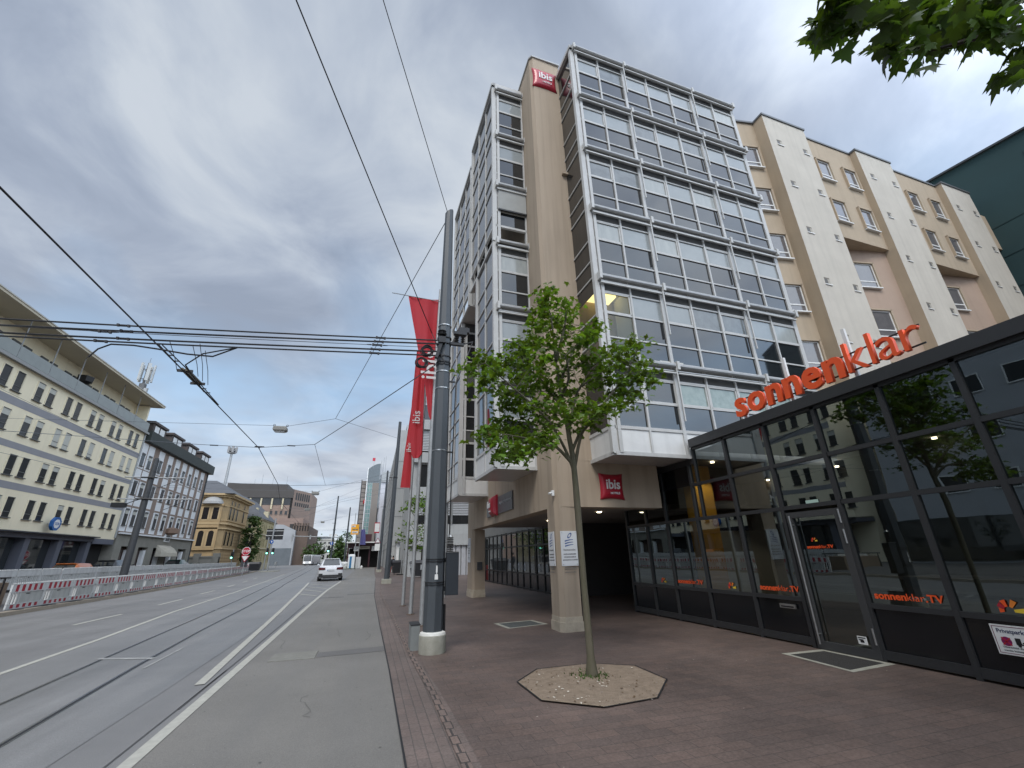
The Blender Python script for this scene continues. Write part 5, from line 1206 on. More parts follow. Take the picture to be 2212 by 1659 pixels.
for x in (-2.5, 0.8, 3.6, 6.2): b.box(x - 0.4, x + 0.4, -0.2, 0.7, 0, 2.9)
b.build('masonry', stone_g, gw)
# cream terrace, grey gable, tower block, brown corner house
def simple_block(name, label, x0, x1, y0, y1, h, m, roof=None, roof_h=0.0):
    t = thing(name, label, 'building', (x1, y0, 0)); b = MB(); b.box(x0 - x1, 0, 0, y1 - y0, 0, h); b.build('wall', m, t)
    if roof:
        b = MB(); w = x0 - x1; d = y1 - y0
        b.tube_rings([[(xb, ya, z), (xb, yb, z), (xa, yb, z), (xa, ya, z)][::-1] for xa, xb, ya, yb, z in ((w - 0.4, 0.4, -0.4, d + 0.4, h), (w * 0.75, w * 0.35, d * 0.15, d * 0.85, h + roof_h))]); b.build('roof', roof, t)
    return t
cream2 = mat('pale_yellow_render', (0.50, 0.43, 0.245), 0.9, var=0.25, vscale=0.8)
b4 = simple_block('pale_yellow_terrace', 'pale yellow terrace house with steep slate roof behind the green tree', -34, -21.8, 103, 117, 9.6, cream2, slate_roof, 4.6)
for y in (1.2, 2.9, 4.6, 7.5, 9.5, 11.5):
    for z0, z1 in ((1.8, 3.3), (4.4, 6.0), (7.3, 8.7)): win_side(b4, [(y, y + 0.75, z0, z1)], 0.02, 1, glass_far, 0.1, cream2, fw=0.14)
b = MB()
for z in (3.9, 6.6, 9.4): b.box(-12.3, 0.25, -0.25, 14, z, z + 0.22)
b.box(-12.2, 0.1, -0.1, 14, 0, 1.2); b.build('cornice', mat('pale_trim', (0.50, 0.44, 0.30), 0.9), b4)
win_face(b4, [(-6.0, -5.2, 4.4, 6.2), (-4.2, -3.4, 4.4, 6.2), (-2.4, -1.6, 4.4, 6.2), (-3.0, -2.2, 1.6, 3.3), (-1.5, -0.8, 1.6, 3.3), (-4.6, -3.8, 1.6, 3.3), (-2.4, -1.6, 7.3, 8.7)], -0.01, glass_far, 0.1, cream2, fw=0.12)
b = MB(); b.box(-2.6, -1.6, 2, 3.2, 9.8, 12.0); b.box(-1.2, -0.3, 6, 7.2, 9.8, 11.6); b.build('chimney', MATS['pale_trim'], b4)
b5 = thing('grey_gable_house', 'house with blank patched grey gable wall beside the brown corner house', 'building', (-17.8 * 1.5, 120 * 1.5, -0.8)); b5.scale = (1.5, 1.5, 1.5)
b = MB(); P = [(-6.0, 0), (0, 0), (0, 8.3), (-2.8, 9.6), (-4.6, 9.7), (-6.0, 9.5)]
b.poly([(x, 0, z) for x, z in P]); b.poly([(x, 2.5, z) for x, z in reversed(P)])
for k in range(len(P)):
    (a, c), (d, e) = P[k], P[(k + 1) % len(P)]; b.quad((a, 0, c), (a, 2.5, c), (d, 2.5, e), (d, 0, e), 1 if c > 8 and e > 8 else 0)
b.build('wall', [mat('patched_gable', (0.36, 0.365, 0.37), 0.95, var=0.6, vscale=0.35, col2=(0.22, 0.225, 0.235)), mat('copper_roof', (0.12, 0.15, 0.13), 0.7)], b5)
b = MB(); b.box(-5.4, -0.3, -0.06, 0, 0.1, 4.3); b.build('lower_render', mat('stained_render', (0.14, 0.155, 0.165), 0.9, var=0.5, vscale=0.5), b5)
rust = mat('red_brown_render', (0.16, 0.115, 0.09), 0.9, var=0.35, vscale=0.4, streak=0.25)
b6 = thing('crenellated_corner_house', 'narrow red brown house with stepped parapet at the street bend', 'building', (-15.2 * 1.5, 121 * 1.5, -0.8)); b6.scale = (1.5, 1.5, 1.42)
b = MB(); b.prism([(-3.4, 0), (0, 1.5), (0, 22), (-3.4, 22)], 0, 10.0)
for k in range(6): b.prism([(-3.3 + 0.57 * k, 0.02 + 0.25 * k - 0.1), (-3.3 + 0.57 * k + 0.3, 0.15 + 0.25 * k - 0.1), (-3.3 + 0.57 * k + 0.3, 1.2 + 0.25 * k), (-3.3 + 0.57 * k, 1.2 + 0.25 * k)], 10.0, 10.7)
b.build('wall', rust, b6)
b = MB()
for k in range(6): x = -3.15 + 0.57 * k; yy = (x + 3.4) * 0.441; b.prism([(x, yy - 0.03), (x + 0.24, yy + 0.08), (x + 0.24, yy + 0.3), (x, yy + 0.3)], 8.7, 9.9)
b.build('parapet_slot', dark_void, b6)
b = MB(); b.box(-4.2, -3.4, 0.1, 6, 0, 10.4); b.build('side_wall', mat('near_black_wall', (0.045, 0.04, 0.038), 0.9), b6)  # side wall in a much darker tone than the front
tb = thing('brown_tower_block', 'bulky brown stone office block with dark glazed top storeys', 'building', (-24.3 * 1.5, 150 * 1.5, -0.8)); tb.scale = (1.5, 1.5, 1.5)
tstone = mat('pink_brown_stone', (0.27, 0.195, 0.155), 0.85, var=0.25, vscale=0.4); tdark = mat('dark_bronze', (0.055, 0.048, 0.042), 0.5, var=0.3, vscale=0.3)
b = MB(); b.box(-19, 0, 0, 16, 0, 17.3); b.prism([(0, 0), (4.1, 9), (4.1, 24), (0, 24)], 0, 22.0); b.build('wall', tstone, tb)
b = MB(); b.box(-19, 0.02, -0.4, 16, 19.4, 22.0); b.box(-19, -2.4, 2, 14, 22.0, 23.8); b.build('roof_storey', tdark, tb)
b = MB(); b.box(-19, 0, -0.05, 16, 17.3, 19.4); b.build('glazed_storey', glass_far, tb)
for k in range(6):
    b = MB(); b.box(-17.6 + k * 2.95, -17.2 + k * 2.95, -0.45, -0.06, 16.0, 19.2); b.build('stone_fin', MATS['pale_trim'], tb)
win_face(tb, [(-18 + 1.35 * k, -17.1 + 1.35 * k, z, z + 1.25) for k in range(13) for z in (14.4, 11.6)], -0.01, glass_far, 0.1, tstone, fw=0.1)
b = MB(); b.box(-0.6, 0.0, -0.1, 0, 10, 20.0); b.build('painted_shadow_strip', dark_void, tb)  # near-black strip with the shade of the corner put into its colour
for k in range(7):
    u0, u1 = 0.12 + 0.115 * k, 0.12 + 0.115 * k + 0.07
    for z0, z1 in ((19.0, 21.2), (17.2, 18.3)):
        b = MB(); f = lambda u, z: (4.1 * u + 0.05, 9 * u - 0.05, z); b.quad(f(u0, z0), f(u1, z0), f(u1, z1), f(u0, z1)); b.build('window', glass_far, tb)
b = MB()
for x, h in ((-10, 3.0), (-7, 2.2), (-3, 2.6), (-12, 1.4)): b.tube([(x, 3, 23.8), (x, 3, 23.8 + h)], 0.05, 5)
b.build('roof_aerial', galv, tb)
br = simple_block('red_roof_annex', 'low salmon coloured annex roof below the brown tower block', -39, -27.5, 201, 218, 17.5, mat('salmon_render', (0.28, 0.20, 0.165), 0.9, var=0.3, vscale=0.5))
lm = thing('floodlight_mast', 'tall grey lattice topped mast behind the ochre villa', 'mast', (-40.5, 140, 0))
b = MB(); b.tube([(0, 0, 0), (0, 0, 32.4)], [0.55, 0.3], 8); b.build('mast', galv, lm)
b = MB()
for z in (30.4, 31.0): b.lathe([(1.0, z), (1.0, z + 0.15)], 0, 0, 10)
for a in (0, 1.2, 2.5, 3.8, 5.1): b.box(1.0 * math.cos(a) - 0.25, 1.0 * math.cos(a) + 0.25, 1.0 * math.sin(a) - 0.2, 1.0 * math.sin(a) + 0.2, 30.5, 32.2)
b.build('antenna_head', mat('mast_grey2', (0.25, 0.25, 0.25), 0.6), lm)
# buildings across the street that only show as reflections in the pavilion
rb = thing('pale_reflected_building', 'pale grey office building mirrored in the pavilion glass', 'building', (XL - 1, 25.5, 0))
b = MB(); b.box(-12, 0, -45, 0, 0, 15); b.build('wall', mat('pale_grey_render', (0.42, 0.43, 0.45), 0.9, var=0.2, vscale=0.6), rb)
win_side(rb, [(-43 + 2.9 * k, -41.4 + 2.9 * k, z, z + 1.3) for k in range(14) for z in (5.0, 8.3, 11.6)], 0.01, 1, glass_far, 0.08, white_paint, fw=0.08)
b = MB(); b.box(0, 0.1, -45, 0, 0.6, 3.4); b.build('shop_front', glass_shop, rb)

cb = thing('corner_block', 'dark brown corner building across the street mouth, mirrored in the glass bays', 'building', (6, -40, 0))
b = MB(); b.box(-12, 34, -14, 0, 0, 19); b.build('wall', mat('dark_brown_brick', (0.09, 0.075, 0.065), 0.9, var=0.3, vscale=0.5), cb)
b = MB(); b.tube_rings([[(x, y, z) for x, y in ((x0, y0), (x1, y0), (x1, y1), (x0, y1))] for x0, x1, y0, y1, z in ((-12.5, 34.5, -14.5, 0.5, 19), (-3, 26, -10, -4, 26))]); b.build('roof', slate_roof, cb)

# ================================================================== overhead line poles, flags, wires
mp = thing('overhead_line_pole', 'thick slate grey overhead line pole in a concrete base nearest the viewer', 'pole', (1.2, 9.0, 0), group='grey overhead line poles')
b = MB(); b.lathe([(0.235, 0), (0.243, 0.03), (0.243, 0.29), (0.225, 0.31)], 0, 0, 28); b.build('concrete_base', concrete, mp, smooth=True)
b = MB(); b.lathe([(0.236, 0.30), (0.225, 0.335), (0.185, 0.35)], 0, 0, 28); b.build('collar', ring_paint, mp, smooth=True)
b = MB(); b.lathe([(0.182, 0.33), (0.178, 2.5), (0.15, 6.2), (0.105, 10.0)], 0.0, 0, 8)
n = 8; b.poly([(0.105 * math.cos(2 * PI * k / n), 0.105 * math.sin(2 * PI * k / n), 10.0 + 0.07 * (1 + math.cos(2 * PI * k / n))) for k in range(n)])
b.tube_rings([[(0.105 * math.cos(2 * PI * k / n), 0.105 * math.sin(2 * PI * k / n), z + (0.07 * (1 + math.cos(2 * PI * k / n)) if z > 10 else 0)) for k in range(n)] for z in (9.99, 10.001)], caps=False)
b.build('shaft', pole_paint, mp)
def band_ring(z, r, h, m, nm='band'):
    b = MB(); b.lathe([(r, z - h / 2), (r, z + h / 2)], 0, 0, 20); return b.build(nm, m, mp, smooth=True)
for z in (1.56, 1.52, 1.16, 1.12): band_ring(z, 0.186, 0.014, black_metal)
for z in (3.66, 5.05, 5.45, 6.62): band_ring(z, 0.183 - z * 0.0042, 0.022, steel)
for z in (5.62, 5.68, 5.82, 6.15, 6.3): band_ring(z, 0.166, 0.03, black_metal)
b = MB(); b.bar((-0.05, -0.16, 6.25), (-0.19, -0.17, 5.72), 0.07, 0.09, up=(0, 1, 0)); b.lathe([(0.09, 6.30), (0.11, 6.34), (0.07, 6.37), (0.10, 6.40), (0.05, 6.42)], -0.08, -0.17, 12); b.box(-0.15, 0.0, -0.24, -0.14, 6.1, 6.25); b.build('cable_bracket', black_metal, mp)
b = MB(); b.bar((0.12, 0, 6.2), (0.46, 0, 6.2), 0.08, 0.06); b.bar((0.46, 0, 6.23), (0.68, 0, 6.32), 0.02, 0.02)
for x in (0.29, 0.43):
    for k in range(4): b.lathe([(0.03, 6.24 + k * 0.05), (0.052, 6.255 + k * 0.05), (0.03, 6.27 + k * 0.05)], x, 0, 10)
b.box(0.22, 0.52, -0.06, 0.06, 6.45, 6.52); b.box(0.34, 0.58, -0.06, 0.06, 6.52, 6.64); b.tube([(0.3, 0, 6.5), (0.27, 0, 6.7)], 0.008, 5); b.tube([(0.42, 0, 6.6), (0.42, 0, 6.78)], 0.008, 5)
b.build('line_switch', black_metal, mp)
b = MB(); b.tube([(0.67, 0, 6.32), (0.54, 0, 5.9), (0.30, 0, 5.25), (0.26, 0, 3.2), (0.255, 0, 1.95)], 0.013, 7)
for z in (5.25, 3.65): b.box(0.13, 0.28, -0.015, 0.015, z - 0.015, z + 0.015)
b.build('switch_rod', black_metal, mp)
b = MB(); b.box(0.195, 0.435, -0.10, 0.06, 0.93, 1.68); b.build('drive_box', mat('drive_box_slate', (0.022, 0.027, 0.034), 0.5, var=0.2, vscale=3), mp, bevel=0.008)
b = MB()
for k in range(9): b.lathe([(0.055, 1.69 + k * 0.03), (0.07, 1.70 + k * 0.03), (0.055, 1.712 + k * 0.03)], 0.27, -0.02, 10)
b.box(0.19, 0.43, -0.11, -0.09, 1.675, 1.69, 1); b.lathe([(0.06, 1.96), (0.03, 2.0)], 0.27, -0.02, 10, 1); b.build('bellows', [black_rubber, steel], mp)
b = MB(); b.box(0.13, 0.20, -0.03, 0.03, 1.0, 1.08); b.box(0.13, 0.2, -0.03, 0.03, 1.5, 1.58); b.tube([(0.205, 0, 0.33), (0.2, 0, 0.78)], 0.022, 8); b.build('conduit', black_metal, mp)
b = MB(); P = lambda a, r, z: (r * math.sin(a) * 1.0, -r * math.cos(a) * 1.0, z)
for a0, a1, z0, z1 in ((-0.05, 0.12, 1.33, 1.45), (-0.16, 0.2, 1.21, 1.30), (0.0, 0.1, 1.29, 1.34)):
    b.quad(P(a0, 0.184, z0), P(a1, 0.184, z0), P(a1 * 0.8, 0.184, z1), P(a0 * 0.9, 0.184, z1))
b.build('torn_sticker', white_paint, mp)
b = MB(); b.box(-0.36, -0.20, 0.30, 0.75, 0, 0.42); b.box(-0.37, -0.19, 0.29, 0.76, 0.42, 0.435, 1); o = b.build('junction_box', [mat('box_grey', (0.22, 0.235, 0.23), 0.6, var=0.4, vscale=4), black_metal], loc=(1.2, 9.0, 0)); tag(o, 'low grey junction box behind the concrete base of the nearest pole', 'box')
def slim_pole(x, y, h, r, label, base=True, lean_=0.0, rt=None, arm=None):
    t = thing('overhead_line_pole', label, 'pole', (x, y, 0), group='grey overhead line poles')
    if base: b = MB(); b.box(-r * 1.75, r * 1.75, -r * 1.75, r * 1.75, 0, 0.30); b.build('concrete_base', concrete, t, bevel=0.02)
    b = MB(); b.tube([(0, 0, 0.2 if base else 0), (lean_ * 0.5, 0, h * 0.5), (lean_, 0, h)], [r, r * 0.85, rt or r * 0.6], 10); b.build('shaft', pole_paint, t, smooth=True); 
    b = MB(); b.lathe([(r * 0.84, h * 0.62), (r * 0.84, h * 0.62 + 0.1)], lean_ * 0.62, 0, 10); b.bar((lean_ * .62 - r, 0, h * .62 + .05), (lean_ * .62 - r - 0.25, 0, h * .62 + .05), 0.05, 0.05); b.build('clamp', black_metal, t)
    return t
slim_pole(1.16, 33.0, 11.3, 0.185, 'slate grey pole with square base second along the pavement', lean_=0.12)
slim_pole(1.12, 60.5, 12.5, 0.19, 'slate grey pole with square base third along the pavement', lean_=0.1)
slim_pole(-5.7, 75, 10.9, 0.16, 'slim dark pole with traffic light and sign arm over the road', base=False, lean_=0.02)
slim_pole(-4.75, 95, 11.2, 0.2, 'slim dark pole beside the heap of white bags', base=False, lean_=0.04)
slim_pole(-30.5, 200, 10.5, 0.16, 'small distant pole before the white house', base=False); slim_pole(-29.6, 215, 12.0, 0.16, 'taller distant pole before the white house', base=False)

# mast in the roadworks with cross arms and lamp
ma = thing('cross_arm_mast', 'dark leaning mast with two cross arms between the barrier rows', 'mast', (-16.0, 38.5, 0.4))
b = MB(); b.tube([(0, 0, 0), (0.05, 0, 8.45)], [0.24, 0.17], 10); b.box(-0.05, 0.15, -0.1, 0.1, 8.4, 8.55); b.build('shaft', mat('mast_dark', (0.05, 0.052, 0.055), 0.6, var=0.3, vscale=2), ma, smooth=True)
for z, xa, xb in ((7.08, -1.5, 2.3), (5.55, -1.55, 3.0)):
    b = MB(); b.tube([(xa, -0.2, z), (xb, -0.2, z)], 0.045, 8); b.tube([(-0.5, -0.2, z), (0.5, -0.2, z)], 0.06, 8, 1); b.build('cross_arm', [galv, black_metal], ma)
    b = MB(); b.bar((xb - 0.2, -0.2, z - 0.02), (xb - 1.6, -0.2, z - 0.75), 0.03, 0.03); b.bar((0.1, -0.2, z + 0.5), (xb * 0.8, -0.2, z + 0.02), 0.02, 0.02); b.build('stay', black_metal, ma)
b = MB(); b.bar((-0.2, 0, 5.6), (-1.0, -0.3, 5.15), 0.05, 0.05); b.box(-1.7, -0.95, -0.5, 0.0, 4.95, 5.25); b.build('lamp_head', black_metal, ma)
# flag poles and flags
flag_red = mat('flag_red', (0.46, 0.028, 0.042), 0.75, transl=0.32, var=0.35, vscale=1.6, col2=(0.36, 0.05, 0.07))
flag_white = mat('flag_white', (0.58, 0.54, 0.52), 0.8, var=0.2, vscale=4)
BF = [(1.36, 12.4, 9.9), (1.30, 14.9, 9.6), (1.25, 17.6, 9.3)]
labs = ('nearest silver flagpole partly hidden behind the thick grey pole', 'middle silver flagpole of the three beside the pavement edge', 'farthest silver flagpole of the three beside the pavement edge')
for (x, y, h), l in zip(BF, labs):
    t = thing('flagpole', l, 'flagpole', (x, y, 0), group='silver flagpoles')
    b = MB(); b.tube([(0, 0, 0.02), (0.03, 0, h * 0.5), (0.10, 0, h)], [0.065, 0.06, 0.045], 10); b.build('pole', galv, t, smooth=True)
    b = MB(); b.lathe([(0.12, 0.0), (0.12, 0.02), (0.07, 0.03)], 0, 0, 12); b.build('foot', mat('rusty_foot', (0.12, 0.085, 0.06), 0.9, var=0.5, vscale=12), t)
    b = MB(); b.box(-0.09, -0.05, -0.03, 0.03, 1.3, 1.42); b.build('cleat', galv, t)
def flag(label, y, zt, zb, left, right, folds, depth, text_at=None, size=0.7, bar=None):
    """cloth between two edge curves (functions of v, 0 top .. 1 bottom); folds in Y"""
    t = thing('flag', label, 'flag', (0, y, 0), group='red flags on the silver poles')
    b = MB(); n, m = 26, 34; G = []
    for j in range(n + 1):
        v = j / n; z = zt + (zb - zt) * v; xl, xr = left(v), right(v); row = []
        for i in range(m + 1):
            u = i / m; x = xl + (xr - xl) * u
            yy = depth * (math.sin(u * folds * 2 * PI + v * 2.2) * (0.25 + 0.75 * u) + 0.35 * math.sin(u * 5 - v * 6)) * (0.5 + 0.5 * math.sin(PI * min(1, v + 0.25)))
            row.append((x, yy, z + 0.05 * math.sin(u * 9) * (v < 0.03)))
        G.append(row)
    for j in range(n):
        for i in range(m): b.quad(G[j + 1][i], G[j + 1][i + 1], G[j][i + 1], G[j][i])
    o = b.build('cloth', flag_red, t)
    bm = bmesh.new(); bm.from_mesh(o.data); bmesh.ops.remove_doubles(bm, verts=bm.verts, dist=1e-5); bm.to_mesh(o.data); bm.free(); o.data.polygons.foreach_set('use_smooth', [True] * len(o.data.polygons))
    if text_at:
        for (x, z, s) in text_at:
            Mx = Matrix(((0, -1, 0), (0, 0, -1), (1, 0, 0))).to_4x4()
            text('lettering', s, flag_white, t, (x, -depth * 1.25 - 0.02, z), Mx.to_euler(), size, 0.003, 0.008 * size)
    if bar:
        b = MB(); b.tube([bar[0], bar[1]], 0.014, 6); b.build('cross_bar', galv, t)
    return t
def curve(pts):
    def f(v):
        for (v0, x0), (v1, x1) in zip(pts, pts[1:]):
            if v <= v1: return x0 + (x1 - x0) * (v - v0) / max(1e-6, v1 - v0)
        return pts[-1][1]
    return f
flag('largest red hotel flag with white letters hanging from a cross bar', 12.36, 9.46, 5.30, curve([(0, 0.44), (0.21, 0.62), (0.39, 0.79), (0.6, 1.0), (0.72, 1.12), (0.95, 1.27), (1, 1.36)]), curve([(0, 1.52), (0.9, 1.50), (1, 1.46)]), 1.5, 0.11, [(1.47, 6.55, 'ibis')], 0.74, ((-0.07, 0, 9.50), (1.48, 0, 9.42)))
flag('red hotel flag on the middle pole, folded narrow against it', 14.82, 8.7, 4.72, curve([(0, 0.98), (0.2, 0.95), (0.5, 0.92), (0.8, 0.93), (0.97, 1.02), (1, 1.08)]), curve([(0, 1.30), (0.5, 1.33), (0.96, 1.38), (1, 1.25)]), 1.6, 0.06, [(1.22, 5.9, 'ibis')], 0.36)
flag('red hotel flag on the farthest pole, showing its square lower corner', 17.5, 7.6, 4.12, curve([(0, 1.10), (0.3, 1.02), (0.6, 0.94), (1, 0.87)]), curve([(0, 1.26), (0.6, 1.22), (1, 1.24)]), 1.0, 0.04, [(1.2, 5.5, 'ibis')], 0.30)

def wire(name, label, pts, r, m, cat='cable', group=None, n=6):
    b = MB(); b.tube(pts, r, n); o = b.build(name, m); tag(o, label, cat, group); return o
def sag(p, q, s, n=10):
    p, q = Vector(p), Vector(q); return [tuple(p.lerp(q, k / n) - Vector((0, 0, 4 * s * (k / n) * (1 - k / n)))) for k in range(n + 1)]
# five feeder cables across the road, each with strain links
CB = [((1.12, 8.83, 6.17), (-6.9, 9.2, 5.86), 0.016), ((1.08, 8.83, 6.08), (-6.9, 9.3, 5.78), 0.018), ((1.05, 8.83, 5.98), (-6.9, 9.2, 5.72), 0.006), ((1.02, 8.83, 5.88), (-6.9, 9.3, 5.63), 0.018), ((1.0, 8.83, 5.78), (-6.9, 9.2, 5.52), 0.016)]
cn = ('topmost', 'second', 'thin middle', 'fourth', 'lowest')
for (p, q, r), l in zip(CB, cn):
    t = thing('feeder_cable', '%s of the five black cables crossing the road from the thick pole' % l, 'cable', p, group='feeder cables over the road')
    b = MB(); e = Vector(q) - Vector(p); far = e * 1.9
    b.tube([tuple(v) for v in [far * (k / 12) - Vector((0, 0, 0.09 * math.sin(PI * k / 12))) for k in range(13)]], r, 6); b.build('cable', wire_black, t)
    for f in (0.165, 0.74 + 3.0 * (0.02 - r) + 0.03 * (l == 'lowest')):
        c = e * f - Vector((0, 0, 0.09 * math.sin(PI * f / 1.9))); d = e.normalized(); b = MB()
        
        for s in (-1, 1): b.tube([tuple(c + Vector((0, 0, s * 0.016)) - d * 0.10), tuple(c + Vector((0, 0, s * 0.016)) + d * 0.10)], 0.008, 6); b.box(c.x + s * 0.085 - 0.02, c.x + s * 0.085 + 0.02, c.y - 0.02, c.y + 0.02, c.z - 0.024, c.z + 0.024); b.tube([tuple(c + d * s * 0.12), tuple(c + d * s * 0.22)], [0.014, 0.009], 6)
        b.build('strain_link', wire_black, t)
wire('hanging_cable', 'loose black cable arching over the street under the feeder cables', [(-5.32, 9.2, 5.18), (-5.22, 9.2, 5.36), (-5.05, 9.2, 5.48), (-4.7, 9.2, 5.50), (-4.3, 9.2, 5.47), (-3.8, 9.2, 5.42), (-3.4, 9.3, 5.46), (-2.9, 9.01, 5.586)], 0.016, wire_black)
# contact wire with section insulator and droppers
CW = [(-3.6, -20, 5.6), (-4.38, 5.2, 5.6), (-4.37, 12.1, 5.6), (-4.42, 18.2, 5.6), (-5.32, 27.3, 5.6), (-6.65, 36, 5.6), (-10.6, 87, 5.7), (-15.8, 150, 5.7)]
wire('contact_wire', 'long black contact wire running above the tram rails', CW, 0.013, wire_black, 'wire')
si = thing('section_insulator', 'brown section insulator hung in the contact wire under the cables', 'insulator', (-4.37, 11.0, 5.6))
b = MB(); b.tube([(-0.045, -0.35, 0.05), (-0.045, 0.55, 0.05)], 0.038, 8); b.tube([(0.045, -0.35, 0.05), (0.045, 0.55, 0.05)], 0.038, 8); b.build('insulator_rod', mat('insulator_brown', (0.09, 0.075, 0.045), 0.4), si)
b = MB()
for y in (-0.3, 0.5): b.box(-0.15, 0.15, y - 0.02, y + 0.02, 0.0, 0.06)
for s in (-1, 1): b.bar((s * 0.03, -1.6, 0.05), (s * 0.06, -0.35, 0.05), 0.016, 0.016); b.bar((s * 0.03, 0.55, 0.05), (s * 0.01, 2.1, 0.02), 0.016, 0.016)
for y in (-1.1, -0.8, 0.9, 1.2): b.box(-0.05, 0.06, y - 0.01, y + 0.01, 0.04, 0.06)
b.build('runner', wire_black, si)
b = MB()
for x, y, z in ((-0.16, -0.3, 0.35), (0.16, 0.0, 0.4), (0.16, 0.3, 0.6), (0.2, 0.55, 0.55)): b.tube([(x, y, 0.03), (x + 0.05, y - 0.35, z * 0.5), (x + 0.1, y - 0.9, z)], 0.007, 5)
b.build('dropper', wire_black, si)
wire('branch_wire', 'short black wire branching from the feeder cables to the contact wire', [(-2.9, 9.01, 5.586), (-3.6, 9.35, 5.52), (-4.15, 10.1, 5.54), (-4.38, 12.0, 5.60)], 0.014, wire_black)
# wires to the top of the pole and its bracket
wire('stay_wire', 'black wire from the upper left down to the bracket of the thick pole', [(-2.98, 0.1, 9.0), (-1.47, 3.8, 8.0), (0.9, 8.9, 6.36), (1.2, 8.82, 5.62)], 0.010, wire_black)
wire('pole_top_wire', 'black wire running overhead to the top of the thick pole', [(-1.9, 0.3, 12.1), (-0.66, 5.14, 11.0), (1.16, 9.0, 10.02)], 0.009, wire_black)
wire('thin_stay', 'thin grey stay from the pole top down to the lamp span', [(1.14, 9.0, 9.8), (-2.09, 20.57, 7.62)], 0.010, wire_grey)
wire('lower_stay', 'grey stay with strain link rising to the thick pole', [(1.06, 9.0, 5.66), (-0.7, 13.7, 5.76), (-2.53, 18.54, 5.9)], 0.013, wire_grey)
def lamp(label, x, y, z, span):
    t = thing('span_lamp', label, 'street lamp', (x, y, z), group='lamps hung on span wires')
    b = MB(); b.tube_rings([[(sx * w, sy * d, zz) for sx, sy in ((-1, -1), (1, -1), (1, 1), (-1, 1))] for w, d, zz in ((0.27, 0.17, -0.30), (0.32, 0.2, -0.24), (0.31, 0.19, -0.10), (0.24, 0.12, -0.04))]); b.build('housing', mat('lamp_housing', (0.19, 0.185, 0.165), 0.5), t)
    b = MB(); b.box(-0.23, 0.23, -0.14, 0.14, -0.33, -0.30); b.build('lens', mat('lamp_lens', (0.55, 0.56, 0.55), 0.3), t)
    b = MB(); b.box(-0.3, 0.3, -0.015, 0.015, -0.03, -0.01)
    for s in (-1, 1): b.tube([(s * 0.30 + 0.05 * math.cos(a), 0, 0.02 + 0.05 * math.sin(a)) for a in [k * PI / 4 for k in range(9)]], 0.012, 5)
    b.build('hanger', wire_black, t)
    b = MB(); b.tube(span[0], 0.009, 5); b.tube(span[1], 0.009, 5); b.build('span_wire', wire_grey, t)
    return t
lamp('nearest of the lamps hung over the street on a span wire', -4.96, 23.8, 8.0, ([(0.28, 0, 0), (2.87, -3.2, -0.38), (6.1, 9.1, 2.0)], [(-0.28, 0, 0), (-19.0, 6.5, 1.2)]))
lamp('lamp over the street just left of the brown tower block corner', -5.4, 44.5, 7.5, ([(0.28, 0, 0), (7.0, 3, 2.6)], [(-0.28, 0, 0), (-14, 2.0, 0.4)]))
lamp('lamp lower over the street at the edge of the brown tower block', -8.4, 63.5, 7.9, ([(0.28, 0, 0), (9.6, -2.5, 2.4)], [(-0.28, 0, 0), (-12, 6, 0.2)]))
lamp('small lamp over the street further down the road', -9.0, 90, 8.2, ([(0.28, 0, 0), (9, 3, 2.2)], [(-0.28, 0, 0), (-12, 9, 0.5)]))
lamp('most distant small lamp over the street', -9.5, 125, 8.8, ([(0.28, 0, 0), (8, 3, 2.4)], [(-0.28, 0, 0), (-14, 9, 0.5)]))
def span(label, pts, r=0.010):
    wire('span_wire', label, pts, r, wire_grey, 'wire', 'span wires over the street')
span('span wire with insulators joining the contact wire ahead', [(-23.9, 23.0, 7.2), (-6.8, 19.43, 5.9), (-4.42, 18.3, 5.63), (-2.53, 18.54, 5.9)], 0.010)
span('span wire dropping from the junction to the second contact point', [(-2.53, 18.54, 5.9), (-3.07, 29.5, 5.9)], 0.008)
span('span wire pair between the second pole and the striped building', [(1.2, 33, 6.9), (-3.07, 29.5, 5.9), (-5.5, 28.3, 5.65), (-8.5, 30, 6.0), (-24, 58, 9.5)])
span('faint span wire across the front of the cream building', [(-24, 29, 12.5), (-16, 38, 8.6), (-14.6, 38.4, 7.4)], 0.010)
span('faint span wire low across the cream building', [(-24.2, 27, 8.3), (-16.5, 38.5, 7.0)], 0.010)
span('far span wire crossing to the slim dark pole', [(-5.7, 75, 9.6), (-9.5, 70, 7.4), (-20, 87, 9.5)])
span('far span wire crossing to the tower entrance', [(-4.7, 95, 9.8), (-12, 92, 7.5), (-19, 126, 9)])
span('highest far span wire between the third pole and the tower block', [(1.12, 60.5, 9.6), (-9, 63, 7.6), (-24, 88, 12)])
span('diagonal far span wire rising to the grey offices', [(2.4, 75, 14.5), (-9, 66, 7.7), (-20.5, 100, 11)])
span('lowest far span wire near the crenellated house', [(-4.7, 95, 7.0), (-16, 128, 8.5)])
b = MB()
for x, y, z in ((-6.2, 19.15, 5.83), (-3.35, 18.43, 5.78)): b.tube([(x - 0.14, y, z), (x + 0.14, y, z)], 0.022, 6)
b.bar((-4.58, 18.3, 5.66), (-4.26, 18.3, 5.66), 0.05, 0.035); b.tube([(-4.42, 18.3, 5.66), (-4.42, 18.3, 5.58)], 0.02, 6); o = b.build('wire_clamp', wire_black); tag(o, 'black clamp and insulators holding the contact wire to its span', 'clamp')
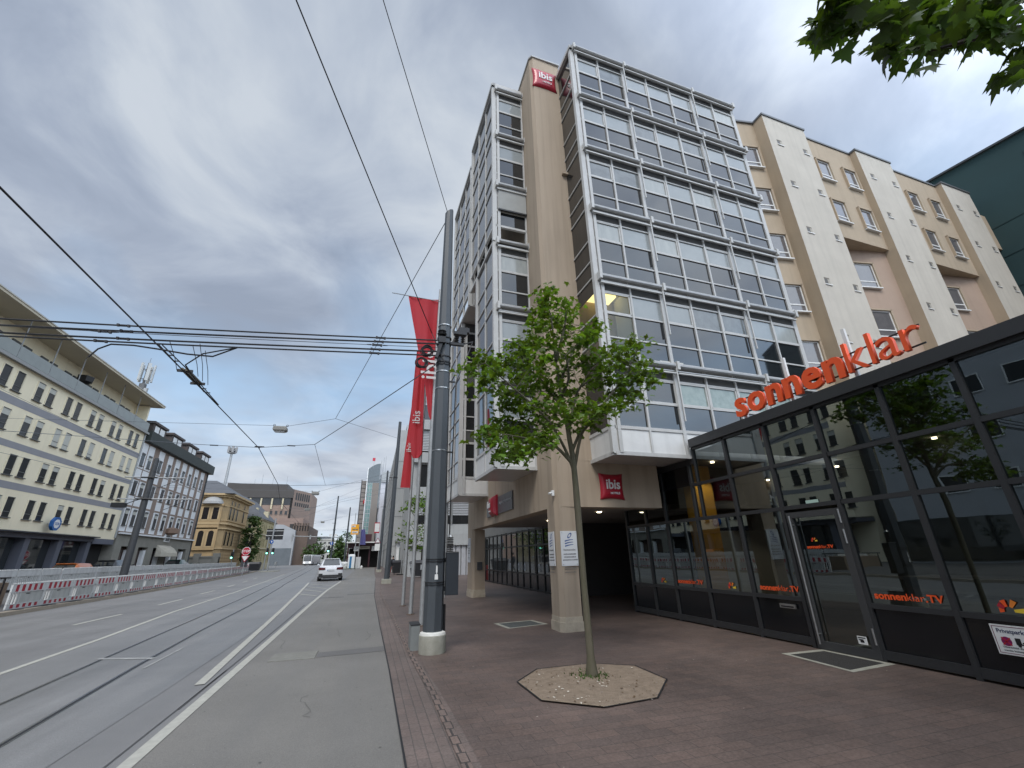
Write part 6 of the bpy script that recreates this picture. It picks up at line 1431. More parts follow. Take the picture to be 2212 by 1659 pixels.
# coils of spare cable at the bracket
for (cx, cz, r), l in zip(((0.81, 5.89, 0.115), (0.70, 5.60, 0.115)), ('upper black cable coil hanging at the pole bracket', 'lower black cable coil hanging at the pole bracket')):
    b = MB(); rr = random.Random(int(cx * 100))
    for k in range(5):
        ox, oz, rad, ty = rr.uniform(-.03, .03), rr.uniform(-.03, .03), r * rr.uniform(0.86, 1.1), rr.uniform(-.04, .04)
        b.tube([(ox + rad * math.cos(a), ty + 0.03 * math.sin(a * 1.0 + k), oz + rad * math.sin(a)) for a in [2 * PI * q / 22 for q in range(23)]], 0.011, 6, caps=False)
    b.tube([(0.1, 0, 0.05), (0.2, 0, 0.0), (0.3, 0.0, -0.02)], 0.011, 6); o = b.build('cable_coil', wire_black, loc=(cx, 8.86, cz)); tag(o, l, 'cable coil', 'spare cable coils')

# ================================================================== roadworks barriers
pl_white = mat('barrier_white', (0.60, 0.60, 0.58), 0.5, var=0.3, vscale=3, streak=0.3); bar_red = mat('barrier_red', (0.36, 0.012, 0.03), 0.45, var=0.25, vscale=4); pl_dirty = mat('barrier_panel', (0.47, 0.47, 0.44), 0.6, var=0.4, vscale=2, streak=0.35)
BL = 1.97
def make_barrier(rear):
    t = thing('roadworks_barrier', 'barrier', 'barrier')
    b = MB(); L_ = BL - 0.05
    for z0, z1 in ((0.10, 0.13), (0.26, 0.285), (0.68, 0.71), (0.955, 0.985)): b.box(-0.03, 0.03, 0, L_, z0, z1)
    for y in (0, L_ - 0.04): b.box(-0.028, 0.028, y, y + 0.04, 0.10, 0.985)
    for k in range(17): b.box(-0.012, 0.012, 0.03 + k * 0.113, 0.03 + k * 0.113 + 0.05, 0.985, 1.03)
    for k in range(12 if rear else 4): b.box(-0.022, 0.022, 0.10 + k * 0.155, 0.13 + k * 0.155, 0.285, 0.68)
    b.build('frame', pl_white, t)
    b = MB(); b.box(-0.008, 0.008, 0.42 if not rear else 0.05, L_ - 0.05, 0.285, 0.68); b.box(0.009, 0.02, 0.9, 1.1, 0.60, 0.63, 1); b.build('infill_panel', [pl_dirty, black_metal], t)
    def stripes(nm, z0, z1, red):
        b = MB(); n = 11; w = (L_ - 0.08) / n
        for k in range(n):
            b.box(-0.024, 0.024, 0.04 + k * w, 0.04 + (k + 1) * w, z0, z1, 1 if (red and k % 2 == 1) else 0)
        b.build(nm, [pl_white, bar_red], t)
    stripes('striped_board', 0.712, 0.954, not rear); stripes('lower_board', 0.132, 0.259, not rear)
    for y in (0.25, L_ - 0.25):
        b = MB(); b.box(-0.36, 0.36, y - 0.17, y + 0.17, 0.0, 0.10); b.build('rubber_foot', black_rubber, t, bevel=0.015)
    return t
def place_row(path, n, proto, z, label, group, ends, hs=1.0):
    pts = [Vector(p) for p in path]; seg = 0; pos = pts[0].copy(); 
    for k in range(n):
        need = BL; st = pos.copy()
        while seg < len(pts) - 2 and (pts[seg + 1] - pos).length < 0.3 or (seg < len(pts) - 2 and (pos - pts[seg]).length > (pts[seg + 1] - pts[seg]).length): seg += 1
        d = (pts[seg + 1] - pos).normalized(); pos = pos + d * BL
        o = proto if k == 0 else copy_tree(proto)
        o.location = (st.x, st.y, z); o.scale.z = hs; o.rotation_euler.z = math.atan2(-d.x, d.y) + rnd.uniform(-0.02, 0.02)
        o['group'] = group; o['label'] = ends.get(k, label)
place_row([(-12.55, 22.2), (-12.75, 29.4), (-13.5, 41), (-15.8, 67.5), (-18.0, 86)], 28, make_barrier(False), 0.05, 'red and white striped barrier in the roadside row, like its neighbours', 'striped barriers along the road kerb',
    {0: 'striped barrier nearest the viewer at the left end of the roadside row', 1: 'striped barrier second from the left end of the roadside row', 27: 'striped barrier at the far end of the roadside row by the stop sign'}, 0.97)
place_row([(-16.8, 24.0), (-16.9, 30), (-17.4, 41), (-18.6, 67.5), (-19.4, 84)], 28, make_barrier(True), 0.46, 'plain white barrier back in the rear row before the cream building', 'white barriers of the rear row', {0: 'white rear row barrier nearest the left edge of the picture'})
t = thing('end_marker', 'red and white striped marker board closing the barrier row', 'marker board', (-17.3, 77.6, 0.12), 0.06)
b = MB(); b.box(-0.35, 0.35, -0.25, 0.25, 0, 0.12, 2)
for k in range(6): b.box(-0.22, 0.22, -0.03, 0.03, 0.12 + k * 0.18, 0.30 + k * 0.18, k % 2)
b.build('board', [bar_red, pl_white, black_rubber], t)
lr = thing('scaffold_rail', 'dark guard rail on posts left of the first striped barrier', 'railing', (-13.2, 22.9, 0))
b = MB(); b.tube([(-3.0, -1.5, 1.22), (0.05, 0.15, 1.22)], 0.03, 8); b.tube([(-0.1, 0.1, 0.1), (-0.1, 0.1, 1.22)], 0.035, 8); b.tube([(-2.9, -1.4, 0.1), (-2.9, -1.4, 1.22)], 0.035, 8); b.box(-3.0, -0.25, -0.6, -0.55, 0.9, 1.2, 1); b.build('rail', [black_metal, mat('pale_board', (0.42, 0.41, 0.38), 0.8)], lr)
b = MB(); b.box(-3.6, -0.3, -1.2, 0.3, 0, 0.95); o = b.build('timber_crate', mat('brown_timber', (0.20, 0.15, 0.105), 0.9, var=0.4, vscale=2, streak=0.3), loc=(-13.0, 23.0, 0.1), bevel=0.02); tag(o, 'brown timber box behind the first striped barrier at the picture edge', 'box')

# ================================================================== traffic signs and lights
def sign_disc(parent, nm, r, m, x, y, z, n=24, th=0.02, rot=0.0):
    b = MB(); b.tube_rings([[(x + r * math.cos(2 * PI * (k + rot) / n), yy, z + r * math.sin(2 * PI * (k + rot) / n)) for k in range(n)][::-1] for yy in (y - th, y)]); return b.build(nm, m, parent)
st = thing('stop_sign', 'red stop sign above a give way triangle at the barrier end', 'sign', (-14.2, 62, 0), 0.0)
b = MB(); b.tube([(0, 0.06, 0), (0, 0.06, 3.2)], 0.04, 8); b.build('post', galv, st)
sign_disc(st, 'octagon_border', 0.475, white_paint, 0, 0.0, 2.75, 8, 0.02, 0.5); sign_disc(st, 'octagon', 0.43, red_sign, 0, -0.021, 2.75, 8, 0.006, 0.5)
text('lettering', 'STOP', white_letter, st, (0, -0.03, 2.62), FRONT, 0.37, 0.004, 0.006, 'CENTER', 0.92)
b = MB(); f = lambda w, h, y, c: [(-w, y, c + h * 0.5), (0, y, c - h), (w, y, c + h * 0.5)]
b.poly(f(0.48, 0.5, -0.0, 2.0), 0); b.poly(f(0.36, 0.375, -0.01, 2.0), 1); b.build('triangle', [red_sign, white_paint], st)
b = MB(); b.box(-0.42, 0.30, 0.3, 0.34, 1.0, 1.9); b.build('rear_board', mat('dark_slate_board', (0.06, 0.06, 0.065), 0.7), st)
lit_green = mat('green_signal', (0.1, 0.8, 0.5), 0.4, emit=(0.25, 1.0, 0.75), estr=3.0)
def signal(parent, x, z, lit=True):
    b = MB(); b.box(x - 0.16, x + 0.16, -0.15, 0.15, z, z + 0.95)
    for k in range(3): b.tube([(x, -0.3, z + 0.17 + 0.3 * k), (x, -0.15, z + 0.17 + 0.3 * k)], 0.12, 10)
    h = b.build('signal_head', black_metal, parent)
    if lit: sign_disc(h, 'green_lens', 0.115, lit_green, x, -0.305, z + 0.17, 12, 0.004)
tl = thing('traffic_light', 'traffic light post with blue arrow sign and dark sign boards behind', 'traffic light', (-15.75, 84, 0))
b = MB(); b.tube([(0, 0, 0), (0.02, 0, 8.2)], 0.13, 8); b.tube([(-0.62, 0.1, 0), (-0.55, 0.1, 5.2)], 0.1, 8); b.build('post', galv, tl)
signal(tl, -0.42, 2.6); signal(tl, 0.42, 2.6); 
b = MB(); b.box(-1.05, 1.5, 0.2, 0.26, 4.85, 6.55)
b.build('sign_back', mat('sign_back_dark', (0.012, 0.013, 0.015), 0.6), tl)
b = MB(); b.box(-1.08, 1.5, 0.12, 0.2, 6.2, 6.27); b.box(-1.1, 1.5, 0.12, 0.2, 5.45, 5.52); b.build('sign_rail', white_paint, tl)
blue_sign = mat('traffic_blue', (0.012, 0.08, 0.30), 0.4)
def arrow(parent, x, y, z, s):
    sign_disc(parent, 'blue_disc', 0.36 * s, blue_sign, x, y, z)
    b = MB(); b.box(x - 0.045 * s, x + 0.045 * s, y - 0.03, y - 0.022, z - 0.22 * s, z + 0.1 * s); b.poly([(x - 0.15 * s, y - 0.025, z + 0.04 * s), (x + 0.15 * s, y - 0.025, z + 0.04 * s), (x, y - 0.025, z + 0.25 * s)]); b.build('arrow', white_paint, parent)
arrow(tl, 0.0, -0.18, 4.5, 0.85)
b = MB(); b.lathe([(1.6, 0), (1.6, 0.1)], 0.3, 0, 14); b.build('traffic_island', concrete, tl)
b = MB(); b.tube([(1.15, 0, 0.1), (1.15, 0, 1.5)], 0.03, 6); b.lathe([(0.2, 1.0), (0.2, 1.4)], 1.1, 0, 8); b.build('small_post', galv, tl)
tr = thing('sign_arm', 'long steel arm over the road with traffic light and arrow sign', 'traffic light', (-5.7, 74.7, 0))
b = MB(); b.tube([(-5.6, 0, 4.95), (0, 0, 4.75), (0.9, 0, 4.7)], 0.06, 8); b.box(-5.75, -5.55, -0.1, 0.1, 4.2, 5.25); b.box(-3.3, -3.1, -0.05, 0.05, 4.5, 5.1); b.build('arm', galv, tr)
signal(tr, -0.42, 2.6); arrow(tr, -0.1, -0.2, 3.85, 0.7)
b = MB(); b.box(-0.6, -0.25, -0.1, 0, 4.9, 5.2); b.box(0.15, 0.5, -0.1, 0, 4.9, 5.2); b.build('detector', white_paint, tr)
t2_ = thing('no_entry_post', 'small red no entry sign with white bar before the ochre villa', 'sign', (-16.9, 73, 0))
b = MB(); b.tube([(0, 0.05, 0), (0, 0.05, 3.0)], 0.04, 6); b.build('post', galv, t2_); sign_disc(t2_, 'disc', 0.33, red_sign, 0, 0, 2.65); b = MB(); b.box(-0.22, 0.22, -0.03, -0.022, 2.6, 2.7); b.build('bar', white_paint, t2_)
t3_ = thing('pedestrian_signal', 'dark pedestrian signal with green light before the villa wall', 'traffic light', (-18.6, 74, 0)); b = MB(); b.tube([(0, 0.2, 0), (0, 0.2, 3.2)], 0.06, 6); b.build('post', galv, t3_); signal(t3_, 0, 1.95)
t4_ = thing('warning_sign', 'small triangular warning sign with white plate on the third pole', 'sign', (0.7, 60.2, 0)); b = MB(); b.poly([(-0.38, 0, 3.4), (0.38, 0, 3.4), (0, 0, 4.05)], 0); b.poly([(-0.27, -0.01, 3.46), (0.27, -0.01, 3.46), (0, -0.01, 3.93)], 1); b.box(-0.3, 0.3, -0.03, 0, 2.5, 3.3, 1); b.build('plates', [mat('plum_red', (0.2, 0.02, 0.06), 0.5), white_paint], t4_)
t5_ = thing('pole_plate', 'white and red plate clamped high on the far pavement pole', 'sign', (0.75, 75, 0)); b = MB(); b.tube([(0.4, 0, 0), (0.5, 0, 9)], 0.09, 6, 1); b.box(-0.55, 0.25, -0.05, 0, 5.3, 6.9, 0); b.box(-0.50, 0.20, -0.06, -0.05, 5.5, 6.75, 2); b.build('plate', [red_sign, galv, white_paint], t5_)

# ================================================================== vehicles
car_white = mat('car_paint_white', (0.58, 0.59, 0.60), 0.25, coat=0.8); car_glass = mat('car_glass', (0.015, 0.018, 0.02), 0.04, ior=1.9); tail_red = mat('tail_light_red', (0.07, 0.004, 0.006), 0.15, coat=0.6); plastic = mat('car_black_plastic', (0.018, 0.018, 0.019), 0.5)
def car(name, label, loc, rz, paint, L_=4.7, W_=1.9, H_=1.66, cat='car', group=None, suv=True):
    """rear at y=0 looking along -y; sections lofted along the length"""
    t = thing(name, label, cat, loc, rz, group); w = W_ / 2; z1 = H_ * 0.63; g0 = 0.21
    S_ = [  # y, width factor, floor, shoulder z, roof z, roof half width factor
        (0.00, 0.84, 0.42, z1 - 0.16, z1 - 0.13, 0.78), (0.06, 0.93, 0.30, z1 - 0.06, z1 - 0.02, 0.80), (0.22, 0.97, g0, z1, z1 + 0.02, 0.78),
        (0.30, 0.98, g0, z1 + 0.01, z1 + 0.16, 0.72), (0.62, 1.0, g0, z1 + 0.02, H_ - 0.06, 0.62), (0.85, 1.0, g0, z1 + 0.02, H_, 0.60), (1.7, 1.0, g0, z1, H_ + 0.01, 0.62), (2.5, 1.0, g0, z1 - 0.03, H_ - 0.03, 0.62),
        (3.05, 1.0, g0, z1 - 0.05, z1 + 0.18, 0.70), (3.35, 0.99, g0, z1 - 0.07, z1 - 0.02, 0.78), (L_ - 0.5, 0.95, g0, z1 - 0.17, z1 - 0.13, 0.78), (L_ - 0.08, 0.86, 0.28, z1 - 0.38, z1 - 0.34, 0.74), (L_, 0.74, 0.4, z1 - 0.5, z1 - 0.48, 0.66)]
    R = []
    for y, f, fl, sh, rf, rw in S_:
        a = w * f
        half = [(a * 0.86, fl), (a, fl + 0.14), (a * 1.0, (fl + sh) / 2 + 0.05), (a * 0.985, sh - 0.05), (a * 0.94, sh), (a * (0.94 * 0.35 + rw * 0.65), sh + (rf - sh) * 0.72), (w * rw, rf - 0.015 if rf > sh + 0.1 else rf - 0.005), (w * rw * 0.6, rf)]
        R.append([(x, y, z) for x, z in half] + [(-x, y, z) for x, z in reversed(half)])
    b = MB(); b.tube_rings(R); o = b.build('body', paint, t, smooth=True)
    def lerp_pt(x, y, lift):
        return (x, y, lift)
    # rear window follows the tailgate between section 3 and 4
    b = MB(); y0, zb, y1, zt = 0.30, z1 + 0.14, 0.60, H_ - 0.10
    b.quad((-w * 0.68, y0 - 0.05, zb), (w * 0.68, y0 - 0.05, zb), (w * 0.585, y1 - 0.05, zt), (-w * 0.585, y1 - 0.05, zt)); b.build('rear_window', car_glass, t)
    b = MB(); b.box(-w * 0.6, w * 0.6, 0.52, 0.82, H_ - 0.045, H_ + 0.012); b.build('roof_spoiler', paint, t, bevel=0.015)
    for s in (-1, 1):
        b = MB()
        for ya, yb in ((0.72, 1.55), (1.62, 2.35), (2.42, 3.0)):
            q = lambda y, hi: (s * (w * (0.66 if hi else 0.925) + 0.012), y, (H_ - 0.10 - max(0, (y - 2.35)) * 0.36 if hi else z1 + 0.05))
            ca = 0.25 if ya < 0.8 else 0.0
            pts = [q(ya, 0), q(yb, 0), q(yb - (0.45 if yb > 2.9 else 0), 1), q(ya + ca, 1)]
            b.poly(pts if s > 0 else pts[::-1])
        b.build('side_window', car_glass, t)
        b = MB(); b.poly([(s * w * 0.46, -0.012 + 0.035, z1 - 0.05), (s * w * 0.90, 0.035, z1 - 0.02), (s * w * 0.96, 0.10, z1 - 0.02), (s * w * 0.95, 0.06, z1 - 0.22), (s * w * 0.88, -0.01, z1 - 0.23), (s * w * 0.48, -0.02, z1 - 0.16)][:: s]); b.box(s * w * 0.45, s * w * 0.90, -0.03, 0.06, z1 - 0.21, z1 - 0.06); b.build('tail_light', tail_red, t)
        b = MB(); b.tube([(s * w * 0.98, 3.0, z1 + 0.1), (s * (w + 0.18), 2.98, z1 + 0.14)], [0.05, 0.09], 8); b.build('mirror', paint, t)
        b = MB(); b.box(s * w * 0.62, s * w * 0.92, -0.045, 0.05, 0.40, 0.56); b.build('exhaust_trim', plastic, t)
        for y in (0.95, L_ - 0.95):
            b = MB(); b.tube([(s * (w - 0.26), y, 0.36), (s * (w - 0.005), y, 0.36)], 0.36, 20); wh = b.build('wheel', black_rubber, t)
            b = MB(); b.tube([(s * (w - 0.01), y, 0.36), (s * (w + 0.008), y, 0.36)], 0.23, 14); b.build('rim', alu_grey, wh)
    b = MB(); b.box(-w * 0.93, w * 0.93, -0.035, 0.12, 0.28, 0.46); b.box(-w * 0.55, w * 0.55, -0.05, 0.05, 0.20, 0.34); b.build('rear_bumper', plastic, t, bevel=0.02)
    b = MB(); b.box(-0.26, 0.26, -0.03, 0.03, z1 - 0.30, z1 - 0.19, 0); b.box(-0.26, -0.225, -0.032, -0.03, z1 - 0.30, z1 - 0.19, 1); b.build('number_plate', [mat('plate_grey', (0.45, 0.46, 0.46), 0.5), blue_sign], t)
    return t
CARX = -2.95
car('parked_car', 'white sport utility car seen from behind on the hatched area', (CARX, 40.4, 0.0), math.radians(4.2), car_white)
car('orange_car', 'orange car whose roof shows over the white rear barriers', (-20.6, 40.5, 0.25), 0.05, mat('car_paint_orange', (0.50, 0.14, 0.03), 0.3, coat=0.6), H_=1.5)
car('dark_car', 'black car parked behind the orange car in the side street', (-20.9, 46.3, 0.45), 0.05, mat('car_paint_black', (0.015, 0.015, 0.017), 0.3, coat=0.6), H_=1.5)
car('green_car', 'dark green car parked before the striped building', (-20.8, 60.0, 0.45), 0.05, mat('car_paint_green', (0.02, 0.05, 0.04), 0.3, coat=0.6), H_=1.5)
car('silver_car', 'pale distant car following the bus down the road', (-21.5, 186, 0), 0.1, mat('car_paint_silver', (0.45, 0.46, 0.47), 0.3, coat=0.5), H_=1.5)
car('grey_car', 'grey distant car queueing behind the bus', (-24.0, 200, 0), 0.1, mat('car_paint_grey', (0.12, 0.12, 0.13), 0.3, coat=0.5), H_=1.5)
BUSX = -19.0
bus = thing('city_bus', 'white and grey city bus approaching in the distance', 'bus', (BUSX, 160, 0), math.radians(-7))
b = MB(); b.box(-1.27, 1.27, 0, 12, 0.35, 3.1); b.build('body', mat('bus_white', (0.62, 0.62, 0.61), 0.4), bus, bevel=0.12)
b = MB(); b.box(-1.1, 1.1, -0.03, 0.05, 1.25, 2.55); b.build('windscreen', car_glass, bus)
b = MB(); b.box(1.2, 1.29, 0.5, 11.7, 0.7, 2.65); b.build('side_window', mat('bus_side_dark', (0.06, 0.05, 0.055), 0.15, ior=1.7, var=0.7, vscale=0.8, col2=(0.14, 0.09, 0.09)), bus)
b = MB(); b.box(-1.0, 1.0, -0.04, 0.02, 2.65, 2.95); b.build('destination_display', black_metal, bus)
for s in (-0.85, 0.85):
    b = MB(); b.box(s - 0.2, s + 0.2, -0.05, 0.0, 0.75, 1.0); b.build('headlight', mat('headlight_lit', (0.9, 0.9, 0.85), 0.3, emit=(1, 0.97, 0.9), estr=1.5), bus)
b = MB(); b.box(-1.3, 1.3, -0.02, 12, 0.2, 0.5); b.build('skirt', plastic, bus)
for y in (2.6, 8.8):
    for s in (-1, 1): b = MB(); b.tube([(s * 0.95, y, 0.48), (s * 1.3, y, 0.48)], 0.48, 14); b.build('wheel', black_rubber, bus)
ct = thing('dark_skip_container', 'dark wheeled skip standing before the pale yellow terrace', 'container', (-18.6, 88, 0)); b = MB(); b.tube_rings([[(sx * w, sy * d, z) for sx, sy in ((-1, -1), (1, -1), (1, 1), (-1, 1))] for w, d, z in ((0.8, 0.6, 0.15), (1.0, 0.75, 1.2), (0.9, 0.6, 1.5))]); b.build('body', MATS['bin_black'], ct, bevel=0.04)

# ================================================================== trees
bark = mat('green_grey_bark', (0.105, 0.091, 0.066), 0.9, var=0.65, vscale=9, bump=0.6, bscale=40, stretch=(1, 1, 0.3), col2=(0.055, 0.06, 0.022))
bark_dark = mat('dark_bark', (0.035, 0.03, 0.024), 0.9, var=0.4, vscale=10, bump=0.4)
leaf_m = mat('maple_leaf', (0.078, 0.138, 0.014), 0.5, transl=0.40, island=0.6)
leaf_o = mat('overhang_leaf', (0.045, 0.085, 0.012), 0.5, transl=0.36, island=0.5)
leaf_f = mat('dense_leaf', (0.045, 0.082, 0.018), 0.6, transl=0.25, island=0.5)
LEAF = [(0, 0), (0.26, -0.10), (0.44, -0.04), (0.35, 0.10), (0.56, 0.30), (0.37, 0.34), (0.22, 0.40), (0.27, 0.60), (0.13, 0.58), (0, 0.98)]
LEAF2 = LEAF + [(-x, y) for x, y in LEAF[1:-1]][::-1]
def add_leaf(b, c, size, rng, droop=0.55, flat=0.5, down=None):
    yaw = rng.uniform(0, 2 * PI); d = Vector((math.cos(yaw), math.sin(yaw), 0))
    if down is not None: d = (d + down).normalized()
    pitch = -rng.uniform(0.05, droop * 1.6); roll = rng.gauss(0, flat)
    R = Euler((pitch, roll, yaw), 'XYZ').to_matrix(); R = Matrix.Rotation(yaw, 3, 'Z') @ Matrix.Rotation(pitch, 3, 'X') @ Matrix.Rotation(roll, 3, 'Y')
    s = size * rng.uniform(0.7, 1.25); wv = rng.uniform(0.85, 1.15)
    i = len(b.v)
    for x, y in LEAF2:
        p = R @ Vector((x * s * wv, y * s, -0.35 * s * (x * x + 0.5 * y * y))); b.v.append((c[0] + p.x, c[1] + p.y, c[2] + p.z))
    b.f.append(tuple(range(i, i + len(LEAF2)))); b.m.append(0)
def smooth_path(pts, k=3):
    P = [Vector(p) for p in pts]; out = []
    for i in range(len(P) - 1):
        p0, p1, p2, p3 = P[max(i - 1, 0)], P[i], P[i + 1], P[min(i + 2, len(P) - 1)]
        for q in range(k):
            t = q / k; out.append(0.5 * ((2 * p1) + (-p0 + p2) * t + (2 * p0 - 5 * p1 + 4 * p2 - p3) * t * t + (-p0 + 3 * p1 - 3 * p2 + p3) * t ** 3))
    return out + [P[-1]]
CROWN = [(2.62, 6.2, 6.06), (2.59, 6.0, 5.82), (2.67, 6.44, 5.94), (2.49, 6.08, 5.53), (2.85, 5.95, 5.64), (3.19, 6.45, 5.89), (3.21, 7.23, 6.16), (3.35, 7.05, 5.99), (2.87, 7.0, 5.8), (2.39, 6.18, 5.29), (3.2, 6.66, 5.55), (3.6, 6.27, 5.54), (3.44, 6.11, 5.3), (3.25, 6.01, 5.07), (3.15, 6.17, 5.09), (2.57, 7.24, 5.49), (2.68, 7.09, 5.46), (2.27, 7.06, 5.33), (2.39, 7.05, 5.23), (2.5, 6.14, 4.94), (2.77, 6.31, 5.16), (1.6, 6.79, 4.89), (1.38, 6.95, 4.73), (1.61, 7.13, 4.94), (1.84, 7.17, 4.93), (1.61, 5.98, 4.3), (1.99, 6.76, 4.87), (2.09, 6.86, 4.77), (1.67, 6.61, 4.45), (1.48, 6.12, 4.12), (2.31, 6.56, 4.77), (2.31, 5.98, 4.56), (3.08, 7.25, 5.27), (3.37, 7.15, 5.31), (2.69, 6.67, 4.7), (2.3, 6.3, 4.41), (2.38, 7.21, 4.74), (2.09, 6.71, 4.27), (2.06, 7.17, 4.33), (2.49, 7.12, 4.48), (2.55, 6.61, 4.34), (2.7, 6.47, 4.42), (3.12, 6.75, 4.63), (3.2, 6.5, 4.79), (3.33, 6.09, 4.77), (3.66, 6.31, 4.96), (4.38, 7.07, 5.48), (3.8, 5.91, 4.89), (4.13, 5.92, 5.09), (4.79, 6.79, 5.49), (3.51, 6.27, 4.67), (4.01, 6.65, 4.94), (4.23, 6.56, 4.98), (4.39, 6.36, 4.96), (5.31, 7.35, 5.39), (4.47, 6.14, 4.62), (4.8, 6.47, 4.63), (4.3, 6.15, 4.5), (4.51, 6.8, 4.73), (3.89, 6.26, 4.46), (3.68, 6.38, 4.49), (3.73, 6.97, 4.67), (4.09, 6.33, 4.26), (4.5, 6.69, 4.37), (4.38, 7.21, 4.57), (3.48, 6.0, 3.86), (3.32, 5.94, 3.72), (3.84, 6.19, 3.95), (3.32, 7.0, 4.43), (2.96, 6.77, 4.27), (3.07, 6.21, 3.96), (3.28, 6.35, 3.91), (2.79, 6.12, 3.8), (2.74, 6.54, 3.91), (2.27, 5.91, 3.78), (2.4, 6.9, 4.07), (2.3, 7.19, 4.14), (2.13, 7.28, 4.18), (2.61, 6.95, 3.89), (3.04, 7.29, 3.89), (2.84, 5.88, 3.56), (3.27, 6.28, 3.64), (2.04, 7.3, 3.88), (1.82, 7.01, 3.66), (1.55, 6.47, 3.41), (2.17, 7.26, 3.73), (2.21, 6.78, 3.53), (2.45, 7.08, 3.77), (1.69, 6.29, 3.29), (1.85, 6.14, 3.12), (1.85, 6.52, 3.11), (1.92, 6.05, 2.99), (2.21, 6.42, 3.16), (2.66, 7.29, 3.43), (2.3, 6.35, 3.34), (2.28, 5.86, 3.12), (2.37, 5.92, 3.29)]
OVER = [(2.57, 1.08, 4.81), (2.94, 1.2, 5.21), (2.7, 1.08, 4.94), (2.68, 1.04, 4.88), (2.59, 0.98, 4.74), (3.08, 1.13, 5.35), (2.81, 1.0, 4.95), (2.58, 1.11, 4.84), (2.54, 1.08, 4.71), (2.49, 0.97, 4.77), (2.57, 0.97, 4.85), (2.84, 1.16, 5.17), (2.57, 1.0, 4.81), (2.52, 0.94, 4.74), (2.8, 1.2, 4.97), (2.69, 1.09, 4.81), (3.14, 1.26, 5.28), (2.69, 1.01, 4.68), (2.91, 1.06, 4.97), (2.99, 1.09, 5.18), (2.82, 0.96, 4.93), (3.2, 1.11, 5.26), (2.83, 1.06, 4.98), (2.65, 1.09, 4.83), (2.71, 1.16, 4.96), (2.66, 0.98, 4.61), (2.88, 0.96, 4.9), (2.65, 0.96, 4.88), (3.07, 1.05, 5.28), (3.15, 0.98, 5.15), (3.01, 0.95, 4.88), (2.73, 0.9, 4.56), (2.91, 0.96, 4.65), (2.93, 0.99, 4.61), (2.95, 0.99, 4.55), (2.95, 0.95, 4.59), (3.4, 1.09, 4.93), (2.85, 0.89, 4.59), (2.75, 0.83, 4.59), (3.33, 0.99, 5.11), (3.17, 0.96, 4.81), (3.47, 1.08, 5.02), (3.16, 0.96, 4.61), (3.43, 1.01, 4.96), (3.17, 0.89, 4.94), (3.33, 0.93, 4.95), (3.36, 0.95, 4.85), (3.25, 0.95, 4.63), (3.02, 0.88, 4.35), (3.08, 0.86, 4.46), (3.5, 0.94, 4.88), (3.49, 0.9, 4.93), (3.42, 0.9, 5.04), (3.1, 0.76, 4.63), (3.38, 0.88, 4.73), (3.47, 0.86, 4.83), (3.36, 0.79, 4.76), (3.45, 0.78, 4.89), (3.33, 0.78, 4.64), (3.45, 0.83, 4.66), (3.49, 0.79, 4.68), (3.16, 0.7, 4.49), (3.58, 0.74, 4.91), (3.68, 0.8, 4.84), (3.08, 0.63, 4.33), (3.75, 0.81, 4.77), (3.78, 0.81, 4.72), (3.58, 0.73, 4.56), (3.11, 0.61, 4.26), (3.67, 0.67, 4.79), (3.21, 0.62, 4.26), (3.79, 0.71, 4.74), (3.24, 0.81, 4.9), (2.98, 0.63, 4.43), (3.11, 0.59, 4.43), (3.49, 0.6, 4.65), (3.13, 0.83, 4.88), (3.04, 0.98, 5.14), (3.85, 0.79, 4.59), (3.38, 0.72, 4.16), (3.25, 0.71, 4.01), (3.83, 0.77, 4.61)]
rng = random.Random(21)
mt = thing('young_maple', 'slim young maple with layered bright green crown in the octagonal tree pit', 'tree', (0, 0, 0))
TR = [(3.10, 6.48, 0.0), (3.10, 6.48, 0.25), (3.085, 6.49, 1.2), (3.08, 6.5, 2.43), (3.09, 6.53, 2.72), (3.09, 6.55, 3.1), (3.06, 6.58, 3.44), (3.03, 6.6, 3.86), (2.97, 6.62, 4.34), (2.94, 6.65, 4.85), (2.91, 6.67, 5.8), (2.84, 6.7, 6.3)]
b = MB(); rr = [0.092, 0.055, 0.047, 0.052, 0.048, 0.046, 0.040, 0.034, 0.028, 0.023, 0.014, 0.006]
b.tube(TR, rr, 10)
LIMBS = [[(3.09, 6.55, 2.97), (2.76, 6.46, 3.24), (2.51, 6.38, 3.29), (2.26, 6.29, 3.3), (1.81, 6.2, 3.33)], [(3.08, 6.55, 2.9), (2.92, 6.5, 3.25), (2.6, 6.33, 3.63), (2.26, 6.22, 3.88), (1.84, 6.11, 4.15), (1.45, 6.0, 4.40)],
  [(3.10, 6.55, 2.9), (3.22, 6.46, 3.44), (3.36, 6.37, 3.65), (3.65, 6.28, 4.03), (4.04, 6.19, 4.52), (4.32, 6.1, 5.02)], [(3.05, 6.57, 3.5), (3.33, 6.69, 4.32), (3.69, 6.82, 4.66), (4.19, 6.96, 5.04), (4.58, 7.1, 5.49)], [(3.0, 6.6, 3.95), (2.7, 6.73, 4.48), (2.53, 6.92, 4.79), (2.41, 7.1, 5.26)],
  [(2.96, 6.6, 4.43), (3.42, 6.78, 5.31), (3.98, 7.0, 5.93)], [(3.08, 6.55, 3.2), (3.39, 6.72, 3.68), (3.56, 6.9, 3.84)], [(2.98, 6.6, 4.19), (3.0, 6.28, 4.42), (2.83, 6.0, 4.69)], [(2.78, 6.46, 3.24), (2.43, 6.78, 3.3), (2.15, 7.0, 3.2)], [(2.93, 6.62, 4.9), (3.07, 6.47, 5.49), (3.11, 6.4, 5.84)]]
nodes = [Vector(p) for p in TR[6:]]
for l in LIMBS:
    sp_ = smooth_path(l); n_ = len(sp_); b.tube(sp_, [0.026 * (1 - k / n_) + 0.005 for k in range(n_)], 6); nodes += sp_[2:]
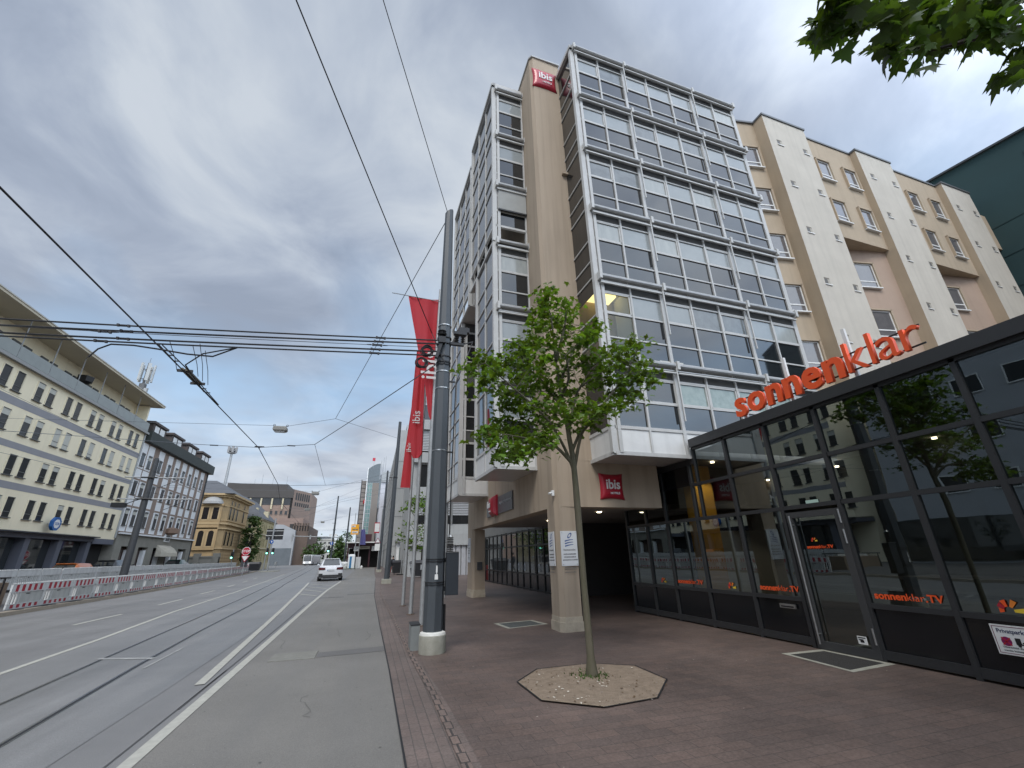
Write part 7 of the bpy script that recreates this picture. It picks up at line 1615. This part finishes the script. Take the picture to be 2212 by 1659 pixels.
for c in CROWN:
    c = Vector(c); q = min(nodes, key=lambda p: (p - c).length + (0.4 if p.z > c.z else 0)); mid = (q + c) / 2 + Vector((rng.uniform(-.05, .05), rng.uniform(-.05, .05), rng.uniform(-.02, .08)))
    b.tube([q, mid, c], [0.007, 0.005, 0.003], 5)
b.build('trunk', bark, mt, smooth=True)
b = MB()
for c in CROWN:
    for k in range(56):
        r = Vector((rng.gauss(0, 0.115), rng.gauss(0, 0.15), rng.gauss(0, 0.062)))
        p = Vector(c) + r; p.z -= 0.7 * (r.x * r.x + r.y * r.y)
        add_leaf(b, p, 0.098, rng, 0.5, 0.42)
b.build('crown', leaf_m, mt)
# street maple beside the viewer: trunk outside the picture, one bough reaches in
om = thing('overhanging_maple', 'maple whose leafy bough hangs into the upper right corner', 'tree', (0, 0, 0))
b = MB(); b.tube([(5.4, -1.6, 0), (5.38, -1.58, 2.2), (5.3, -1.5, 3.6), (5.2, -1.4, 6.5)], [0.11, 0.09, 0.07, 0.03], 10)
for l in ([(5.36, -1.55, 2.6), (4.9, -0.7, 4.0), (4.3, 0.2, 4.75), (3.7, 0.75, 5.0), (3.1, 1.0, 5.05), (2.75, 1.05, 4.95)], [(4.3, 0.2, 4.75), (3.9, 0.5, 4.6), (3.4, 0.75, 4.55), (3.1, 0.9, 4.5)], [(5.3, -1.5, 3.6), (4.6, -0.6, 5.2), (3.9, 0.6, 5.5)], [(4.9, -0.7, 4.0), (4.3, 0.4, 4.1), (3.9, 0.7, 4.2)]):
    sp_ = smooth_path(l); n_ = len(sp_); b.tube(sp_, [0.035 * (1 - k / n_) + 0.004 for k in range(n_)], 6)
b.build('trunk', bark_dark, om, smooth=True)
b = MB()
for c in OVER:
    for k in range(5):
        add_leaf(b, Vector(c) + Vector((rng.gauss(0, 0.045), rng.gauss(0, 0.045), 0.05 + rng.gauss(0, 0.03))), 0.125, rng, 0.75, 0.5)
for k in range(900):      # the crown above and beside the frame, which shades and shows in the pane reflections
    a = rng.uniform(0, 2 * PI); r = 1.7 * math.sqrt(rng.random()); c = Vector((5.2 + r * math.cos(a), -0.7 + r * math.sin(a) * 0.9, 5.8 + rng.gauss(0, 0.75)))
    add_leaf(b, c, 0.2, rng, 0.6, 0.5)
b.build('crown', leaf_o, om)
def leafy_tree(name, label, x, y, h, cr, seed, leaf, n, zc, squash=1.0, trunk_r=0.12, size=0.3, group=None, clumps=26, lean_=0.0, z0=0.0):
    r_ = random.Random(seed); t = thing(name, label, 'tree', (x, y, z0), 0, group)
    b = MB(); b.tube([(0, 0, 0), (0.02, 0, h * 0.35), (lean_ * 0.5, 0.05, h * 0.65), (lean_, 0, h * 0.92)], [trunk_r, trunk_r * 0.75, trunk_r * 0.45, 0.02], 8)
    cs = []
    for k in range(clumps):
        a = r_.uniform(0, 2 * PI); u = r_.uniform(-1, 1); rr_ = cr * (0.35 + 0.65 * r_.random() ** 0.5) * math.sqrt(max(0.05, 1 - u * u))
        c = Vector((rr_ * math.cos(a) + lean_ * 0.6, rr_ * math.sin(a), zc + u * (h - zc) * squash)); cs.append(c)
        q = Vector((lean_ * 0.3, 0, min(h * 0.8, max(h * 0.25, c.z - 0.5)))); b.tube([q, (q + c) / 2 + Vector((0, 0, 0.15)), c], [trunk_r * 0.3, trunk_r * 0.18, 0.012], 5)
    b.build('trunk', bark_dark, t)
    b = MB()
    for c in cs:
        for k in range(n // clumps):
            add_leaf(b, c + Vector((r_.gauss(0, cr * 0.2), r_.gauss(0, cr * 0.2), r_.gauss(0, cr * 0.13))), size, r_, 0.5, 0.6)
    b.build('crown', leaf, t); return t
leafy_tree('street_sapling', 'sparse street sapling behind the flagpoles by the grey offices', 2.9, 33.8, 6.0, 1.35, 5, leaf_m, 620, 4.0, 0.9, 0.07, 0.2, clumps=24)
leafy_tree('dense_tree', 'dense dark green tree between the ochre villa and the yellow terrace', -21.6, 96, 9.4, 1.45, 8, leaf_f, 2600, 5.4, 1.0, 0.2, 0.34, clumps=60)
for k, (x, y, h, cr, sd, lb) in enumerate(((-24, 215, 10.5, 4.4, 31, 'large dark green tree before the far white house, right of the road'), (-29.0, 205, 8.5, 3.6, 32, 'rounded green tree before the left half of the far white house'), (-19.5, 180, 7.5, 3.0, 33, 'bright green tree beside the slim dark pole'), (-9.5, 150, 6.5, 2.6, 34, 'low green tree behind the heap of white bags'), (-13, 260, 15.0, 4.0, 35, 'tall thin tree rising over the roofs at the street end'))):
    leafy_tree('distant_tree', lb, x, y, h, cr, sd, leaf_f, 900, h * 0.55, 1.0, 0.2, 0.75, 'distant trees at the street end', clumps=30)

# ================================================================== people far down the pavement
skin = mat('skin', (0.42, 0.26, 0.19), 0.6); hair_m = mat('dark_hair', (0.02, 0.015, 0.012), 0.7)
def person(label, loc, rz, top, legs, stride=0.16):
    t = thing('person', label, 'person', loc, rz)
    me = bpy.data.meshes.new('body')
    V = [(0, 0, 0.95), (0, 0.01, 1.12), (0, 0.02, 1.36), (0, 0.01, 1.50), (0, -0.01, 1.62), (0, -0.01, 1.74),
         (0.10, 0, 0.92), (0.11, -stride, 0.50), (0.11, -stride * 1.1, 0.08), (0.11, -stride * 1.1 - 0.14, 0.04), (-0.10, 0, 0.92), (-0.11, stride * 0.7, 0.50), (-0.11, stride * 1.9, 0.10), (-0.11, stride * 1.9 - 0.13, 0.05),
         (0.19, 0.02, 1.42), (0.23, 0.06, 1.15), (0.22, -0.04, 0.90), (0.22, -0.07, 0.82), (-0.19, 0.02, 1.42), (-0.23, -0.02, 1.15), (-0.22, -0.16, 0.94), (-0.22, -0.20, 0.87)]
    E_ = [(0, 1), (1, 2), (2, 3), (3, 4), (4, 5), (0, 6), (6, 7), (7, 8), (8, 9), (0, 10), (10, 11), (11, 12), (12, 13), (2, 14), (14, 15), (15, 16), (16, 17), (2, 18), (18, 19), (19, 20), (20, 21)]
    rad = [0.15, 0.14, 0.16, 0.06, 0.095, 0.08, 0.10, 0.07, 0.05, 0.035, 0.10, 0.07, 0.05, 0.035, 0.065, 0.05, 0.038, 0.03, 0.065, 0.05, 0.038, 0.03]
    me.from_pydata(V, E_, []); o = bpy.data.objects.new('body', me); COL.objects.link(o)
    sk = o.modifiers.new('skin', 'SKIN'); 
    for i, r in enumerate(rad): me.skin_vertices[0].data[i].radius = (r * (1.25 if i in (1, 2) else 1), r)
    me.skin_vertices[0].data[0].use_root = True
    o.modifiers.new('sub', 'SUBSURF').levels = 2; o.modifiers['sub'].render_levels = 2
    dg = bpy.context.evaluated_depsgraph_get(); m2 = bpy.data.meshes.new_from_object(o.evaluated_get(dg)); o.modifiers.clear(); o.data = m2; m2.name = 'body'
    m2.materials.clear()
    for m in (top, legs, skin, black_rubber): m2.materials.append(m)
    for p in m2.polygons:
        c = p.center; p.use_smooth = True
        p.material_index = 3 if c.z < 0.1 else 1 if (c.z < 0.97 and abs(c.x) < 0.175) else 2 if (c.z > 1.5 or c.z < 0.93) else 0
    o.parent = t
    b = MB(); b.tube_rings([[(0.105 * r * math.cos(2 * PI * k / 10), 0.01 + 0.115 * r * math.sin(2 * PI * k / 10), z) for k in range(10)] for r, z in ((0.9, 1.66), (1.02, 1.73), (0.85, 1.81), (0.3, 1.85))]); b.build('hair', hair_m, t, smooth=True)
    return t
person('walking person in dark jacket and red trousers beyond the second pole', (2.55, 56, 0), 0.3, mat('dark_jacket', (0.015, 0.016, 0.02), 0.8), mat('red_trousers', (0.30, 0.012, 0.02), 0.8))
person('person in dark clothes half hidden right of the second pole', (1.72, 43.5, 0), 2.6, MATS['dark_jacket'], mat('black_trousers', (0.012, 0.012, 0.014), 0.8), 0.22)
